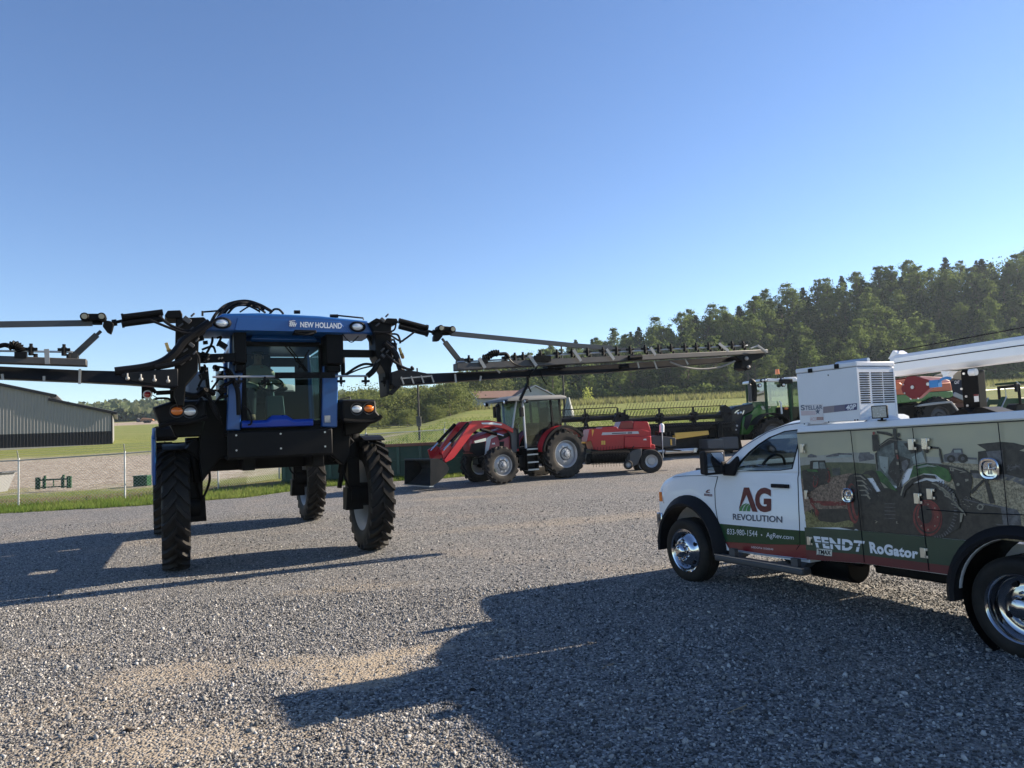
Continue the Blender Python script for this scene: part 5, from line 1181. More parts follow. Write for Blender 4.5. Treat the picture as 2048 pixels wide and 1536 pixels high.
    m = MB(); m.loft([[V((0.75, y, 1.2)), V((0.72, y, 1.40)), V((0.95, y, 1.43)), V((1.08, y, 1.36)), V((1.05, y, 1.0))] for y in (0.16, 1.84)]); m.build('dashboard', INT, t, 30, bevel=0.03)
    sc_ = z1(925, 510, 0.5); m = MB(); ring = [V((sc_.x, 0.52, sc_.z-0.05))+V((0.185*math.sin(a)*0.45, 0.185*math.cos(a), 0.185*math.sin(a))) for a in np.linspace(0, 6.283, 29)]; m.tube(ring, 0.016, 8); m.bar(ring[0], ring[14], 0.03, 0.02); m.tube([V((sc_.x, 0.52, sc_.z-0.05)), V((sc_.x-0.3, 0.52, sc_.z-0.2))], 0.03, 8); m.build('steering_wheel', INT, t)
    m = MB(); m.box((1.45, 0.55, 0.95), (0.5, 0.5, 0.2)); m.box((1.68, 0.55, 1.25), (0.14, 0.5, 0.55), Matrix.Rotation(R(8), 3, 'Y')); m.box((1.72, 0.55, 1.58), (0.1, 0.28, 0.16)); m.box((1.45, 1.4, 0.95), (0.5, 0.5, 0.2)); m.box((1.68, 1.4, 1.25), (0.14, 0.5, 0.55), Matrix.Rotation(R(8), 3, 'Y')); m.box((1.72, 1.4, 1.58), (0.1, 0.28, 0.16)); m.build('seat', mat('truck_seat', (0.045, 0.045, 0.05), 0.8), t, bevel=0.03)
    # door gaps, stripes, handle
    yo = 0.0975
    m = MB()
    for pts in (((520, 588), (497, 680), (501, 800), (512, 880), (526, 945), (585, 1095), (610, 1130)), ((1128, 500), (1150, 640), (1143, 590), (1150, 660), (1146, 1005), (1135, 1150))):
        if pts[0][0] > 1000: pts = ((1137, 300), (1141, 560), (1135, 600), (1141, 800), (1150, 1010), (1152, 1110), (1125, 1148))
        m.tube([z1(x, y, yo) for x, y in pts], 0.0045, 5)
    m.tube([z1(x, y, yo) for x, y in ((175, 592), (270, 583), (400, 580), (520, 588))], 0.003, 5)
    m.build('door_gap', SEAM, t)
    m = MB(); m.tube([V((x, 0.096+tb(z), z)) for x, z in [(p.x, p.z) for p in [z1(a, b, 0.12) for a, b in ((575, 487), (700, 358), (870, 247), (1000, 196), (1150, 170))]]], 0.004, 5); m.build('roof_gap', mat('blue_gap', (0.02, 0.04, 0.12), 0.5), t)
    m = MB(); q = [z1(520, 948, yo-0.001), z1(860, 980, yo-0.001), z1(1200, 1006, yo-0.001), z1(1212, 1115, yo-0.001), z1(900, 1110, yo-0.001), z1(580, 1092, yo-0.001)]; m.poly(q); m.build('green_stripe', TG, t, 0)
    m = MB(); q = [z1(575, 1088, yo-0.001), z1(900, 1108, yo-0.001), z1(1212, 1113, yo-0.001), z1(1214, 1222, yo-0.001), z1(900, 1185, yo-0.001), z1(610, 1148, yo-0.001)]; m.poly(q); m.build('red_stripe', TRD, t, 0)
    m = MB(); m.tube([z1(x, y, 0.095) for x, y in ((630, 1150), (900, 1190), (1216, 1226))], 0.008, 6); m.build('rocker_trim', STEEL, t)
    m = MB(); a, b = z1(936, 643, 0.09), z1(1067, 678, 0.09); m.box2((a.x, 0.07, b.z+0.0), (b.x, 0.1, a.z)); m.cyl((b.x-0.06, 0.066, (a.z+b.z)/2), (b.x-0.06, 0.07, (a.z+b.z)/2), 0.016, 10); m.build('door_handle', TBLACK, t, bevel=0.012)
    # mirror
    m = MB(); a, b = z1(402, 395, -0.16), z1(528, 575, -0.16); m.loft([[V((a.x-0.02, -0.2, b.z)), V((a.x-0.02, 0.06, b.z)), V((a.x-0.02, 0.06, a.z)), V((a.x-0.02, -0.2, a.z))], [V((a.x+0.1, -0.22, b.z-0.01)), V((a.x+0.1, 0.09, b.z-0.01)), V((a.x+0.1, 0.09, a.z+0.01)), V((a.x+0.1, -0.22, a.z+0.01))]]); m.bar((a.x+0.05, 0.05, b.z+0.07), (0.72, 0.06, b.z+0.08), 0.1, 0.14); m.prism([z1(x, y, 0.05) for x, y in ((548, 495), (600, 488), (662, 425), (674, 470), (652, 545), (640, 585), (550, 580))], (0, 0.045, 0)); mi = m.build('mirror', TBLACK, t, bevel=0.03, bseg=3)
    MIR = mat('mirror_glass', (0.5, 0.52, 0.55), 0.04, 1.0, var=0.02, rvar=0.01)
    m = MB(); xg = a.x+0.104; m.poly([(xg, -0.185, b.z+0.09), (xg, 0.055, b.z+0.09), (xg, 0.055, a.z-0.02), (xg, -0.185, a.z-0.02)]); m.poly([(xg, -0.185, b.z+0.02), (xg, 0.055, b.z+0.02), (xg, 0.055, b.z+0.08), (xg, -0.185, b.z+0.08)]); m.build('mirror_glass', MIR, mi, 0)
    # lettering on the door
    MAROON = mat('maroon_print', (0.11, 0.018, 0.022), 0.35, coat=0.3); NAVY = mat('navy_print', (0.035, 0.05, 0.085), 0.35, coat=0.3); LW = mat('white_print', (0.75, 0.76, 0.78), 0.4); LG = mat('green_print', (0.06, 0.21, 0.07), 0.4)
    yl = 0.0955
    def L1(txt, ll, lr, ur, ul, mm, bold=0.0, name='lettering', y=yl, f=z1): return letters(name, txt, [f(*ll, y), f(*lr, y), f(*ur, y), f(*ul, y)], mm, t, bold=bold)
    m = MB(); m.poly([z1(x, y, yl) for x, y in ((720, 672), (760, 672), (826, 860), (786, 857), (741, 728), (700, 812), (681, 842))]); m.build('logo_letter', MAROON, t, 0)
    m = MB()
    for pl in (((683, 852), (693, 826), (712, 804), (735, 793), (746, 794), (722, 812), (710, 832), (705, 853)), ((711, 853), (719, 828), (735, 806), (752, 796), (761, 800), (746, 818), (738, 838), (735, 854)), ((741, 854), (747, 828), (757, 808), (766, 804), (772, 822), (768, 840), (769, 855))): m.poly([z1(x, y, yl-0.001) for x, y in pl])
    m.build('logo_field', LG, t, 0)
    L1('G', (806, 858), (930, 864), (930, 674), (806, 672), MAROON, 0.05, 'logo_letter')
    L1('REVOLUTION', (637, 920), (1015, 943), (1015, 893), (635, 872), NAVY, 0.018)
    L1('833-980-1544', (592, 1030), (824, 1050), (824, 1004), (592, 988), LW, -0.003); L1('AgRev.com', (892, 1066), (1104, 1083), (1104, 1040), (892, 1016), LW, -0.003); L1('USDOT# 3530545', (778, 1138), (946, 1155), (946, 1141), (778, 1122), LW, 0.0)
    m = MB(); c = z1(857, 1037, yl); m.lathe([(0.001, 0), (0.009, 0)], c, 'y', 12); m.build('lettering_dot', LW, t, 0)
    m = MB(); m.poly([z1(x, y, yl) for x, y in ((415, 718), (478, 724), (478, 741), (415, 735))]); m.poly([z1(x, y, yl) for x, y in ((428, 703), (440, 690), (460, 688), (460, 694), (446, 697), (442, 705), (460, 708), (460, 714), (428, 712))]); m.build('fender_badge', MAROON, t, 0)
    letters('lettering', 'TURBO DIESEL', [z1(418, 732, yl-0.001), z1(475, 737, yl-0.001), z1(475, 727, yl-0.001), z1(418, 722, yl-0.001)], LW, t)
    # side step
    a, b = z1(528, 1205, -0.02), z1(1206, 1322, -0.02)
    m = MB(); m.bar(a, b, 0.14, 0.07); m.build('side_step', DARKG, t, bevel=0.02); m = MB(); m.bar(a+V((0, -0.05, 0.037)), b+V((0, -0.05, 0.037)), 0.03, 0.008); m.build('step_edge', STEEL, t)
    for x in (0.85, 1.75):
        m = MB(); m.bar((x, 0.0, (a.z+b.z)/2-0.0), (x+0.0, 0.2, 0.46), 0.1, 0.05); m.box((x, -0.01, (a.z+b.z)/2+0.06), (0.09, 0.05, 0.12)); m.build('step_bracket', DARKG, t)
    # ---- chassis ----
    m = MB(); m.box2((-0.4, 0.5, 0.46), (5.5, 0.62, 0.66)); m.box2((-0.4, 1.38, 0.46), (5.5, 1.5, 0.66)); m.build('chassis_rail', BLACK, t)
    m = MB(); m.cyl((-0.0, 0.1, 0.39), (0.0, 1.9, 0.39), 0.06, 12); m.build('axle', BLACK, t); m = MB(); m.cyl((3.916, 0.1, 0.39), (3.916, 1.9, 0.39), 0.09, 12); m.ball((3.916, 1.0, 0.39), (0.2, 0.2, 0.18)); m.build('axle', BLACK, t)
    m = MB(); m.cyl((1.6, 0.42, 0.43), (2.15, 0.42, 0.43), 0.17, 20); m.box((2.0, 0.42, 0.52), (0.7, 0.4, 0.1)); m.build('fuel_tank', BLACK, t, bevel=0.02)
    m = MB(); m.box2((2.5, 0.2, 0.44), (3.5, 1.6, 0.62)); m.box2((2.52, 0.15, 0.50), (2.56, 0.4, 0.60)); m.build('underbody_box', BLACK, t, bevel=0.03)
    m = MB(); m.box2((0.3, 0.4, 0.45), (1.7, 1.6, 0.6)); m.build('floor_pan', BLACK, t)
    # ---- wheels ----
    def road_wheel(x, yo, kind, far=False):
        Rr, Wd = 0.39, 0.215; s = -1 if not far else 1      # s: outward direction along y
        m = MB()
        if kind == 'front':
            pr = [(0.262, 0.035), (0.268, 0.0), (0.262, -0.012), (0.247, -0.005), (0.238, 0.04), (0.205, 0.035), (0.17, -0.01), (0.15, -0.035), (0.128, -0.045), (0.085, -0.048), (0.08, -0.075), (0.072, -0.105), (0.05, -0.118), (0.001, -0.12)]
        else:
            pr = [(0.262, 0.035), (0.268, 0.0), (0.262, -0.012), (0.25, -0.005), (0.238, 0.05), (0.228, 0.11), (0.20, 0.125), (0.15, 0.115), (0.13, 0.11), (0.085, 0.105), (0.078, 0.03), (0.07, -0.02), (0.045, -0.03), (0.001, -0.032)]
        m.lathe([(r, -s*h) for r, h in pr], (0, 0, 0), 'y', 48); w = m.build('wheel', CHROME if kind == 'front' else CHROMED, t, 50); w.location = (x, yo, Rr)
        m = MB(); fh = -0.047 if kind == 'front' else 0.106
        for i in range(10):
            a = 2*math.pi*i/10; p = V((0.108*math.cos(a), -s*(fh), 0.108*math.sin(a))); m.cyl(p, p+V((0, s*0.035, 0)), 0.013, 8, 0.010)
        m.build('wheel_nut', CHROME, w)
        rh, hh = (0.192, 0.016) if kind == 'front' else (0.178, 0.119)
        for i in range(4 if kind == 'rear' else 5):
            a = 2*math.pi*i/(4 if kind == 'rear' else 5)+0.5
            m = MB(); e = V((math.cos(a), 0, math.sin(a))); n_ = V((-math.sin(a), 0, math.cos(a)))
            c = e*rh+V((0, -s*(hh-0.012), 0)); nn = (V((0, s, 0)) if kind == 'rear' else (V((0, s, 0))*0.75+e*0.55)).normalized()
            rd = n_.cross(nn); m.poly([c+n_*0.027*math.cos(q)+rd*0.019*math.sin(q) for q in np.linspace(0, 6.283, 17)[:-1]]); m.build('hand_hole', SEAM, w, 0)
        m = MB(); yw = -s
        tp = [(0.262, 0.0), (0.30, -0.012), (0.345, -0.014), (0.372, 0.002), (0.384, 0.022), (0.388, 0.03)]
        # grooved tread
        g = []; nG = 5
        for i in range(nG):
            a = 0.03+i*(Wd-0.06)/nG; b = a+(Wd-0.06)/nG*0.8; g += [(0.39, a), (0.39, b), (0.380, b+0.002), (0.380, a+(Wd-0.06)/nG-0.002)]
        back = [(0.388, Wd-0.03), (0.384, Wd-0.022), (0.372, Wd-0.002), (0.345, Wd+0.014), (0.30, Wd+0.012), (0.262, Wd)]
        m.lathe([(r, yw*h) for r, h in tp+g+back], (0, 0, 0), 'y', 72); m.build('tyre', RUBBER, w, 35)
        return w
    road_wheel(0, 0.0, 'front'); road_wheel(0, 2.0, 'front', True)
    road_wheel(3.916, 0.0, 'rear'); road_wheel(3.916, 0.26, 'rear'); road_wheel(3.916, 2.0, 'rear', True); road_wheel(3.916, 1.74, 'rear', True)
    # ---- tool body ----
    zt0, zb0 = 1.842, 0.512
    ax, rx_, ro_ = 3.95, 0.50, 0.63
    archp = [(ax+rx_*math.cos(a), 0.42+rx_*1.0*math.sin(a)) for a in [R(q) for q in range(174, 5, -12)]]
    side = [(1.893, zb0), (2.55, zb0+0.045), (3.40, zb0+0.055)]+[(x, z) for x, z in archp]+[(4.52, 0.6), (5.6, 0.64), (5.6, 1.83), (4.08, 1.825), (1.893, 1.78)]
    BODY = mat('tool_body_white', (0.74, 0.75, 0.76), 0.35, coat=0.4, var=0.03)
    m = MB(); m.prism([V((x, 0, z)) for x, z in side], (0, 0.5, 0)); m.build('tool_compartment', BODY, t, 20)
    m = MB(); m.prism([V((x, 1.5, z)) for x, z in side], (0, 0.5, 0)); m.build('tool_compartment', BODY, t, 20)
    m = MB(); m.box2((1.9, 0.5, 0.66), (5.6, 1.5, 0.8)); m.box2((1.893, 0.5, 0.8), (1.93, 1.5, 1.45)); m.build('load_floor', BODY, t)
    for y0, y1 in ((-0.012, 0.5), (1.5, 2.012)):
        m = MB(); m.loft([[V((1.885, y0, 1.78)), V((1.885, y1, 1.78)), V((1.885, y1, zt0)), V((1.885, y0+0.02, zt0))], [V((4.08, y0, 1.825)), V((4.08, y1, 1.825)), V((4.08, y1, 1.89)), V((4.08, y0+0.02, 1.89))], [V((5.62, y0, 1.845)), V((5.62, y1, 1.845)), V((5.62, y1, 1.91)), V((5.62, y0+0.02, 1.91))]]); m.build('top_rail', BODY, t, bevel=0.008)
    flare(ax, 0.505, 0.60, 0.0, -0.07, 0.42, 1.0, -5, 185, 'fender_flare')
    m = MB(); m.lathe([(0.49, 0.02), (0.49, 0.5)], (ax, 0, 0.42), 'y', 40); m.build('wheel_well', BLACK, t)
    # ---- printed farm picture ----
    def noisy(name, c1, c2, sc, det=8): 
        m_, nt, b = nodes_of(name); tc = N(nt, 'ShaderNodeTexCoord'); f = noise_n(nt, tc.outputs['Object'], sc, det, 0.75)
        nt.links.new(mixc(nt, rng(nt, f, 0.36, 0.64), c1, c2), b.inputs['Base Color']); b.inputs['Roughness'].default_value = 0.38; b.inputs['Coat Weight'].default_value = 0.1; return m_
    pm = [noisy('print_sky', (0.38, 0.36, 0.26), (0.45, 0.42, 0.275), 1.2, 3), noisy('print_haze', (0.37, 0.36, 0.31), (0.30, 0.295, 0.245), 9), noisy('print_far_field', (0.055, 0.065, 0.035), (0.11, 0.12, 0.06), 14), noisy('print_tilled', (0.06, 0.04, 0.028), (0.30, 0.205, 0.145), 42), noisy('print_dark', (0.014, 0.013, 0.012), (0.046, 0.042, 0.035), 16), noisy('print_straw', (0.13, 0.11, 0.065), (0.48, 0.40, 0.26), 55), noisy('print_black', (0.008, 0.008, 0.009), (0.036, 0.035, 0.032), 22), noisy('print_green', (0.012, 0.045, 0.016), (0.045, 0.15, 0.035), 9), noisy('print_red', (0.09, 0.012, 0.012), (0.26, 0.04, 0.035), 14), noisy('print_glass', (0.05, 0.065, 0.06), (0.16, 0.19, 0.175), 10), noisy('print_pale', (0.24, 0.28, 0.25), (0.32, 0.35, 0.32), 8), noisy('print_grey', (0.07, 0.07, 0.075), (0.15, 0.15, 0.155), 22), TG, TRD, noisy('print_highlight', (0.22, 0.20, 0.15), (0.3, 0.27, 0.2), 20), noisy('print_grass', (0.10, 0.09, 0.03), (0.27, 0.24, 0.10), 50), noisy('print_band_green', (0.022, 0.046, 0.026), (0.026, 0.055, 0.03), 3), noisy('print_band_red', (0.10, 0.016, 0.018), (0.13, 0.018, 0.02), 3)]
    K_ = dict(sky=0, haze=1, ffield=2, till=3, dark=4, straw=5, blk=6, grn=7, red=8, gls=9, pale=10, gry=11, hi=14, grass=15, gband=16, rband=17)
    m = MB()
    def pg(k, pts, layer):
        m.cur = K_[k]; m.poly([V((p[1], -0.0012*layer, p[2])) if len(p) == 3 else (lambda q: V((q.x, -0.0012*layer, q.z)))(z3(*p)) for p in pts])
    def el(k, cx, cy, rx, ry, layer, rot=0.0, n=28): pg(k, [(cx+rx*math.cos(a)*math.cos(rot)-ry*math.sin(a)*math.sin(rot), cy+rx*math.cos(a)*math.sin(rot)+ry*math.sin(a)*math.cos(rot)) for a in np.linspace(0, 6.283, n+1)[:-1]], layer)
    pg('sky', [(60, 286), ('L', 4.08, 1.822), ('L', 5.6, 1.826), ('L', 5.6, 1.3), ('L', 4.0, 1.3), (1650, 560), (1200, 560), (90, 560)], 1)
    pg('haze', [(86, 505), (300, 480), (560, 458), (760, 470), (1000, 480), (1350, 505), (1650, 520), (1650, 600), (1200, 600), (92, 590)], 2)
    pg('ffield', [(93, 575), (330, 545), (560, 545), (770, 560), (770, 680), (500, 690), (300, 720), (98, 690)], 3)
    pg('gry', [(155, 495), (160, 482), (185, 470), (235, 486), (235, 502), (157, 504)], 3); pg('gry', [(318, 490), (380, 470), (430, 462), (545, 468), (548, 497), (320, 500)], 3); pg('pale', [(325, 500), (430, 492), (430, 478), (545, 480), (548, 500), (330, 512)], 4)
    pg('gry', [(600, 505), (612, 460), (700, 455), (705, 470), (735, 480), (740, 520), (610, 540)], 3)
    pg('till', [(98, 690), (330, 680), (520, 640), (600, 650), (640, 1000), (560, 1100), (300, 1110), (130, 1000)], 4)
    pg('dark', [(135, 985), (200, 955), (500, 950), (620, 1105), (560, 1138), (300, 1090)], 5)
    pg('grass', [(134, 985), (160, 970), (215, 1010), (270, 1060), (400, 1075), (520, 1050), (560, 1070), (560, 1112), (146, 1116)], 6)
    pg('straw', [(1330, 545), (1650, 560), ('L', 4.0, 1.35), ('L', 5.6, 1.36), ('L', 5.6, 0.86), ('L', 3.9, 0.90), (1700, 1200), (1400, 1100)], 3)
    pg('dark', [(560, 1110), (620, 830), (900, 780), (1200, 700), (1500, 800), (1700, 900), (1900, 940), (2030, 1100), (1832, 1112), (1832, 1170), (1600, 1232), (1250, 1200), (600, 1141)], 4)
    # harvester, header, small tractors
    pg('blk', [(1640, 388), (1720, 378), (1850, 366), (1960, 374), (2100, 408), (2010, 442), ('L', 4.2, 1.545), ('L', 4.25, 1.33), (1650, 610), (1648, 452), (1722, 440)], 4); pg('gry', [(1720, 452), (1860, 438), (1870, 560), (1760, 570)], 5); pg('dark', [(1860, 436), (2000, 430), (2010, 560), (1880, 570)], 5)
    pg('gry', [(1590, 640), (1900, 650), ('L', 4.3, 1.30), ('L', 4.3, 1.2), (1950, 705), (1760, 700), (1610, 680)], 5)
    for i in range(7): pg('hi', [(1700+i*75, 690+i*3), (1745+i*75, 665+i*3), (1760+i*75, 672+i*3), (1725+i*75, 700+i*3)], 6)
    pg('dark', [(1580, 612), (1900, 628), ('L', 4.3, 1.33), ('L', 4.3, 1.30), (1900, 650), (1585, 640)], 6)
    pg('gry', [(1348, 478), (1410, 462), (1430, 425), (1510, 425), (1520, 470), (1555, 500), (1562, 535), (1360, 540), (1350, 505)], 5); el('blk', 1415, 515, 36, 34, 6); el('gry', 1415, 515, 17, 16, 7); el('blk', 1517, 512, 42, 40, 6); el('gry', 1517, 512, 17, 16, 7); pg('gry', [(1550, 500), (1640, 505), (1640, 522), (1550, 518)], 5); pg('pale', [(1440, 436), (1500, 436), (1502, 460), (1442, 460)], 7)
    pg('blk', [(108, 620), (175, 600), (180, 535), (200, 530), (310, 528), (322, 590), (350, 620), (360, 690), (330, 735), (270, 745), (190, 800), (125, 790)], 5); pg('pale', [(208, 545), (250, 540), (255, 600), (205, 600)], 6); pg('gls', [(262, 545), (305, 545), (318, 600), (262, 600)], 6); pg('grn', [(150, 605), (240, 610), (250, 630), (160, 625)], 6); el('red', 228, 715, 22, 52, 6, 0.2); el('blk', 230, 708, 16, 44, 7, 0.2); el('red', 341, 672, 16, 52, 6); el('blk', 336, 668, 8, 40, 7)
    for k in range(7): x = 375+k*10; pg('gry', [(x, 590+7*(k % 3)), (x+5, 590), (x+9, 660), (x+4, 662)], 6)
    pg('red', [(178, 880), (495, 893), (498, 906), (180, 896)], 7); pg('red', [(182, 855), (200, 856), (215, 920), (262, 985), (250, 1020), (232, 1018), (215, 950), (180, 900)], 7); pg('red', [(260, 905), (300, 882), (420, 890), (490, 880), (500, 920), (420, 925), (300, 925)], 6)
    # the large tractor
    pg('blk', [(492, 730), (525, 660), (575, 640), (640, 648), (685, 690), (760, 800), (800, 860), (660, 960), (640, 1090), (590, 1096), (540, 1060), (505, 940)], 6)
    for k in range(5): y = 660+k*42; pg('hi', [(570+k*14, y), (625+k*16, y-2), (672+k*10, y+36), (660+k*10, y+40), (620+k*14, y+10), (572+k*14, y+8)], 7)
    el('red', 556, 905, 50, 178, 7, -0.10); el('blk', 566, 900, 38, 158, 8, -0.10); el('red', 574, 915, 30, 132, 9, -0.10); el('blk', 584, 905, 20, 110, 10, -0.1)
    pg('blk', [(638, 650), (670, 622), (720, 612), (770, 632), (840, 710), (900, 780), (940, 800), (800, 800), (775, 760), (730, 680), (690, 650)], 8)
    pg('grn', [(755, 618), (800, 622), (850, 670), (900, 740), (950, 800), (880, 772), (835, 772), (800, 716), (780, 660)], 9); pg('hi', [(800, 715), (830, 735), (865, 768), (835, 770)], 10)
    pg('gls', [(752, 470), (800, 400), (880, 345), (960, 350), (1060, 365), (1170, 400), (1200, 545), (1090, 565), (1010, 620), (960, 760), (900, 740), (840, 660), (760, 615)], 7)
    pg('blk', [(785, 395), (860, 338), (925, 318), (990, 345), (930, 365), (850, 398), (800, 425)], 8); pg('blk', [(752, 465), (768, 455), (775, 615), (758, 612)], 8)
    pg('blk', [(860, 640), (880, 560), (940, 480), (1010, 500), (1062, 520), (1050, 580), (1000, 640), (970, 740), (930, 730)], 8); pg('pale', [(786, 490), (868, 500), (866, 600), (840, 640), (800, 590)], 9); pg('pale', [(1072, 500), (1158, 450), (1196, 545), (1088, 560)], 8); pg('blk', [(1000, 380), (1060, 370), (1165, 405), (1160, 450), (1070, 470)], 8)
    pg('gry', [(980, 540), (1030, 520), (1045, 560), (1010, 640), (990, 600)], 9)
    pg('blk', [(908, 252), (936, 252), (950, 420), (975, 640), (990, 800), (965, 835), (945, 780), (930, 560)], 11); pg('hi', [(930, 435), (948, 435), (952, 460), (934, 462)], 12); pg('hi', [(940, 540), (960, 540), (964, 565), (944, 566)], 12); pg('red', [(938, 480), (955, 478), (962, 515), (946, 518)], 12)
    pg('blk', [(722, 305), (775, 300), (794, 440), (740, 452), (730, 440)], 10); pg('red', [(730, 280), (748, 275), (752, 300), (732, 303)], 11); pg('blk', [(765, 270), (860, 278), (905, 300), (905, 322), (850, 305), (770, 292)], 10); el('blk', 958, 305, 14, 20, 10)
    pg('blk', [(1225, 402), (1310, 412), (1312, 430), (1225, 422)], 9); pg('blk', [(1308, 420), (1325, 430), (1350, 548), (1330, 550), (1312, 480)], 9); el('blk', 1205, 445, 18, 20, 9)
    pg('grn', [(1088, 575), (1200, 552), (1280, 570), (1390, 600), (1425, 690), (1400, 720), (1330, 690), (1280, 650), (1180, 640), (1080, 680), (1040, 720)], 9); pg('pale', [(1110, 585), (1210, 563), (1300, 585), (1215, 580), (1120, 600)], 10)
    pg('blk', [(1200, 552), (1300, 556), (1400, 568), (1520, 596), (1590, 640), (1605, 700), (1580, 860), (1480, 850), (1440, 720), (1400, 610), (1300, 570)], 10); pg('hi', [(1404, 588), (1440, 592), (1560, 630), (1500, 638), (1490, 632), (1535, 630), (1440, 602), (1414, 596), (1425, 622), (1415, 622)], 11); el('hi', 1437, 614, 10, 10, 12); el('hi', 1480, 738, 14, 14, 12); pg('hi', [(1540, 690), (1570, 690), (1572, 705), (1545, 715)], 11)
    pg('blk', [(975, 830), (1000, 740), (1070, 680), (1170, 650), (1275, 660), (1290, 690), (1190, 680), (1095, 720), (1020, 790), (1000, 860)], 11); pg('hi', [(975, 830), (1000, 742), (1072, 680), (1170, 650), (1172, 656), (1078, 690), (1010, 750), (985, 840)], 12)
    pg('blk', [(1075, 960), (1110, 830), (1190, 730), (1290, 710), (1390, 750), (1470, 860), (1515, 1010), (1490, 1120), (1330, 1215), (1210, 1205), (1110, 1100)], 11)
    for k, (x, y) in enumerate(((1250, 720), (1300, 750), (1310, 770), (1360, 830), (1420, 900))): pg('hi', [(x, y), (x+50, y+14), (x+110, y+70), (x+130, y+110), (x+118, y+112), (x+96, y+78), (x+40, y+26), (x, y+10)], 12)
    pg('hi', [(1500, 985), (1525, 990), (1512, 1065), (1495, 1070)], 12); pg('hi', [(1430, 815), (1450, 820), (1448, 870), (1430, 872)], 12)
    el('red', 1215, 1030, 128, 160, 13, -0.15); el('blk', 1218, 1028, 112, 142, 14, -0.15); el('red', 1222, 1022, 104, 132, 15, -0.15); el('rband', 1205, 1000, 68, 100, 16, -0.15); el('blk', 1198, 1000, 58, 80, 17, -0.15)
    for a in range(8): el('hi', 1222+84*math.cos(a*0.785), 1022+110*math.sin(a*0.785), 6, 7, 17)
    pg('gry', [(1520, 860), (1600, 880), (1680, 905), (1760, 908), (1990, 958), (2020, 1000), (2030, 1095), (1830, 1096), (1600, 1000)], 6); pg('dark', [(1520, 870), (1700, 915), (1850, 945), (1870, 1090), (1600, 1060)], 7); pg('gry', [(1880, 970), (1990, 975), (2015, 1085), (1895, 1078)], 8); el('hi', 1672, 935, 28, 28, 8); el('blk', 1672, 935, 16, 16, 9)
    pg('blk', [(1705, 695), (1735, 690), (1800, 905), (1755, 905)], 8); pg('blk', [(1580, 800), (1700, 690), (1712, 705), (1600, 825)], 8)
    for k in range(14): x = 1500+rnd.random()*180; y = 790+rnd.random()*140; pg('hi', [(x, y), (x+26*rnd.random()+6, y+10*rnd.random()), (x+20, y+7+10*rnd.random())], 9)
    pg('hi', [(745, 1050), (775, 1062), (760, 1078), (750, 1074), (764, 1064)], 9); pg('hi', [(935, 1060), (948, 1062), (944, 1074), (960, 1080), (936, 1080)], 9)
    # finer strokes of the picture: steps, rails, tread, machine detail, stubble
    def ln(k, a, b, w, layer):
        a, b = V((a[0], a[1], 0)), V((b[0], b[1], 0)); n_ = V((-(b-a).y, (b-a).x, 0)).normalized()*w/2
        pg(k, [tuple((a+n_)[:2]), tuple((b+n_)[:2]), tuple((b-n_)[:2]), tuple((a-n_)[:2])], layer)
    for k in range(5): ln('gry', (835, 905+k*32), (930, 908+k*32), 5, 9)
    for a, b, w in (((752, 470), (770, 615), 5), ((800, 400), (880, 345), 4), ((880, 345), (1060, 365), 4), ((1170, 400), (1200, 545), 5), ((870, 500), (868, 600), 4), ((1010, 620), (960, 760), 4), ((905, 290), (770, 270), 3), ((725, 305), (738, 445), 3), ((1310, 418), (1335, 545), 3), ((1110, 590), (1330, 560), 3), ((1330, 560), (1560, 600), 3), ((1000, 740), (1070, 680), 4)): ln('hi', a, b, w, 12)
    rp = random.Random(8)
    for k in range(26):
        a = -1.35+k*0.115; r0, r1 = 178, 198+8*rp.random(); ln('gry', (1290+r0*0.98*math.cos(a)-20, 960+r0*1.28*math.sin(a)), (1290+r1*1.0*math.cos(a)-14, 960+r1*1.3*math.sin(a)), 9, 12)
    for k in range(40): x, y = 1470+rp.random()*250, 770+rp.random()*190; ln('gry' if rp.random() < 0.6 else 'hi', (x, y), (x+rp.uniform(-25, 25), y+rp.uniform(-18, 18)), rp.uniform(2, 5), 10)
    for k in range(22): x, y = 820+rp.random()*200, 590+rp.random()*160; ln('gls' if rp.random() < 0.6 else 'gry', (x, y), (x+rp.uniform(-22, 22), y+rp.uniform(-18, 18)), rp.uniform(2, 6), 10)
    for k in range(24): x, y = 640+rp.random()*150, 700+rp.random()*130; ln('gry', (x, y), (x+rp.uniform(5, 25), y+rp.uniform(5, 22)), rp.uniform(2, 5), 9)
    for k in range(18): x, y = 120+rp.random()*220, 600+rp.random()*160; ln('gry' if rp.random() < 0.7 else 'red', (x, y), (x+rp.uniform(-14, 14), y+rp.uniform(-14, 14)), rp.uniform(2, 5), 8)
    for k in range(26): x, y = 190+rp.random()*300, 870+rp.random()*50; ln('red' if rp.random() < 0.6 else 'hi', (x, y), (x+rp.uniform(-20, 20), y+rp.uniform(-10, 14)), rp.uniform(2, 4), 9)
    for k in range(60): x, y = 1780+rp.random()*260, 740+rp.random()*220; ln('hi' if rp.random() < 0.5 else 'dark', (x, y), (x+rp.uniform(-10, 10), y+rp.uniform(6, 22)), rp.uniform(2, 4), 5)
    for k in range(50): x, y = 150+rp.random()*300, 690+rp.random()*160; ln('hi' if rp.random() < 0.4 else 'dark', (x, y), (x+rp.uniform(-12, 12), y+rp.uniform(2, 9)), rp.uniform(2, 4), 5)
    for k in range(40): x, y = 140+rp.random()*110, 980+rp.random()*110; ln('grass', (x, y), (x+rp.uniform(-8, 8), y-rp.uniform(15, 45)), 3, 8)
    for k in range(16): ln('gry', (1900+rp.random()*140, 560+rp.random()*60), (1900+rp.random()*140, 560+rp.random()*60), 3, 6)
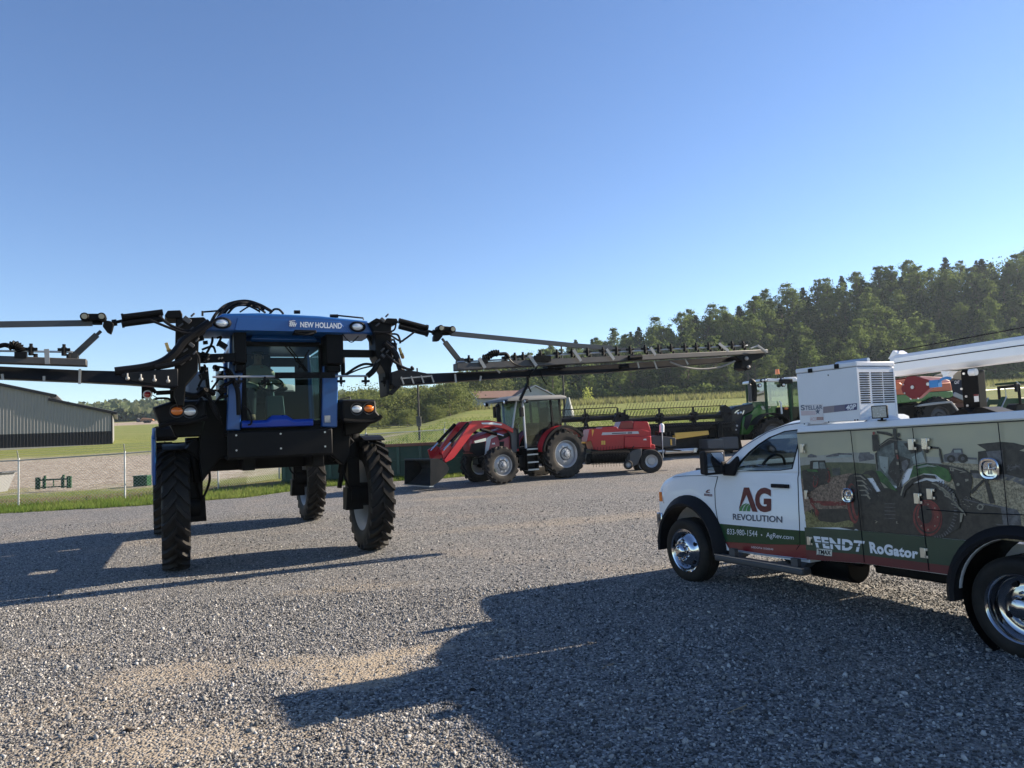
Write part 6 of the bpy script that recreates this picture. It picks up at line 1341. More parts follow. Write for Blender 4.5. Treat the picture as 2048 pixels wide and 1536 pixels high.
    # bands
    pg('gband', [(140, 1113), (600, 1139), (1250, 1199), (1832, 1168), ('L', 5.6, 0.86), ('L', 5.6, 0.72), ('L', 4.5, 0.70), ('L', 4.46, 0.78)] if False else [(140, 1113), (600, 1139), (1250, 1199), (1560, 1228), ('L', 3.62, 0.845), ('L', 3.50, 0.75), ('L', 3.425, 0.646), (1200, 1423), (650, 1353), (154, 1311)], 18)
    pg('rband', [(152, 1309), (650, 1352), (1200, 1422), ('L', 3.425, 0.648), ('L', 3.40, 0.575), ('L', 2.55, 0.562), ('L', 1.905, 0.516)], 18)
    pg('gband', [('L', 4.52, 0.66), ('L', 5.6, 0.70), ('L', 5.6, 0.86), ('L', 4.48, 0.86)], 18)
    m.build('printed_picture', pm, t, 0)
    # door gaps on the body
    yg = -0.0245
    m = MB()
    for pts in (((530, 270), (590, 800), (650, 1420)), ((1072, 245), (1140, 860), (1215, 1490)), ((1820, 200), (1860, 560), (1912, 1130))): m.tube([z3(x, y, yg) for x, y in pts], 0.0035, 5)
    m.tube([z3(1195, 958, yg), z3(1600, 990, yg), z3(2048, 1005, yg), V((4.6, yg, 1.04))], 0.0035, 5); m.tube([V((1.895, yg, 1.772)), V((4.08, yg, 1.812)), V((5.6, yg, 1.82))], 0.004, 5); m.build('body_door_gap', SEAM, t)
    letters('lettering', 'FENDT', [z3(232, 1291, yg), z3(630, 1332, yg), z3(655, 1236, yg), z3(204, 1190, yg)], LW, t, bold=0.05, space=1.12)
    m = MB(); m.poly([z3(x, y, yg-0.002) for x, y in ((212, 1240), (640, 1283), (640, 1291), (213, 1248))]); m.build('lettering_cut', pm[K_['gband']], t, 0)
    letters('lettering', 'RoGator', [z3(704, 1340, yg), z3(1118, 1392, yg), z3(1124, 1302, yg), z3(690, 1238, yg)], LW, t, bold=0.05, space=1.10)
    m = MB(); m.poly([z3(x, y, yg) for x, y in ((235, 1300), (368, 1311), (366, 1367), (232, 1356))]); m.build('name_plate', mat('cream_plate', (0.6, 0.58, 0.5), 0.4), t, 0); letters('lettering', 'TMAX', [z3(242, 1348, yg-0.002), z3(356, 1357, yg-0.002), z3(358, 1319, yg-0.002), z3(244, 1308, yg-0.002)], SEAM, t, bold=0.03)
    m = MB(); m.poly([z3(x, y, yg-0.003) for x, y in ((236, 1350), (300, 1356), (299, 1362), (235, 1356))]); m.build('plate_line', NAVY, t, 0)
    for cx, cy, r in ((503, 835, 0.062), (1743, 602, 0.078)):
        c = z3(cx, cy, -0.03); m = MB(); sh = [(r*1.0*abs(math.cos(a))**0.75*math.copysign(1, math.cos(a)), r*1.1*abs(math.sin(a))**0.75*math.copysign(1, math.sin(a))) for a in np.linspace(0, 6.283, 33)[:-1]]
        lo = lambda k, y: [V((c.x+x*k, y, c.z+z*k)) for x, z in sh]
        m.loft([lo(1.0, -0.02), lo(1.0, -0.036), lo(0.9, -0.042), lo(0.74, -0.040), lo(0.66, -0.022), lo(0.001, -0.018)], cap=False); lt = m.build('door_latch', CHROME, t, 40)
        m = MB(); m.box((c.x+0.006, -0.034, c.z), (r*1.05, 0.018, r*0.2)); m.box((c.x, -0.034, c.z), (r*0.16, 0.02, r*1.1)); m.build('latch_handle', CHROME, lt, bevel=0.004)
    HINGE = mat('hinge_steel', (0.62, 0.58, 0.50), 0.3, 0.8, var=0.12)
    for x0, y0, x1, y1 in ((1030, 342, 1106, 437), (1147, 335, 1226, 432), (1081, 815, 1158, 910), (1192, 775, 1270, 872), (86, 385, 130, 462), (124, 790, 160, 868), (146, 1195, 196, 1272), (1136, 1292, 1210, 1388)):
        a, b = z3(x0, y0, -0.03), z3(x1, y1, -0.03); m = MB(); m.box2((a.x, -0.034, b.z), (a.x+(b.x-a.x)*0.62, -0.02, a.z)); m.box2((a.x+(b.x-a.x)*0.62, -0.034, b.z), (b.x, -0.02, b.z+(a.z-b.z)*0.26)); m.box2((a.x+(b.x-a.x)*0.62, -0.034, a.z-(a.z-b.z)*0.26), (b.x, -0.02, a.z)); m.cyl((a.x+(b.x-a.x)*0.7, -0.036, b.z), (a.x+(b.x-a.x)*0.7, -0.036, a.z), 0.006, 8); m.build('hinge', HINGE, t, bevel=0.002)
    # ---- welder and compressor box ----
    x0, x1, y0, y1, za, zb = 1.895, 2.612, 0.03, 0.555, 1.872, 2.375
    m = MB(); m.box2((x0, y0, za), (x1, y1, zb)); g = m.build('welder_box', OFFW, t, bevel=0.006)
    m = MB(); m.box2((x0-0.006, y0-0.006, zb+0.004), (x1+0.006, y1+0.006, zb+0.05)); m.build('lid', OFFW, g, bevel=0.01)
    for ua, ub, va, vb in ((240, 277, 410, 440), (460, 500, 372, 405)):
        a, b = z2(ua, va, y0), z2(ub, vb, y0); m = MB(); m.box2((a.x, y0-0.016, b.z), (b.x, y0-0.003, a.z)); m.build('latch', BLACKP, g, bevel=0.004)
    def R2(x, y): return P(FT, 1560+x/4.197, 640+y/4.197, 'x', x1)
    SLOT = mat('louvre_dark', (0.012, 0.012, 0.014), 0.8)
    m = MB(); k = MB()
    for ca, cb in ((662, 747), (762, 855), (861, 950)):
        for i in range(14):
            f = i/13; ya = 445+f*285; dx = f*22
            p, q = R2(ca+dx*0.85, ya), R2(cb+dx*0.75, ya); zc = 2.345-0.0215*(i+0.5)-0.018
            m.poly([(x1+0.0015, p.y, zc-0.006), (x1+0.0015, q.y, zc-0.006), (x1+0.0015, q.y, zc+0.006), (x1+0.0015, p.y, zc+0.006)])
    m.build('louvre', SLOT, g, 0)
    m = MB(); m.box2((x1, y0, za+0.08), (x1+0.004, y0+0.02, zb-0.01)); m.box2((x1, y1-0.02, za+0.0), (x1+0.004, y1, zb-0.01))
    for (a, b_) in ((642, 382), (942, 380), (655, 568), (680, 752)): p = R2(a, b_); m.cyl((x1, p.y, p.z), (x1+0.006, p.y, p.z), 0.006, 8)
    m.build('panel_flange', OFFW, g)
    m = MB(); m.tube(spline([(x0+0.25, y0+0.3, zb+0.045), (x0+0.25, y0+0.3, zb+0.07), (x0+0.30, y0+0.3, zb+0.078), (x0+0.62, y0+0.3, zb+0.078)]), 0.022, 10); m.build('exhaust_pipe', STEEL, g)
    yq = y0-0.0025; z2f = lambda x, y, yy: z2(x, y, yy)
    GP = mat('grey_blue_print', (0.10, 0.12, 0.17), 0.4); PINK = mat('faded_red_print', (0.55, 0.36, 0.36), 0.5, var=0.15, scale=30); NB = mat('navy_band', (0.05, 0.055, 0.15), 0.35); NB2 = mat('violet_band', (0.12, 0.11, 0.17), 0.35); NB3 = mat('grey_red_band', (0.24, 0.20, 0.22), 0.35); STK = mat('sticker_white', (0.66, 0.63, 0.62), 0.5)
    m = MB(); m.poly([z2(x, y, yq) for x, y in ((172, 712), (358, 704), (368, 868), (252, 874), (250, 802), (178, 803))]); m.build('sticker', STK, g, 0)
    letters('lettering', 'S', [z2(175, 760, yq-0.001), z2(210, 758, yq-0.001), z2(206, 712, yq-0.001), z2(172, 714, yq-0.001)], GP, g, bold=0.03); letters('lettering', 'TELLAR', [z2(212, 757, yq-0.001), z2(358, 748, yq-0.001), z2(356, 712, yq-0.001), z2(209, 720, yq-0.001)], GP, g, bold=0.025)
    m = MB()
    for i in range(4): m.poly([z2(x, y, yq-0.001) for x, y in ((176+i*1, 768+i*9), (300, 763+i*9), (300, 767+i*9), (176+i*1, 773+i*9))])
    m.build('sticker_stripe', PINK, g, 0)
    m = MB(); c = z2(316, 768, yq-0.0012); m.poly([c+V((0.034*(1 if i % 2 == 0 else 0.4)*math.sin(i*math.pi/5), 0, 0.034*(1 if i % 2 == 0 else 0.4)*math.cos(i*math.pi/5))) for i in range(10)]); m.build('sticker_star', GP, g, 0)
    letters('lettering', 'ACE', [z2(254, 848, yq-0.001), z2(303, 846, yq-0.001), z2(302, 816, yq-0.001), z2(252, 818, yq-0.001)], PINK, g, bold=0.01)
    m = MB()
    for i in range(3): m.poly([z2(x, y, yq-0.001) for x, y in ((306, 816+i*9), (364, 814+i*9), (366, 819+i*9), (306, 822+i*9))])
    m.build('sticker_stripe', MATS['stripe_red'], g, 0)
    for i, (xa, xb, mm) in enumerate(((362, 455, NB3), (455, 545, NB2), (545, 646, NB))):
        f = lambda x, y: z2(x, y, yq); ta = lambda x: 728-(x-362)*0.106; tb_ = lambda x: 783-(x-362)*0.106
        m = MB(); m.poly([f(xa, tb_(xa)), f(xb, tb_(xb)), f(xb, ta(xb)), f(xa, ta(xa))]); m.build('model_band', mm, g, 0)
    letters('lettering', '40P', [z2(553, 757, yq-0.001), z2(640, 748, yq-0.001), z2(638, 705, yq-0.001), z2(552, 714, yq-0.001)], LW, g, bold=0.03, shear=0.2)
    m = MB()
    for x, y in ((405, 463), (205, 872), (410, 856), (630, 840), (653, 838)): p = z2(x, y, yq); m.cyl(p, p+V((0, -0.003, 0)), 0.007, 8)
    m.build('screw', SEAM, g)
    # work light on the rail
    c = z2(838, 772, -0.02); m = MB(); Rt = Matrix.Rotation(R(28), 3, 'Z'); m.box(c, (0.13, 0.05, 0.115), Rt)
    for k in range(4): m.box(c+Rt @ V((-0.045+0.03*k, 0.045, 0)), (0.008, 0.05, 0.1), Rt)
    m.cyl(c+V((0, 0.02, -0.05)), V((c.x, c.y+0.02, 1.86)), 0.012, 8); m.box(V((c.x, c.y+0.02, 1.866)), (0.06, 0.05, 0.012)); wl = m.build('work_light', BLACKP, t, bevel=0.006)
    m = MB(); m.box(c+Rt @ V((0, -0.027, 0)), (0.112, 0.006, 0.098), Rt); m.build('lens', mat('led_lens', (0.28, 0.29, 0.30), 0.25, 0.2, var=0.5, scale=90), wl)
    # ---- crane ----
    m = MB(); yb0, yb1 = 1.42, 1.68
    def sec(x, dz, k=1.0):
        zt_, zb_ = 2.572+dz, 2.345+dz; ym = (yb0+yb1)/2; h = (yb1-yb0)/2*k
        return [V((x, ym-h, zb_+0.05)), V((x, ym-h*0.55, zb_)), V((x, ym+h*0.55, zb_)), V((x, ym+h, zb_+0.05)), V((x, ym+h, zt_-0.035)), V((x, ym+h*0.8, zt_)), V((x, ym-h*0.8, zt_)), V((x, ym-h, zt_-0.035))]
    m.loft([sec(1.97, 0.0), sec(3.3, 0.023), sec(5.25, 0.055)]); cr = m.build('crane_boom', WHITE, t, 25, bevel=0.006)
    m = MB(); m.loft([sec(1.91, -0.002, 0.86), sec(1.98, 0.0, 0.86)]); m.prism([V((1.88, yb0+0.03, 2.54)), V((1.95, yb0+0.03, 2.63)), V((2.02, yb0+0.03, 2.58))], (0, 0.18, 0)); m.build('boom_tip', WHITE, cr, bevel=0.005)
    m = MB(); m.bar(V((1.97, yb0-0.002, 2.482)), V((5.25, yb0-0.002, 2.536)), 0.006, 0.009); m.build('boom_seam', SEAM, cr)
    m = MB(); m.tube([z2(938, 266, 1.54), T(2048, 655, 1.54), T(2048, 655, 1.54)+(T(2048, 655, 1.54)-z2(938, 266, 1.54))*1.2], 0.006, 6); m.tube(spline([z2(880, 262, 1.54), z2(915, 275, 1.54), z2(945, 310, 1.54)]), 0.006, 5); m.build('winch_cable', HOSE, cr)
    m = MB(); m.prism([z8(x, y, 1.5) for x, y in ((770, 95), (950, 92), (900, 130), (870, 165), (870, 205), (805, 200), (808, 160))], (0, 0.1, 0)); m.build('boom_lug', WHITE, cr)
    m = MB(); m.prism([z8(x, y, 1.5) for x, y in ((165, 360), (250, 180), (360, 165), (640, 240), (650, 320), (430, 512), (320, 520), (190, 425))], (0, 0.07, 0)); hb = m.build('hook_block', mat('hook_block_red', (0.15, 0.007, 0.009), 0.5, coat=0.0, var=0.1), t, bevel=0.006)
    m = MB()
    for x, y, r in ((348, 340, 0.02), (585, 292, 0.018), (208, 300, 0.008), (230, 430, 0.008), (435, 510, 0.008), (320, 515, 0.008)): p = z8(x, y, 1.495); m.cyl(p, p+V((0, -0.01, 0)), r, 12)
    m.build('pin', STEEL, hb)
    m = MB(); m.tube(spline([z8(x, y, 1.5) for x, y in ((640, 290), (690, 285), (750, 250), (800, 215), (860, 200), (930, 205))]), 0.014, 8); m.box(z8(695, 285, 1.5), (0.10, 0.06, 0.075)); m.tube(spline([z8(x, y, 1.49) for x, y in ((650, 330), (700, 325), (740, 280), (730, 240))]), 0.008, 6); m.build('blue_strap', mat('blue_webbing', (0.05, 0.22, 0.5), 0.8, var=0.2), hb)
    # boom rest
    yr = 1.40
    m = MB(); pts = [z8(x, y, yr) for x, y in ((1075, 100), (1110, 75), (1160, 72), (1330, 80), (1375, 640), (1380, 700), (1130, 720), (1100, 400))]; m.prism(pts, (0, 0.12, 0)); r_ = m.build('boom_rest', BLACK, t, bevel=0.006)
    m = MB(); p = z8(1265, 110, yr-0.05); m.cyl(p+V((-0.03, 0, 0)), p+V((0.035, 0.0, 0)), 0.034, 14); m.ball(p+V((0.01, 0, 0)), 0.036, 12, 8); m.build('rest_roller', CREAM, r_)
    m = MB()
    for x, y in ((1132, 132), (1170, 480), (1188, 620), (1097, 365)): p = z8(x, y, yr-0.002); m.cyl(p, p+V((0, -0.008, 0)), 0.012, 10)
    m.build('bolt', STEEL, r_)
    a, b = z8(1280, 450, yr-0.003), z8(1360, 560, yr-0.003); m = MB(); m.box2((a.x, yr-0.003, b.z), (b.x, yr-0.001, a.z)); wd = m.build('warning_label', CREAM, r_); m = MB(); m.box2((a.x, yr-0.005, a.z-0.018), (b.x, yr-0.003, a.z)); m.build('warning_header', MATS['stripe_red'], wd)
    m = MB(); m.prism([z8(x, y, 1.25) for x, y in ((880, 772), (1140, 652), (1230, 755), (1230, 790), (880, 800))], (0, 0.3, 0)); m.prism([z8(x, y, 1.27) for x, y in ((1232, 750), (1295, 645), (1400, 645), (1660, 728), (1660, 790), (1232, 790))], (0, 0.3, 0)); m.build('tray_bracket', BLACK, r_, bevel=0.004)
    m = MB(); m.cyl((2.68, 0.25, 1.86), (2.68, 0.25, 1.905), 0.16, 20, 0.10); m.build('roof_vent', OFFW, t, 50)
    # crane base at the far rear corner
    m = MB(); m.cyl((5.25, 1.45, 0.8), (5.25, 1.45, 2.2), 0.16, 20); m.box((5.25, 1.45, 2.4), (0.5, 0.42, 0.5)); m.cyl((4.9, 1.54, 2.0), (4.2, 1.54, 2.33), 0.05, 12); m.build('crane_base', WHITE, t, bevel=0.02)
    m = MB(); m.box2((5.6, 0.0, 0.5), (5.75, 2.0, 0.75)); m.build('rear_bumper', DARKG, t, bevel=0.02)
    return t
TRK = truck()
# ---------------- red loader tractor ----------------
FR = frame(-0.47, 23.74, 0.42, 31.6, -1.1)
def q6(x, y, yy): return P(FR, 780+x/5.12, 780+y/5.12, 'y', yy)
def red_tractor():
    t = thing('loader_tractor', 'red farm tractor with glazed cab and front loader resting its black bucket on the gravel', 'tractor', FR)
    DRED = mat('dark_red_paint', (0.24, 0.006, 0.010), 0.35, coat=0.15, var=0.1, dust=0.015)
    c1 = q6(1150, 790, 0.1); c2 = q6(1795, 655, 0.05)
    R1 = (q6(1150, 592, 0.1).z-q6(1150, 985, 0.1).z)/2; R2 = (q6(1795, 407, 0.05).z-q6(1795, 905, 0.05).z)/2
    ag_wheel(t, (c1.x, 0.2, R1), 'y', R1, 0.38, R1*0.55, SILV, face=-1, lugs=18, lugh=0.05, tyremat=RUBBERD, dish=0.06, style='lugged')
    ag_wheel(t, (c1.x+0.03, 1.75, R1), 'y', R1, 0.38, R1*0.55, SILV, face=-1, lugs=18, lugh=0.05, tyremat=RUBBERD, dish=0.06)
    z2_ = c2.z
    ag_wheel(t, (c2.x, 0.2, z2_), 'y', R2, 0.5, R2*0.56, SILV, face=-1, lugs=20, lugh=0.06, tyremat=RUBBERD, dish=0.08, lugw=0.08, style='lugged')
    ag_wheel(t, (c2.x, 1.8, z2_), 'y', R2, 0.5, R2*0.56, SILV, face=-1, lugs=20, lugh=0.06, tyremat=RUBBERD, dish=0.08, lugw=0.08)
    m = MB(); m.cyl((c1.x, 0.3, R1), (c1.x, 1.7, R1), 0.1, 12); m.box((c1.x+0.1, 1.0, R1+0.12), (0.5, 0.5, 0.3)); m.box((c1.x-0.3, 1.0, 0.75), (0.35, 0.4, 0.22)); m.build('front_axle', BLACK, t, bevel=0.02)
    m = MB(); m.cyl((c2.x, 0.3, z2_), (c2.x, 1.7, z2_), 0.16, 12); m.box2((c1.x+0.2, 0.72, 0.5), (c2.x+0.3, 1.28, 0.98)); m.box2((0.9, 0.35, 0.45), (1.6, 0.75, 0.85)); m.build('transmission', BLACK, t, bevel=0.03)
    # hood
    ys = 0.66
    n0, n1, n2 = q6(846, 492, ys), q6(1000, 440, ys), q6(1270, 385, ys); b0, b1 = q6(985, 640, ys), q6(1300, 600, ys); f0 = q6(838, 560, ys)
    def hs(y, k): return [V((f0.x+0.02*k, y, b0.z)), V((f0.x-0.02+0.05*k, y, f0.z+0.05)), V((n0.x-0.02+0.06*k, y, n0.z-0.02-0.03*k)), V((n0.x+0.12+0.04*k, y, n0.z+0.05-0.05*k)), V((n1.x, y, n1.z+0.05-0.06*k)), V((n2.x, y, n2.z+0.05-0.06*k)), V((n2.x, y, b1.z))]
    m = MB(); m.loft([hs(0.645, 1.6), hs(0.68, 0.6), hs(0.85, 0), hs(1.15, 0), hs(1.32, 0.6), hs(1.355, 1.6)]); hd = m.build('hood', DRED, t, 35, bevel=0.01)
    yy = 0.64
    m = MB(); m.prism([q6(x, y, yy) for x, y in ((992, 492), (1045, 458), (1100, 470), (1035, 500), (1000, 660), (968, 665))], (0, 0.02, 0)); m.build('side_stripe', mat('silver_stripe', (0.45, 0.46, 0.47), 0.4), hd)
    m = MB(); m.loft([[q6(x, y, yy) for x, y in ((862, 522), (985, 490), (985, 522), (872, 545))], [q6(x, y, yy+0.25)+V((-0.05, 0, 0)) for x, y in ((862, 522), (985, 490), (985, 522), (872, 545))]]); m.build('headlight', LENSW, hd)
    m = MB(); m.prism([q6(x, y, yy-0.005) for x, y in ((842, 548), (980, 528), (975, 655), (900, 690), (845, 640))], (0, 0.72, 0)); m.build('grille', BLACKP, hd, bevel=0.02)
    m = MB(); m.prism([q6(x, y, yy-0.005) for x, y in ((1100, 470), (1190, 440), (1250, 430), (1230, 470), (1120, 520))], (0, 0.01, 0)); m.prism([q6(x, y, yy-0.004) for x, y in ((1120, 530), (1170, 525), (1165, 575), (1125, 580))], (0, 0.01, 0)); m.build('side_vent', BLACKP, hd)
    m = MB(); m.poly([q6(x, y, yy-0.004) for x, y in ((1042, 555), (1052, 540), (1060, 548), (1068, 536), (1078, 556))]); m.build('hood_emblem', CREAM, hd, 0)
    # cab
    y0, y1 = 0.36, 1.64
    zr = q6(1560, 95, y0).z; zf = q6(1440, 595, y0).z; zbelt = q6(1700, 345, y0).z
    xa, xb, xc = q6(1380, 400, y0).x, q6(1655, 200, y0).x, q6(1742, 200, y0).x; xf = xa-0.06
    zws = q6(1375, 345, y0).z
    GP = mat('cab_post_silver', (0.42, 0.44, 0.46), 0.4, 0.3)
    for y in (y0, y1):
        m = MB(); m.bar((xa, y, zf), (xa-0.02, y, zr), 0.06, 0.07, (0, 1, 0)); m.build('front_pillar', GP, t, bevel=0.01)
        m = MB(); m.bar((xb, y, zbelt-0.1), (xb-0.03, y, zr), 0.06, 0.06, (0, 1, 0)); m.build('middle_pillar', BLACKP, t)
        m = MB(); m.bar((xc+0.02, y+0.05*(1 if y < 1 else -1), zbelt-0.1), (xc-0.02, y, zr), 0.06, 0.06, (0, 1, 0)); m.build('rear_pillar', BLACKP, t)
        m = MB(); m.poly([(xa+0.03, y, zf+0.05), (xb-0.42, y, zf+0.05), (xb-0.12, y, zbelt+0.05), (xb-0.04, y, zbelt+0.1), (xb-0.04, y, zr-0.03), (xa+0.02, y, zr-0.03)]); m.build('door_glass', GLASSC, t, 0)
        m = MB(); m.poly([(xb+0.03, y, zbelt), (xc, y, zbelt), (xc-0.02, y, zr-0.04), (xb+0.0, y, zr-0.04)]); m.build('quarter_glass', GLASSC, t, 0)
        m = MB(); m.bar((xa, y, zf+0.02), (xb-0.4, y, zf+0.02), 0.05, 0.05); m.bar((xb-0.42, y, zf+0.02), (xb-0.1, y, zbelt), 0.05, 0.04, (0, 1, 0)); m.bar((xa, y, zr-0.01), (xc, y, zr-0.01), 0.05, 0.05); m.build('door_frame', BLACKP, t)
    # the windscreen leans forward of the pillars
    m = MB(); m.poly([(xf-0.32, y0+0.15, zws-0.1), (xf-0.32, y1-0.15, zws-0.1), (xf-0.16, y1-0.06, zr-0.02), (xf-0.16, y0+0.06, zr-0.02)]); m.build('windscreen', GLASSC, t, 0)
    m = MB(); m.poly([(xf-0.32, y0+0.15, zws-0.1), (xa, y0, zws-0.25), (xa, y0, zr-0.02), (xf-0.16, y0+0.06, zr-0.02)]); m.build('front_quarter_glass', GLASSC, t, 0)
    for y in (y0+0.06, y1-0.06): m = MB(); m.bar((xf-0.32, y+0.09*(1 if y < 1 else -1), zws-0.12), (xf-0.16, y, zr), 0.04, 0.05, (0, 1, 0)); m.build('windscreen_post', GP, t)
    m = MB(); m.poly([(xc+0.0, y0+0.1, zbelt), (xc+0.0, y1-0.1, zbelt), (xc-0.02, y1-0.05, zr-0.04), (xc-0.02, y0+0.05, zr-0.04)]); m.build('rear_window', GLASSC, t, 0)
    r0, r1 = q6(1185, 112, y0).x, q6(1790, 80, y0).x
    m = MB(); lp = []
    for y, dz in ((y0-0.1, 0.0), (y0-0.06, 0.07), (0.75, 0.10), (1.25, 0.10), (y1+0.06, 0.07), (y1+0.1, 0.0)):
        lp.append([V((r0+0.0, y, zr-0.02)), V((r0+0.03, y, zr+0.02+dz*0.4)), V((r0+0.35, y, zr+0.06+dz)), V((r1-0.2, y, zr+0.055+dz)), V((r1, y, zr+0.04+dz*0.6)), V((r1+0.02, y, zr+0.0)), V((r1-0.1, y, zr-0.01))])
    m.loft(lp); rf = m.build('cab_roof', mat('roof_white_grey', (0.10, 0.105, 0.11), 0.55), t, 40)
    for x, y in ((r0-0.02, y0), (r0-0.02, y1), (xa+0.03, y0-0.12)): m = MB(); m.cyl((x-0.04, y, zr-0.05), (x+0.06, y, zr-0.05), 0.07, 14); m.build('roof_lamp', BLACKP, rf); m = MB(); m.ball((x-0.045, y, zr-0.05), (0.02, 0.055, 0.055), 12, 8); m.build('lamp_lens', LENSW, rf)
    INT = mat('tractor_interior', (0.025, 0.027, 0.03), 0.7)
    m = MB(); m.box((xb-0.15, 1.0, zbelt-0.05), (0.5, 0.5, 0.14)); m.box((xb+0.12, 1.0, zbelt+0.28), (0.12, 0.48, 0.62), Matrix.Rotation(R(8), 3, 'Y')); m.build('driver_seat', INT, t, bevel=0.04)
    m = MB(); m.box2((xa-0.25, 0.6, zf), (xb+0.3, 1.4, zf+0.05)); m.box2((xf-0.3, 0.75, zf), (xa+0.0, 1.25, zws-0.12)); m.tube([(xa-0.02, 1.0, zws-0.1), (xa+0.1, 1.0, zws+0.05)], 0.03, 8); ring = [V((xa+0.1+0.1*math.sin(a), 1.0+0.19*math.cos(a), zws+0.06+0.13*math.sin(a))) for a in np.linspace(0, 6.283, 20)]; m.tube(ring, 0.014, 6); m.box2((xb-0.4, 0.45, zbelt-0.35), (xc, 0.62, zbelt+0.08)); m.box2((xb-0.3, 1.38, zbelt-0.35), (xc, 1.55, zbelt+0.08)); m.build('cab_console', INT, t, bevel=0.01)
    # rear fenders
    def fend(y, w, s):
        m = MB(); lp = []
        for a in [R(d) for d in range(172, 28, -9)]:
            rr_ = R2*1.10; lp.append((c2.x+rr_*math.cos(a)*1.0, z2_+rr_*math.sin(a)*1.0+0.02))
        secs = [[V((x, y, z-0.02)), V((x, y+w, z-0.02)), V((c2.x+(x-c2.x)*1.05, y+w, z2_+(z-z2_)*1.05)), V((c2.x+(x-c2.x)*1.05, y, z2_+(z-z2_)*1.05))] for x, z in lp]
        m.loft(secs); f = m.build('rear_fender', RED, t, 30, bevel=0.01)
        m = MB(); secs = [[V((x, yo, z-0.03)), V((x, yo+0.1, z-0.03)), V((c2.x+(x-c2.x)*1.055, yo+0.1, z2_+(z-z2_)*1.055)), V((c2.x+(x-c2.x)*1.055, yo, z2_+(z-z2_)*1.055))] for x, z in lp for yo in (y-0.11 if y < 1 else y+w+0.01,)]
        m.loft(secs); m.build('fender_edge', BLACKP, f, 30)
        m = MB(); m.prism([V((x, y+(w if y < 1 else 0)-0.01, z)) for x, z in lp[2:9]]+[V((c2.x-0.1, y+(w if y < 1 else 0)-0.01, zf)), V((lp[2][0]+0.05, y+(w if y < 1 else 0)-0.01, zf))], (0, 0.02, 0)); m.build('fender_side', BLACKP, f)
    fend(0.06, 0.36, 1); fend(1.58, 0.36, -1)
    # steps
    sx0, sx1 = q6(1402, 700, 0.2).x, q6(1512, 700, 0.2).x
    for v in (605, 660, 740, 816): z = q6(1455, v, 0.2).z; m = MB(); m.box2((sx0, 0.15, z-0.02), (sx1, 0.4, z+0.02)); m.build('step', GALV, t)
    m = MB()
    for x in (sx0, sx1): m.box2((x-0.015, 0.17, q6(1455, 820, 0.2).z), (x+0.015, 0.38, zf))
    m.box2((sx0-0.02, 0.4, 0.4), (sx1+0.02, 0.6, zf)); m.build('step_frame', BLACK, t)
    # exhaust, mirrors, beacon pole
    m = MB(); e0, e1 = q6(1120, 330, 0.9), q6(1110, 180, 0.9); m.tube(spline([e0, V((e0.x-0.02, 0.9, (e0.z+e1.z)/2)), e1, e1+V((-0.06, 0, 0.08))]), 0.075, 12); m.build('exhaust', BLACKP, t)
    for (x, y, u0, v0, u1, v1) in ((0, -0.35, 1332, 178, 1370, 272), (0, 1.9, 1062, 170, 1092, 285)):
        a, b = q6(u0, v0, y), q6(u1, v1, y); m = MB(); m.box2((a.x, y-0.03, b.z), (b.x, y+0.09, a.z)); m.bar(((a.x+b.x)/2, y, a.z-0.02), (xa-0.1, y0 if y < 1 else y1, zr-0.08), 0.03, 0.03); m.build('mirror', BLACKP, t, bevel=0.025)
    # loader
    def arm(yy, dx0, pts, name):
        pp = [q6(x, y, yy) for x, y in pts]; m = MB(); m.prism(pp, (0, 0.14, 0)); return m.build(name, RED, t, 20, bevel=0.012)
    near = ((1262, 395), (1150, 335), (1000, 308), (850, 316), (812, 350), (640, 600), (555, 715), (570, 745), (632, 712), (660, 690), (850, 440), (905, 398), (1060, 372), (1180, 400), (1262, 440))
    a1 = arm(0.52, 0, near, 'loader_arm')
    np_ = [q6(x, y, 0.52) for x, y in near]
    m = MB(); m.prism([p+V((0, 0.88, 0)) for p in np_], (0, 0.14, 0)); m.build('loader_arm', RED, t, 20, bevel=0.012)
    m = MB(); p = q6(640, 640, 0.6); m.cyl((p.x, 0.55, p.z), (p.x, 1.5, p.z), 0.08, 14); p = q6(830, 400, 0.6); m.cyl((p.x, 0.55, p.z), (p.x, 1.5, p.z), 0.05, 14); m.build('cross_tube', RED, t)
    m = MB(); m.prism([q6(x, y, 0.505) for x, y in ((935, 335), (1050, 330), (1150, 348), (1140, 362), (1040, 352), (945, 350))], (0, 0.01, 0)); m.build('arm_decal', CREAM, a1)
    letters('lettering', 'LOADER', [q6(725, 540, 0.508), q6(775, 480, 0.508), q6(765, 466, 0.508), q6(715, 525, 0.508)], CREAM, a1) if False else None
    for dy in (0, 0.92):
        for pa, pb, nm in (((800, 340), (545, 620), 'bucket_cylinder'), ((925, 402), (1160, 468), 'lift_cylinder')):
            a, b = q6(*pa, 0.56)+V((0, dy, 0)), q6(*pb, 0.56)+V((0, dy, 0)); e = b-a
            m = MB(); m.cyl(a, a+e*0.68, 0.055, 12); m.cyl(a+e*0.66, a+e*0.70, 0.06, 12); c_ = m.build(nm, BLACK, t)
            m = MB(); m.cyl(a+e*0.68, b, 0.03, 10); m.build('piston_rod', CHROME, c_)
        m = MB(); m.prism([q6(x, y, 0.58)+V((0, dy, 0)) for x, y in ((520, 610), (600, 560), (660, 600), (640, 690), (580, 740), (545, 700))], (0, 0.06, 0)); m.build('loader_link', RED, t, bevel=0.008)
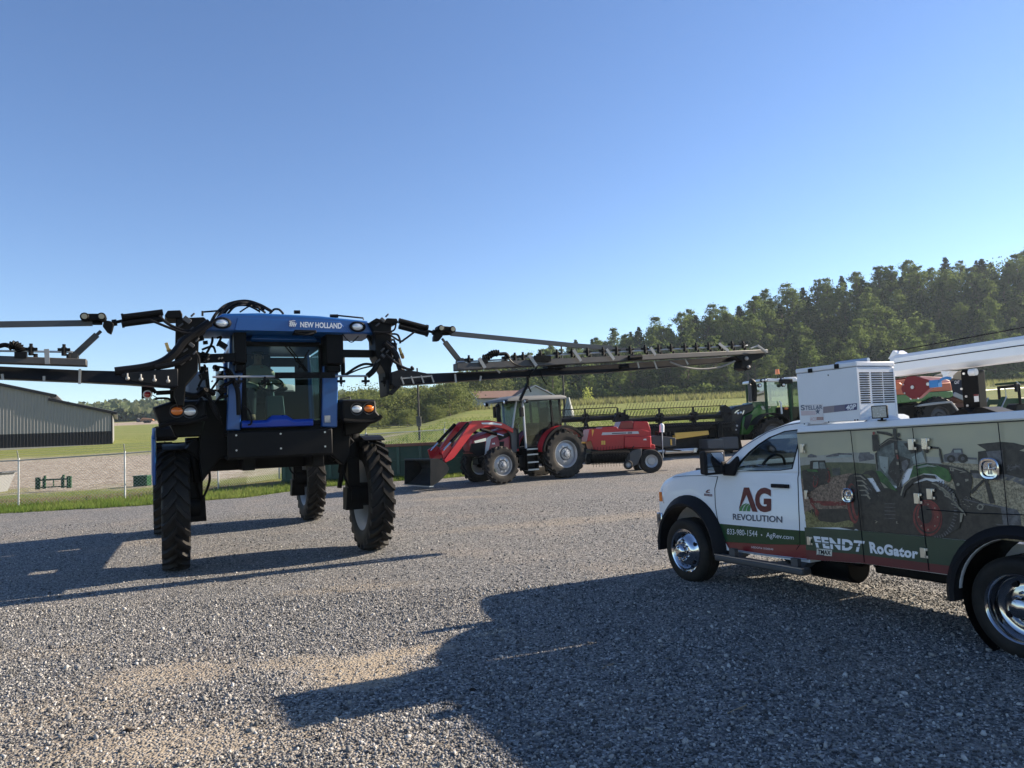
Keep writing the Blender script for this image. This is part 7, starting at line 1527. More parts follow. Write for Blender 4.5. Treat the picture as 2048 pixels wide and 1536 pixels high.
    m = MB(); m.prism([q6(x, y, 0.56) for x, y in ((1200, 400), (1290, 370), (1300, 470), (1300, 640), (1250, 640), (1240, 470))], (0, 0.12, 0)); m.prism([q6(x, y, 0.56)+V((0, 0.9, 0)) for x, y in ((1200, 400), (1290, 370), (1300, 470), (1300, 640), (1250, 640), (1240, 470))], (0, 0.12, 0)); m.build('loader_mast', DARKG, t, bevel=0.01)
    # bucket
    yb = 0.02; side = [q6(x, y, yb) for x, y in ((415, 706), (495, 702), (580, 755), (606, 805), (585, 855), (490, 950), (415, 992))]
    W = 1.95; BK = mat('bucket_black', (0.018, 0.02, 0.022), 0.5, var=0.2, dust=0.08)
    m = MB()
    for y in (yb, yb+W-0.03): m.prism([V((p.x, y, p.z)) for p in side], (0, 0.03, 0))
    sh = side[:1]+side[1:]; 
    for a, b in list(zip(side, side[1:])):
        m.prism([V((a.x, yb+0.03, a.z)), V((b.x, yb+0.03, b.z)), V((b.x, yb+0.03, b.z))+V((-0.02, 0, -0.0)), V((a.x, yb+0.03, a.z))+V((-0.02, 0, 0))], (0, W-0.06, 0))
    m.box((side[0].x+0.03, yb+W/2, side[0].z-0.02), (0.1, W-0.06, 0.05)); m.build('bucket', BK, t, 20, bevel=0.004)
    m = MB(); m.box((side[-1].x+0.03, yb+W/2, side[-1].z+0.01), (0.14, W+0.02, 0.03)); m.build('cutting_edge', STEEL, t)
    return t
red_tractor()

# ---------------- red baler ----------------
FB = frame(3.0, 25.9, 0.50, 5.0)
def q7(x, y, yy): return P(FB, 1100+x/5.389, 780+y/5.389, 'y', yy)
def baler():
    t = thing('hay_baler', 'red pickup hay baler with black pickup reel parked behind the red tractor', 'baler', FB)
    DRED = MATS['dark_red_paint']
    def pr(pts, y, d, name, mm, bev=0.015): m = MB(); m.prism([q7(a, b, y) for a, b in pts], (0, d, 0)); return m.build(name, mm, t, 25, bevel=bev)
    bd = pr(((398, 560), (425, 425), (465, 418), (560, 418), (565, 400), (720, 395), (735, 418), (905, 420), (1000, 425), (1085, 450), (1095, 580), (1130, 590), (1135, 640), (800, 628), (545, 655), (470, 640), (440, 545)), 0.0, 1.15, 'body', RED)
    pr(((735, 415), (765, 340), (890, 335), (905, 420)), 0.15, 0.9, 'feeder_hood', DRED); pr(((895, 420), (905, 338), (1055, 342), (1090, 440), (1090, 455)), 0.1, 1.0, 'knotter_hood', RED)
    m = MB(); m.loft([[q7(a, b, -0.005) for a, b in ((800, 497), (1090, 492), (1090, 625), (800, 628))], [q7(a, b, -0.09) for a, b in ((806, 503), (1085, 500), (1085, 618), (806, 620))]]); m.build('side_door', RED, bd, 25, bevel=0.012)
    pr(((450, 425), (475, 430), (465, 470), (455, 505)), -0.004, 0.004, 'marker_strip', YELLOW, 0)
    m = MB(); m.poly([q7(a, b, -0.004) for a, b in ((555, 487), (565, 458), (950, 444), (962, 472), (800, 476))]); m.build('name_stripe', mat('stripe_grey_white', (0.55, 0.52, 0.52), 0.4), bd, 0)
    letters('lettering', '505', [q7(838, 472, -0.008), q7(884, 470, -0.008), q7(884, 450, -0.008), q7(838, 452, -0.008)], BLACK, bd, bold=0.03)
    m = MB(); m.poly([q7(a, b, -0.007) for a, b in ((668, 474), (820, 468), (820, 458), (668, 464))]); m.build('name_print', MATS['dark_grey_paint'], bd, 0)
    m = MB()
    for x in (552, 575): m.poly([q7(a, b, -0.004) for a, b in ((x, 548), (x+20, 546), (x+21, 588), (x+1, 590))])
    m.build('warning_label', YELLOW, bd, 0)
    m = MB(); m.poly([q7(a, b, -0.095) for a, b in ((1002, 540), (1015, 522), (1024, 530), (1034, 520), (1042, 541))]); m.build('emblem', CREAM, bd, 0)
    pr(((1085, 500), (1150, 490), (1355, 515), (1358, 600), (1300, 612), (1140, 600), (1090, 570)), 0.25, 0.5, 'bale_chute', DARKG); 
    m = MB(); m.box2((q7(1296, 530, 0.24).x, 0.235, q7(1300, 595, 0.24).z), (q7(1312, 530, 0.24).x, 0.245, q7(1300, 532, 0.24).z)); m.build('marker_strip', YELLOW, t)
    m = MB(); a, b = q7(1240, 665, 0.5), q7(1555, 650, 0.5); m.cyl(a, b, 0.075, 12); m.box(b, (0.1, 0.2, 0.14)); m.build('rear_roller', STEEL, t)
    m = MB(); 
    for k in range(5): p = q7(1150+k*45, 490, 0.5); m.cyl(p, p+V((0, 0, 0.12)), 0.06, 8)
    m.tube([q7(1090, 600, 0.3), q7(1260, 640, 0.4), q7(1540, 668, 0.5)], 0.03, 8); m.box(q7(1180, 460, 0.5), (0.18, 0.5, 0.12)); m.build('twine_tensioner', BLACK, t)
    m = MB(); p0, p1 = q7(1205, 370, 0.2), q7(1218, 730, 0.2); m.tube([p0, q7(1212, 560, 0.2), p1], 0.018, 6); m.build('jack_handle', GALV, t)
    m = MB(); m.ball(q7(1205, 385, 0.2)+V((0, 0, -0.04)), (0.09, 0.08, 0.13), 12, 8); m.cyl(q7(1205, 380, 0.2), q7(1205, 455, 0.2), 0.085, 12); m.build('twine_can', OFFW, t)
    # pickup reel with tines
    a, b = q7(440, 735, -0.45), q7(860, 755, -0.45)
    m = MB(); zc = a.z+0.02; m.cyl((a.x, -0.42, zc), (b.x, -0.42, zc-0.02), 0.20, 20); k = int((b.x-a.x)/0.05)
    for i in range(k):
        x = a.x+0.03+i*0.05; m.lathe([(0.235, -0.008), (0.245, 0), (0.235, 0.008)], (x, -0.42, zc-0.01), 'x', 18)
    for i in range(0, k, 2):
        x = a.x+0.05+i*0.05
        for d in (20, 90, 160, 230): m.tube([V((x, -0.42+0.22*math.cos(R(d)), zc+0.22*math.sin(R(d)))), V((x, -0.42+0.36*math.cos(R(d+14)), zc+0.36*math.sin(R(d+14))))], 0.006, 4)
    m.build('pickup_reel', BLACK, t)
    pk = pr(((800, 790), (835, 700), (900, 650), (985, 630), (990, 690), (945, 800), (880, 835)), -0.62, 0.05, 'pickup_side_plate', DARKG); pr(((385, 760), (400, 690), (440, 680), (440, 800), (400, 805)), -0.5, 0.3, 'pickup_end', BLACK)
    m = MB(); m.tube([q7(650, 690, -0.5), q7(850, 672, -0.5), q7(905, 605, -0.5)], 0.02, 8); m.build('windguard', BLACK, t); m = MB(); m.box2((q7(450, 650, 0).x, 0.05, q7(500, 780, 0).z), (q7(1100, 650, 0).x, 1.1, q7(500, 640, 0).z)); m.build('underframe', BLACK, t, bevel=0.02)
    def bw(x, y, yy, r, w, rim): 
        p = q7(x, y, yy); m = MB(); m.lathe([(r*0.55, -w/2), (r*0.6, -w/2+0.01), (r*0.35, -w/2+0.05), (r*0.3, -w/2+0.03), (0.001, -w/2+0.03)], (0, 0, 0), 'y', 28); o = m.build('wheel', rim, t); o.location = p
        m = MB(); m.lathe([(r*0.55, -w/2), (r*0.75, -w/2-0.015), (r*0.94, -w/2+0.01), (r, -w/2+0.05), (r, w/2-0.05), (r*0.94, w/2), (r*0.55, w/2)], (0, 0, 0), 'y', 36); m.build('tyre', RUBBERD, o)
    bw(1083, 765, -0.35, 0.40, 0.28, SILV); bw(1010, 800, 0.9, 0.38, 0.25, SILV); bw(842, 805, -0.72, 0.16, 0.1, SILV)
baler()

# ---------------- combine header ----------------
def header():
    pa, pb = gpix(1180, 925), gpix(1460, 905)
    FH = frame(4.0, 31.5, 0.62, 12.0)
    t = thing('combine_header', 'long black grain header with toothed pickup reel and yellow frame behind the baler', 'header', FH)
    qh = lambda x, y, yy: P(FH, 1100+x/5.389, 780+y/5.389, 'y', yy)
    BK = mat('header_black', (0.014, 0.014, 0.016), 0.45, var=0.2, dust=0.08); x0 = qh(60, 300, 0).x; x1 = qh(1990, 300, 0).x; L = x1-x0
    zf0 = 0.12
    z = lambda v, yy=0.0: qh(900, v, yy).z
    dk = z(420)
    m = MB(); m.box2((x0, 0.4, zf0+0.05), (x1, 1.6, zf0+0.25)); m.prism([V((x0, 0.35, zf0+0.1)), V((x0, 0.28, z(405, .3)+0.05)), V((x0, 0.36, z(405, .3)+0.12)), V((x0, 0.5, zf0+0.3))], (L, 0, 0)); m.build('header_frame', BK, t)
    y_ = z(520, 0.0)
    m = MB(); xa, xb = qh(1345, 490, 0.0).x, qh(1710, 460, 0.0).x; za = qh(1345, 492, 0).z; zb = qh(1710, 462, 0).z; m.loft([[V((xa, -0.05, za-0.16)), V((xa, 0.25, za-0.16)), V((xa, 0.25, za+0.12)), V((xa, -0.0, za+0.12))], [V((xb, -0.05, zb-0.08)), V((xb, 0.25, zb-0.08)), V((xb, 0.25, zb+0.10)), V((xb, -0.0, zb+0.10))]]); m.build('yellow_shield', YELLOW, t, bevel=0.02)
    m = MB(); p, q = qh(335, 540, 0), qh(420, 572, 0); m.box2((p.x-0.5, 0.05, q.z), (q.x, 0.3, p.z)); m.build('yellow_shield', YELLOW, t, bevel=0.02)
    m = MB(); p, q = qh(1120, 470, 0.1), qh(1800, 620, 0.1); m.box2((p.x-2.0, 0.28, q.z), (x1, 0.36, p.z-0.15)); m.box2((p.x-2, 0.1, qh(1500, 420, 0).z), (x1, 0.45, qh(1500, 398, 0).z)); m.box2((x0, 0.0, q.z-0.1), (x1, 0.12, q.z)); m.build('back_sheet', BK, t)
    m = MB(); p0, p1 = qh(1160, 665, -0.1), qh(1560, 640, -0.1); m.cyl((p0.x, -0.1, p0.z), (p1.x+0.1, -0.1, p1.z), 0.07, 12); m.build('transport_axle', STEEL, t)
    # knife guards
    m = MB(); i = 0; x = x0
    while x < x1: m.bar((x, 0.0, z(395, 0)), (x, -0.18, z(395, 0)-0.05), 0.03, 0.03); x += 0.11
    m.box2((x0, 0.0, z(402, 0)), (x1, 0.06, z(380, 0))); m.build('knife_guard', BK, t)
    # two reel halves: centre tube, bats with tines, spiders
    def reel(xa, xb, zc, yc, va):
        m = MB(); m.cyl((xa, yc, zc), (xb, yc, zc+0.03), 0.10, 14); r_ = m.build('reel_tube', BK, t)
        rad = va
        for k in range(5):
            a = R(88+72*k); by, bz = yc+rad*math.cos(a), zc+rad*math.sin(a)
            m = MB(); m.cyl((xa, by, bz), (xb, by, bz+0.03), 0.022, 6)
            x = xa+0.05
            while x < xb: m.tube([(x, by, bz), (x+0.05, by-0.02, bz+0.14), (x+0.10, by-0.05, bz+0.27)] if math.sin(a) > 0.2 else [(x, by, bz), (x+0.02, by-0.05, bz-0.14), (x+0.04, by-0.12, bz-0.26)], 0.009, 4); x += 0.145
            m.build('reel_bat', BK, r_)
        n = max(2, int((xb-xa)/1.25)); 
        for i in range(n+1):
            x = xa+(xb-xa)*i/n; m = MB()
            for k in range(5):
                a = R(88+72*k); m.bar((x, yc, zc), (x, yc+rad*math.cos(a), zc+rad*math.sin(a)), 0.10, 0.06, (1, 0, 0)); m.box((x, yc+0.55*rad*math.cos(a+0.6), zc+0.55*rad*math.sin(a+0.6)), (0.16, 0.12, 0.1))
            m.lathe([(0.22, -0.04), (0.22, 0.04)], (x, yc, zc), 'x', 14); m.build('reel_spider', BK, r_)
    xm = qh(770, 300, 0.4).x; zc = qh(1300, 312, 0.5).z; zt = qh(1300, 196, 0.5).z
    reel(x0, xm-0.1, qh(400, 318, 0.5).z, 0.55, (zt-zc)*0.95); reel(xm+0.2, x1-0.1, zc, 0.5, zt-zc)
    m = MB(); m.prism([qh(x, y, 0.3) for x, y in ((690, 330), (720, 250), (800, 240), (850, 320), (840, 345), (700, 345))], (0, 0.25, 0)); m.bar(qh(770, 280, 0.5), V((xm, 1.5, zf0+0.4)), 0.12, 0.16); m.build('reel_arm', BK, t)
    m = MB(); m.prism([qh(x, y, 0.2) for x, y in ((1860, 175), (1890, 160), (1940, 190), (1960, 230), (1960, 420), (1890, 420), (1870, 230))], (0, 0.3, 0)); m.build('end_divider', BK, t)
header()

# ---------------- green tractor with front weight ----------------
FG = frame(11.8, 32.6, 0.72, 12.0)
def green_tractor():
    t = thing('green_tractor', 'large green and charcoal tractor with grey front weight standing behind the white truck', 'tractor', FG)
    g8 = lambda x, y, yy: P(FG, 1300+x/5.908, 700+y/5.908, 'y', yy)
    CH = mat('charcoal_hood', (0.022, 0.025, 0.032), 0.4, coat=0.2, var=0.1); WG = mat('weight_grey', (0.06, 0.063, 0.07), 0.55, var=0.15); ys = 0.9
    def loftp(pts, y0, y1, name, mm, inset=0.0, par=t, bev=0.03):
        m = MB(); A = [g8(a, b, y0) for a, b in pts]; c = sum(A, V())/len(A)
        B = [V((p.x, y1, p.z)) for p in A]; ins = lambda L, dy: [V((c.x+(p.x-c.x)*(1-inset), p.y+dy, c.z+(p.z-c.z)*(1-inset))) for p in L]
        m.loft([ins(A, 0), [p+V((0, 0.1, 0)) for p in A], [p+V((0, -0.1, 0)) for p in B], ins(B, 0)]); return m.build(name, mm, par, 30, bevel=bev)
    # the hood runs back and to the right
    loftp(((895, 790), (920, 735), (1010, 665), (1110, 645), (1225, 632), (1235, 680), (1220, 720), (1110, 770), (1080, 860), (1060, 1010), (935, 1010)), ys, ys+1.15, 'front_hood', CH, 0.05)
    loftp(((1090, 790), (1190, 745), (1230, 690), (1300, 640), (1500, 605), (1515, 660), (1510, 780), (1310, 800), (1230, 930), (1170, 1000), (1080, 1000)), ys+0.02, ys+1.12, 'hood', GREEN, 0.04)
    loftp(((1195, 655), (1205, 620), (1340, 605), (1420, 600), (1500, 600), (1510, 640), (1300, 665), (1230, 690)), ys+0.1, ys+1.0, 'hood_top', mat('light_green_paint', (0.06, 0.14, 0.06), 0.25, coat=0.6), 0.04)
    m = MB(); m.prism([g8(x, y, ys-0.01) for x, y in ((1130, 780), (1190, 755), (1215, 770), (1170, 900), (1140, 950), (1110, 900))], (0, 0.03, 0)); m.build('side_grille', CH, t)
    m = MB(); m.prism([g8(x, y, ys-0.02) for x, y in ((1308, 662), (1415, 650), (1428, 685), (1345, 705), (1330, 700))], (0, 0.02, 0)); m.build('model_plate', mat('plate_silver', (0.45, 0.48, 0.46), 0.4), t)
    letters('lettering', '939', [g8(1350, 697, ys-0.03), g8(1420, 682, ys-0.03), g8(1415, 657, ys-0.03), g8(1345, 668, ys-0.03)], BLACK, t, bold=0.03)
    for x, y, r in ((1040, 748, 0.06), (1074, 740, 0.06), (950, 822, 0.06), (1028, 895, 0.05), (1017, 942, 0.04)): m = MB(); m.ball(g8(x, y, ys-0.02), (r, 0.04, r), 12, 8); m.build('headlight', LENSW, t)
    m = MB(); m.prism([g8(x, y, ys-0.02) for x, y in ((1090, 755), (1105, 715), (1116, 712), (1110, 740), (1098, 762))], (0, 0.02, 0)); m.prism([g8(x, y, ys+0.6) for x, y in ((918, 750), (940, 725), (980, 710), (950, 735), (925, 758))], (0, -0.62, 0)); m.build('light_strip', LENSW, t)
    # cab
    a, b = g8(1345, 380, 0.7), g8(1640, 600, 0.7); zr, zb = a.z, g8(1400, 612, 0.7).z
    m = MB()
    for x, y in ((a.x, 0.6), (b.x, 0.6), (b.x+1.1, 0.6), (a.x, 2.2), (b.x, 2.2), (b.x+1.1, 2.2)): m = MB(); m.bar((x, y, zb-0.9), (x, y, zr), 0.09, 0.09, (0, 1, 0)); m.build('cab_pillar', GREEND, t)
    m = MB(); m.poly([(a.x, 0.62, zb-0.2), (b.x, 0.62, zb-0.2), (b.x, 0.62, zr), (a.x, 0.62, zr)]); m.build('windscreen', glass_mat('blue_grey_glass', (0.30, 0.42, 0.48), 0.22), t, 0)
    m = MB(); m.poly([(b.x+0.05, 0.6, zb-0.8), (b.x+1.1, 0.6, zb-0.8), (b.x+1.1, 0.6, zr), (b.x+0.05, 0.6, zr)]); m.build('door_glass', GLASS, t, 0)
    m = MB(); m.poly([(a.x-0.02, 0.7, zb-0.2), (a.x-0.02, 2.1, zb-0.2), (a.x-0.02, 2.1, zr), (a.x-0.02, 0.7, zr)]); m.build('side_window', GLASS, t, 0)
    rp = ((1320, 372), (1325, 340), (1400, 335), (1570, 342), (1600, 322), (1740, 315), (1760, 370), (1640, 378))
    loftp(rp, 0.5, 2.3, 'cab_roof', WHITE, 0.05)
    for x, y in ((1334, 358), (1366, 355), (1568, 346), (1580, 410), (1300, 418)): m = MB(); p = g8(x, y, 0.4); m.cyl(p, p+V((0, 0.1, 0)), 0.09, 12); l_ = m.build('roof_lamp', BLACKP, t); m = MB(); m.ball(p, (0.06, 0.03, 0.06), 10, 8); m.build('lens', LENSW, l_)
    m = MB(); p = g8(1603, 370, 0.45); m.box(p, (0.6, 0.2, 0.2)); m.build('lamp_bracket', BLACKP, t, bevel=0.03)
    m = MB(); p = g8(1503, 272, 1.2); m.cyl(p+V((0, 0, -0.25)), p+V((0, 0, -0.1)), 0.02, 8); bs = m.build('beacon_post', BLACKP, t); m = MB(); p = g8(1503, 255, 1.2); m.cyl(p+V((0, 0, -0.12)), p+V((0, 0, 0.1)), 0.10, 14, 0.085); m.build('beacon', LENSA, bs)
    m = MB(); e = [g8(1225, 605, 0.8), g8(1230, 470, 0.8), g8(1222, 400, 0.8), g8(1205, 375, 0.8), g8(1185, 368, 0.8)]; m.tube(spline(e), [0.17]*9+[0.14]*8+[0.10]*8+[0.09]*8, 14) if False else m.tube(spline(e), 0.13, 14); m.build('exhaust', BLACKP, t)
    m = MB(); p = g8(1180, 505, 0.6); m.box(p, (0.14, 0.12, 0.8)); m.build('mirror', DARKG, t, bevel=0.04)
    m = MB(); p0, p1 = g8(1545, 625, 0.5), g8(1558, 755, 0.5); m.tube([g8(1530, 605, 0.5), p0, p1], 0.04, 8); m.build('handrail', CREAM, t)
    m = MB(); p = g8(1610, 690, 0.6); m.ball(p, (0.1, 0.05, 0.06), 10, 8); m.build('indicator', LENSA, t)
    m = MB(); p = g8(1610, 700, 0.9); m.box(p+V((0.6, 0.3, -0.6)), (2.2, 0.8, 1.4)); m.build('cab_base', BLACK, t, bevel=0.05)
    # front weight and linkage
    m = MB(); p, q = g8(677, 1055, 0.0), g8(878, 1165, 0.0); m.box2((p.x, 0.0, q.z), (q.x, 1.3, p.z)); m.box2((q.x, 0.2, q.z-0.05), (q.x+0.8, 1.3, p.z+0.05)); m.build('front_weight', WG, t, bevel=0.05)
    m = MB(); m.prism([g8(x, y, 0.4) for x, y in ((800, 1050), (805, 870), (830, 850), (860, 870), (865, 1050))], (0, 0.2, 0)); m.prism([g8(x, y, 0.7) for x, y in ((690, 1040), (720, 900), (830, 850), (900, 860), (960, 900), (990, 1040))], (0, 0.3, 0)); m.prism([g8(x, y, 0.9) for x, y in ((880, 860), (1060, 1000), (1100, 1180), (900, 1200))], (0, 0.8, 0)); m.build('front_linkage', BLACK, t, bevel=0.03)
    m = MB(); p = g8(938, 1072, 0.3); m.ball(p, 0.07, 10, 8); m.build('weight_pin', STEEL, t)
    # front wheel and mudguard behind the truck cab
    for yy in (0.15, 2.65):
        c = g8(1440, 1130, yy); c = V((c.x, yy, 0.78)); ag_wheel(t, c, 'y', 0.78, 0.6, 0.48, DARKG, face=-1, lugs=18, lugh=0.06, lugw=0.08)
        m = MB(); secs = []
        for a in [R(d) for d in range(150, 20, -12)]: secs.append([V((c.x+0.92*math.cos(a), yy-0.3, c.z+0.92*math.sin(a))), V((c.x+0.92*math.cos(a), yy+0.3, c.z+0.92*math.sin(a))), V((c.x+0.96*math.cos(a), yy+0.3, c.z+0.96*math.sin(a))), V((c.x+0.96*math.cos(a), yy-0.3, c.z+0.96*math.sin(a)))])
        m.loft(secs); m.build('mudguard', BLACKP, t)
        c2 = V((c.x+3.0, yy-0.1 if yy < 1 else yy+0.1, 1.05)); ag_wheel(t, c2, 'y', 1.05, 0.7, 0.6, DARKG, face=-1, lugs=20, lugh=0.06, lugw=0.09)
    m = MB(); m.box2((g8(1100, 1000, 1.0).x, 1.0, 0.6), (g8(1330, 1000, 1).x+3.4, 1.9, 1.3)); m.build('chassis', BLACK, t, bevel=0.05)
green_tractor()

# ---------------- trailed spreader behind the truck ----------------
def spreader():
    FP_ = frame(22.0, 36.0, 1.0, 8.0)
    t = thing('fertiliser_spreader', 'green trailed spreader with orange hopper rim seen over the truck body', 'spreader', FP_)
    f = lambda x, y, yy: P(FP_, 1780+x/7.642, 730+y/7.642, 'y', yy)
    def lp(pts, y0, y1, name, mm, k=0.8):
        A = [f(a, b, y0) for a, b in pts]; m = MB(); m.loft([A, [V((p.x, y1, p.z)) for p in A]]); return m.build(name, mm, t, 25, bevel=0.03)
    ax = f(-120, 300, 0).x
    OR2 = mat('orange_hopper', (0.62, 0.16, 0.07), 0.4, var=0.1); PK = mat('hopper_sheet', (0.75, 0.42, 0.36), 0.6, var=0.06)
    lp(((-150, 470), (200, 455), (600, 415), (955, 392), (975, 470), (930, 500), (600, 545), (100, 590), (-150, 600)), 0.0, 2.2, 'lower_hopper', GREEN)
    lp(((-150, 250), (80, 235), (400, 200), (700, 280), (930, 265), (952, 390), (600, 413), (200, 452), (-150, 466)), 0.05, 2.15, 'upper_hopper', OR2)
    lp(((250, 190), (500, 170), (790, 185), (920, 240), (930, 264), (700, 280), (400, 205)), 0.3, 1.9, 'hopper_cover', PK)
    lp(((80, 270), (150, 265), (190, 300), (150, 360), (110, 390), (80, 370)), -0.1, 0.0, 'orange_guard', ORANGE)
    p, q = f(440, 620, -0.3), f(1030, 690, -0.3)
    m = MB(); m.tube(spline([f(430, 625, -0.3), f(640, 590, -0.3), f(900, 570, -0.3), f(950, 590, -0.3), f(1030, 690, -0.3)]), 0.05, 8); m.bar(f(430, 628, -0.1), f(900, 572, -0.1), 0.5, 0.04); m.build('mudguard', mat('pale_mudguard', (0.40, 0.39, 0.36), 0.5), t)
    c = f(700, 850, 0.1); ag_wheel(t, (c.x, 0.0, 0.95), 'y', 1.0, 0.6, 0.5, DARKG, face=-1, lugs=20, lugh=0.06, lugw=0.09, tyremat=RUBBER); ag_wheel(t, (c.x, 2.2, 0.95), 'y', 1.0, 0.6, 0.5, DARKG, face=-1, lugs=20, lugh=0.06, lugw=0.09, tyremat=RUBBER)
    m = MB(); a, b = f(120, 590, 0.2), f(1030, 740, 0.2); m.box2((a.x-1, 0.25, 0.7), (b.x, 2.0, a.z-0.1)); m.build('chassis', BLACK, t, bevel=0.05)
spreader()
# dark machine carrying three letters, behind the boom rest
def machine():
    F = frame(25.0, 37.8, 1.05, 5.0)
    t = thing('dark_machine', 'dark blue-grey machine panel with white lettering between the spreader and the black post', 'machine', F)
    f = lambda x, y, yy: P(F, 1780+x/7.642, 730+y/7.642, 'y', yy)
    NV = mat('dark_panel_blue', (0.018, 0.024, 0.038), 0.45, var=0.1); TN = mat('tan_panel', (0.42, 0.33, 0.20), 0.6, var=0.08)
    A = [f(x, y, 0) for x, y in ((930, 250), (1010, 222), (1140, 222), (1200, 300), (1200, 520), (1110, 520), (970, 440))]; m = MB(); m.prism(A, (0, 2.0, 0)); b = m.build('side_panel', NV, t, bevel=0.03)
    letters('lettering', 'CAT', [f(985, 292, -0.02), f(1062, 286, -0.02), f(1062, 236, -0.02), f(985, 240, -0.02)], CREAM, b, bold=0.04)
    A = [f(x, y, 0.6) for x, y in ((870, 190), (900, 130), (1010, 95), (1150, 85), (1150, 222), (1010, 222))]; m = MB(); m.prism(A, (0, 1.2, 0)); m.build('upper_panel', TN, t, bevel=0.03)
    m = MB(); m.bar(f(975, 445, -0.1), f(1120, 510, -0.1), 0.1, 0.22); m.build('lower_rail', GALV, t)
    m = MB(); m.ball(f(1010, 545, 0.3), (0.4, 0.4, 0.2), 14, 8); m.box(f(1060, 600, 0.3), (0.8, 0.5, 0.3)); m.build('rusty_hitch', mat('rust_brown', (0.17, 0.09, 0.06), 0.8, var=0.3), t)
    a = A[0]; m = MB(); m.box2((f(970, 500, 0).x, 0.3, 0.5), (f(1200, 500, 0).x, 1.8, f(1100, 520, 0).z)); m.build('undercarriage', BLACK, t, bevel=0.05)
    for y in (0.0, 2.0): ag_wheel(t, (f(1085, 500, 0).x, y, 0.6), 'y', 0.6, 0.4, 0.32, DARKG, face=-1, lugs=14)
machine()
# small green loader tractor at the right edge
def small_tractor():
    F = frame(24.5, 37.0, 1.0, 20.0)
    p = atdist(2010, 840, 34.5); F = frame(p.x, 34.5, ground_z(p.x, 34.5), 20)
    t = thing('compact_tractor', 'small green loader tractor at the right edge of the yard beyond the truck', 'tractor', F)
    f = lambda x, y, yy: P(F, 1780+x/7.642, 730+y/7.642, 'y', yy)
    for dy in (0.0, 0.9):
        m = MB(); m.prism([f(x, y, 0.3)+V((0, dy, 0)) for x, y in ((1620, 715), (1740, 480), (1790, 490), (1800, 510), (2100, 500), (2100, 585), (1810, 590), (1720, 740), (1640, 770))], (0, 0.12, 0)); m.build('loader_arm', GREEND, t, bevel=0.015)
        m = MB(); a, b = f(1780, 480, 0.27)+V((0, dy, 0)), f(1670, 720, 0.27)+V((0, dy, 0)); m.cyl(a, b, 0.03, 10); m.build('bucket_cylinder', GALV, t)
    m = MB(); m.prism([f(x, y, 0.45) for x, y in ((1920, 690), (1935, 610), (1990, 575), (2300, 560), (2300, 720), (1960, 720))], (0, 0.7, 0)); m.build('hood', BLACKP, t, bevel=0.05)
    m = MB(); a, b = f(1975, 300, 0.2), f(2020, 600, 0.2); m.box2((a.x, 0.2, b.z), (b.x, 0.32, a.z)); m.box2((a.x, 1.2, b.z), (b.x, 1.32, a.z)); m.box2((a.x, 0.32, a.z-0.12), (b.x, 1.2, a.z)); m.build('roll_bar', BLACK, t, bevel=0.02)
    m = MB(); p0, p1 = f(1890, 285, 0.1), f(1935, 410, 0.1); m.box2((p0.x, 0.0, p1.z), (p1.x, 0.1, p0.z)); m.bar(p0, f(1985, 300, 0.1), 0.03, 0.03); m.build('mirror', BLACKP, t, bevel=0.02); m = MB(); m.bar(f(1930, 250, 0.1), f(1990, 300, 0.1), 0.03, 0.04); m.build('lamp_bracket', GALV, t)
    m = MB(); a = f(2000, 280, 0.1); m.box2((a.x, 0.1, a.z), (a.x+1.6, 1.4, a.z+0.1)); m.build('canopy', GREEND, t, bevel=0.03)
    m = MB(); a, b = f(1590, 720, 0.3), f(1660, 800, 0.3); m.loft([[V((a.x-0.5, y, 0.1)), V((b.x, y, 0.1)), V((b.x+0.1, y, 0.6)), V((a.x+0.1, y, 0.7)), V((b.x-0.1, y, 0.2))] for y in (-0.1, 1.5)]); m.build('bucket', BLACK, t)
    for x, r in ((0.2, 0.42), (1.9, 0.62)):
        for y in (0.1, 1.3): ag_wheel(t, (x, y, r), 'y', r, 0.35, r*0.5, YELLOW, face=-1, lugs=14, lugh=0.03)
small_tractor()
# ---------------- driver in the sprayer cab ----------------
def skin_obj(name, verts, edges, radii, m, parent, root=0, sub=2):
    me = bpy.data.meshes.new(name); me.from_pydata([tuple(v) for v in verts], edges, []); me.materials.append(m)
    o = bpy.data.objects.new(name, me); col.objects.link(o); o.parent = parent
    s = o.modifiers.new('skin', 'SKIN'); s.use_smooth_shade = True
    for i, r in enumerate(radii): me.skin_vertices[0].data[i].radius = r if isinstance(r, tuple) else (r, r); me.skin_vertices[0].data[i].use_root = (i == root)
    b = o.modifiers.new('subdivision', 'SUBSURF'); b.levels = sub; b.render_levels = sub
    # bake to a plain mesh
    bpy.context.view_layer.update()
    me2 = bpy.data.meshes.new_from_object(o.evaluated_get(bpy.context.evaluated_depsgraph_get()))
    o.modifiers.clear(); o.data = me2; me2.name = name
    if not me2.materials: me2.materials.append(m)
    me2.shade_smooth(); return o
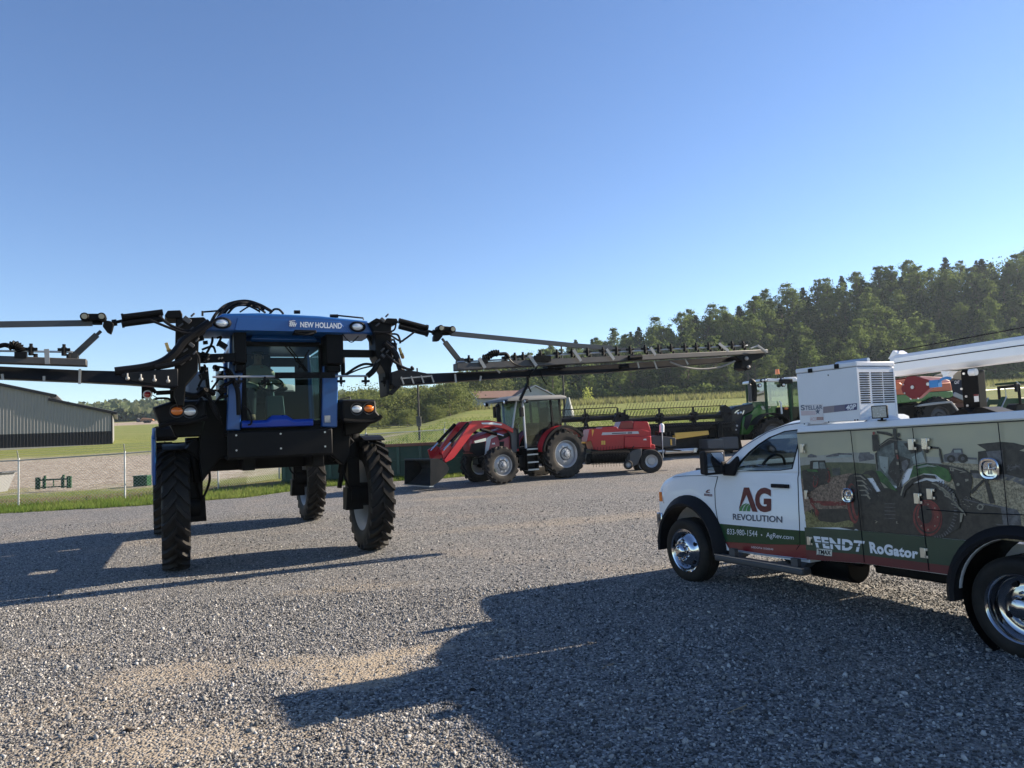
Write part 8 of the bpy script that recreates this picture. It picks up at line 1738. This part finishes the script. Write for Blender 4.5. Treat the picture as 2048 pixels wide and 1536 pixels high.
def person():
    zb = SPI['zb']; sx = SPI['sx']; seat = zb+0.50
    F = FS @ Matrix.Translation((sx, 0.30, seat))
    t = thing('person', 'person in khaki jacket and dark cap sitting at the wheel inside the sprayer cab', 'person', F)
    SK = mat('skin', (0.42, 0.24, 0.16), 0.55, var=0.1); JK = mat('khaki_jacket', (0.44, 0.42, 0.33), 0.85, var=0.2, bump=0.3, bscale=30); TR = mat('dark_trousers', (0.05, 0.055, 0.065), 0.9, var=0.2); CP = mat('dark_green_cap', (0.02, 0.06, 0.035), 0.8)
    wx, wy, wz = SPI['cx']-sx, -0.22-0.30, SPI['wz']-seat
    RH = V((wx-0.12, wy+0.02, wz-0.04)); LH = V((wx+0.17, wy+0.02, wz-0.02))
    vs = [(0, 0, 0.0), (0, 0.02, 0.18), (0, 0.03, 0.36), (0, 0.01, 0.48), (0, -0.01, 0.56), (0, -0.035, 0.66), (0, -0.04, 0.75),
          (-0.18, 0.01, 0.45), (-0.25, -0.10, 0.22), RH+V((-0.05, 0.06, -0.02)), RH,
          (0.18, 0.01, 0.45), (0.27, -0.12, 0.24), LH+V((0.05, 0.06, -0.02)), LH,
          (-0.1, -0.05, 0.0), (-0.14, -0.42, 0.06), (-0.15, -0.50, -0.36), (-0.15, -0.60, -0.40),
          (0.1, -0.05, 0.0), (0.14, -0.42, 0.06), (0.15, -0.50, -0.36), (0.15, -0.60, -0.40)]
    ed = [(0, 1), (1, 2), (2, 3), (3, 4), (4, 5), (5, 6), (3, 7), (7, 8), (8, 9), (9, 10), (3, 11), (11, 12), (12, 13), (13, 14), (0, 15), (15, 16), (16, 17), (17, 18), (0, 19), (19, 20), (20, 21), (21, 22)]
    rad = [(0.15, 0.11), (0.14, 0.10), (0.15, 0.11), (0.11, 0.09), 0.055, (0.075, 0.09), (0.07, 0.085), 0.06, 0.048, 0.032, 0.03, 0.06, 0.048, 0.032, 0.03, 0.085, 0.068, 0.05, 0.045, 0.085, 0.068, 0.05, 0.045]
    skin_obj('body', vs, ed, rad, SK, t)
    # face details on the head
    m = MB(); m.ball((0, -0.125, 0.655), (0.017, 0.022, 0.024), 10, 6); m.ball((-0.088, -0.03, 0.665), (0.012, 0.02, 0.03), 8, 6); m.ball((0.088, -0.03, 0.665), (0.012, 0.02, 0.03), 8, 6); m.build('nose_and_ears', SK, t)
    m = MB(); m.ball((-0.032, -0.112, 0.685), (0.012, 0.008, 0.007), 8, 6); m.ball((0.032, -0.112, 0.685), (0.012, 0.008, 0.007), 8, 6); m.build('eyes', BLACK, t); m = MB(); m.ball((0, -0.112, 0.615), (0.026, 0.01, 0.007), 8, 6); m.build('mouth', mat('lips', (0.3, 0.12, 0.1), 0.6), t)
    # fingers closed on the rim
    for H, s in ((RH, -1), (LH, 1)):
        for k, (ln, dx) in enumerate(((0.030, -0.028), (0.036, -0.009), (0.034, 0.010), (0.026, 0.027))):
            b = H+V((dx*0.6, -0.015, 0.015+0.012*k-0.018)); skin_obj('finger', [b, b+V((0.0, -0.03, 0.012)), b+V((0, -0.045, -0.008)), b+V((0, -0.03, -0.028))], [(0, 1), (1, 2), (2, 3)], [0.010, 0.009, 0.0085, 0.007], SK, t, 0, 1)
        b = H+V((-s*0.02, 0.0, 0.01)); skin_obj('thumb', [b, b+V((-s*0.03, -0.01, 0.02)), b+V((-s*0.04, -0.03, 0.03))], [(0, 1), (1, 2)], [0.012, 0.010, 0.008], SK, t, 0, 1)
    jv = vs[:5]+vs[7:10]+vs[11:14]; jv[4] = (0, -0.0, 0.535)
    skin_obj('jacket', jv, [(0, 1), (1, 2), (2, 3), (3, 4), (3, 5), (5, 6), (6, 7), (3, 8), (8, 9), (9, 10)], [(0.17, 0.13), (0.165, 0.125), (0.175, 0.13), (0.135, 0.11), 0.07, 0.08, 0.066, 0.05, 0.08, 0.066, 0.05], JK, t)
    tv = [vs[0]]+vs[15:18]+vs[19:22]
    skin_obj('trousers', tv, [(0, 1), (1, 2), (2, 3), (0, 4), (4, 5), (5, 6)], [(0.16, 0.12), 0.095, 0.08, 0.062, 0.095, 0.08, 0.062], TR, t)
    m = MB(); m.lathe([(0.001, 0.115), (0.06, 0.10), (0.095, 0.055), (0.102, 0.0)], (0, -0.03, 0.715), 'z', 24); m.loft([[V((x, -0.10-0.0*abs(x), 0.722)) for x in (-0.07, 0, 0.07)]+[V((0.05, -0.20, 0.705)), V((-0.05, -0.20, 0.705))], [V((x, -0.10, 0.73)) for x in (-0.07, 0, 0.07)]+[V((0.05, -0.20, 0.711)), V((-0.05, -0.20, 0.711))]]); m.build('cap', CP, t, 50)
person()
# ---------------- bits lying on the gravel ----------------
def clod(u, v, s, label):
    p = gpix(u, v); r = random.Random(u); m = MB(); m.ball((0, 0, s*0.35), (s*1.3, s*0.8, s*0.55), 12, 8)
    m.v = [(a*(1+r.uniform(-0.2, 0.2)), b*(1+r.uniform(-0.2, 0.2)), c*(1+r.uniform(-0.2, 0.2))) for a, b, c in m.v]
    o = m.build('earth_clod', mat('damp_earth', (0.03, 0.024, 0.02), 0.95, var=0.4, scale=30, bump=0.5), None, 60); o.location = p; tag(o, label, 'clod')
clod(256, 1464, 0.026, 'dark clod of earth lying on the gravel at the lower left')
clod(945, 1381, 0.02, 'small dark clod lying inside the shadow of the truck box')
def twig(pts, label):
    q = [gpix(u, v)+V((0, 0, 0.012)) for u, v in pts]; c = q[0].copy(); m = MB(); m.tube([a-c for a in spline(q, 4)], 0.004, 5); b = (q[1]-c); m.tube([b, b+(q[-1]-c).normalized().cross(V((0, 0, 1)))*0.05+V((0, 0, 0.01))], 0.0025, 4)
    o = m.build('dry_twig', mat('dry_wood', (0.30, 0.23, 0.15), 0.9, var=0.3), None); o.location = c; tag(o, label, 'twig')
twig(((1205, 1340), (1215, 1334), (1228, 1330)), 'short pale twig lying in the truck shadow right of the sunlit streak')
twig(((1455, 1430), (1475, 1421), (1494, 1414)), 'dry brown twig lying in the truck shadow near the bottom edge')
twig(((646, 1180), (680, 1184), (702, 1183)), 'dark dry twig on the sunlit gravel before the sprayer front wheels')
# ---------------- thin air between the camera and the far hills ----------------
m = bpy.data.materials.new('thin_haze'); m.use_nodes = True; nt = m.node_tree; nt.nodes.clear()
o_ = nt.nodes.new('ShaderNodeOutputMaterial'); pv = nt.nodes.new('ShaderNodeVolumePrincipled')
pv.inputs['Color'].default_value = (0.72, 0.85, 1.0, 1); pv.inputs['Density'].default_value = 0.00019; pv.inputs['Anisotropy'].default_value = 0.3
nt.links.new(pv.outputs[0], o_.inputs['Volume'])
hz = MB(); hz.box2((-720, -70, -2.5), (920, 920, 95)); hz_o = hz.build('haze', m, None, 0); hz_o['kind'] = 'stuff'
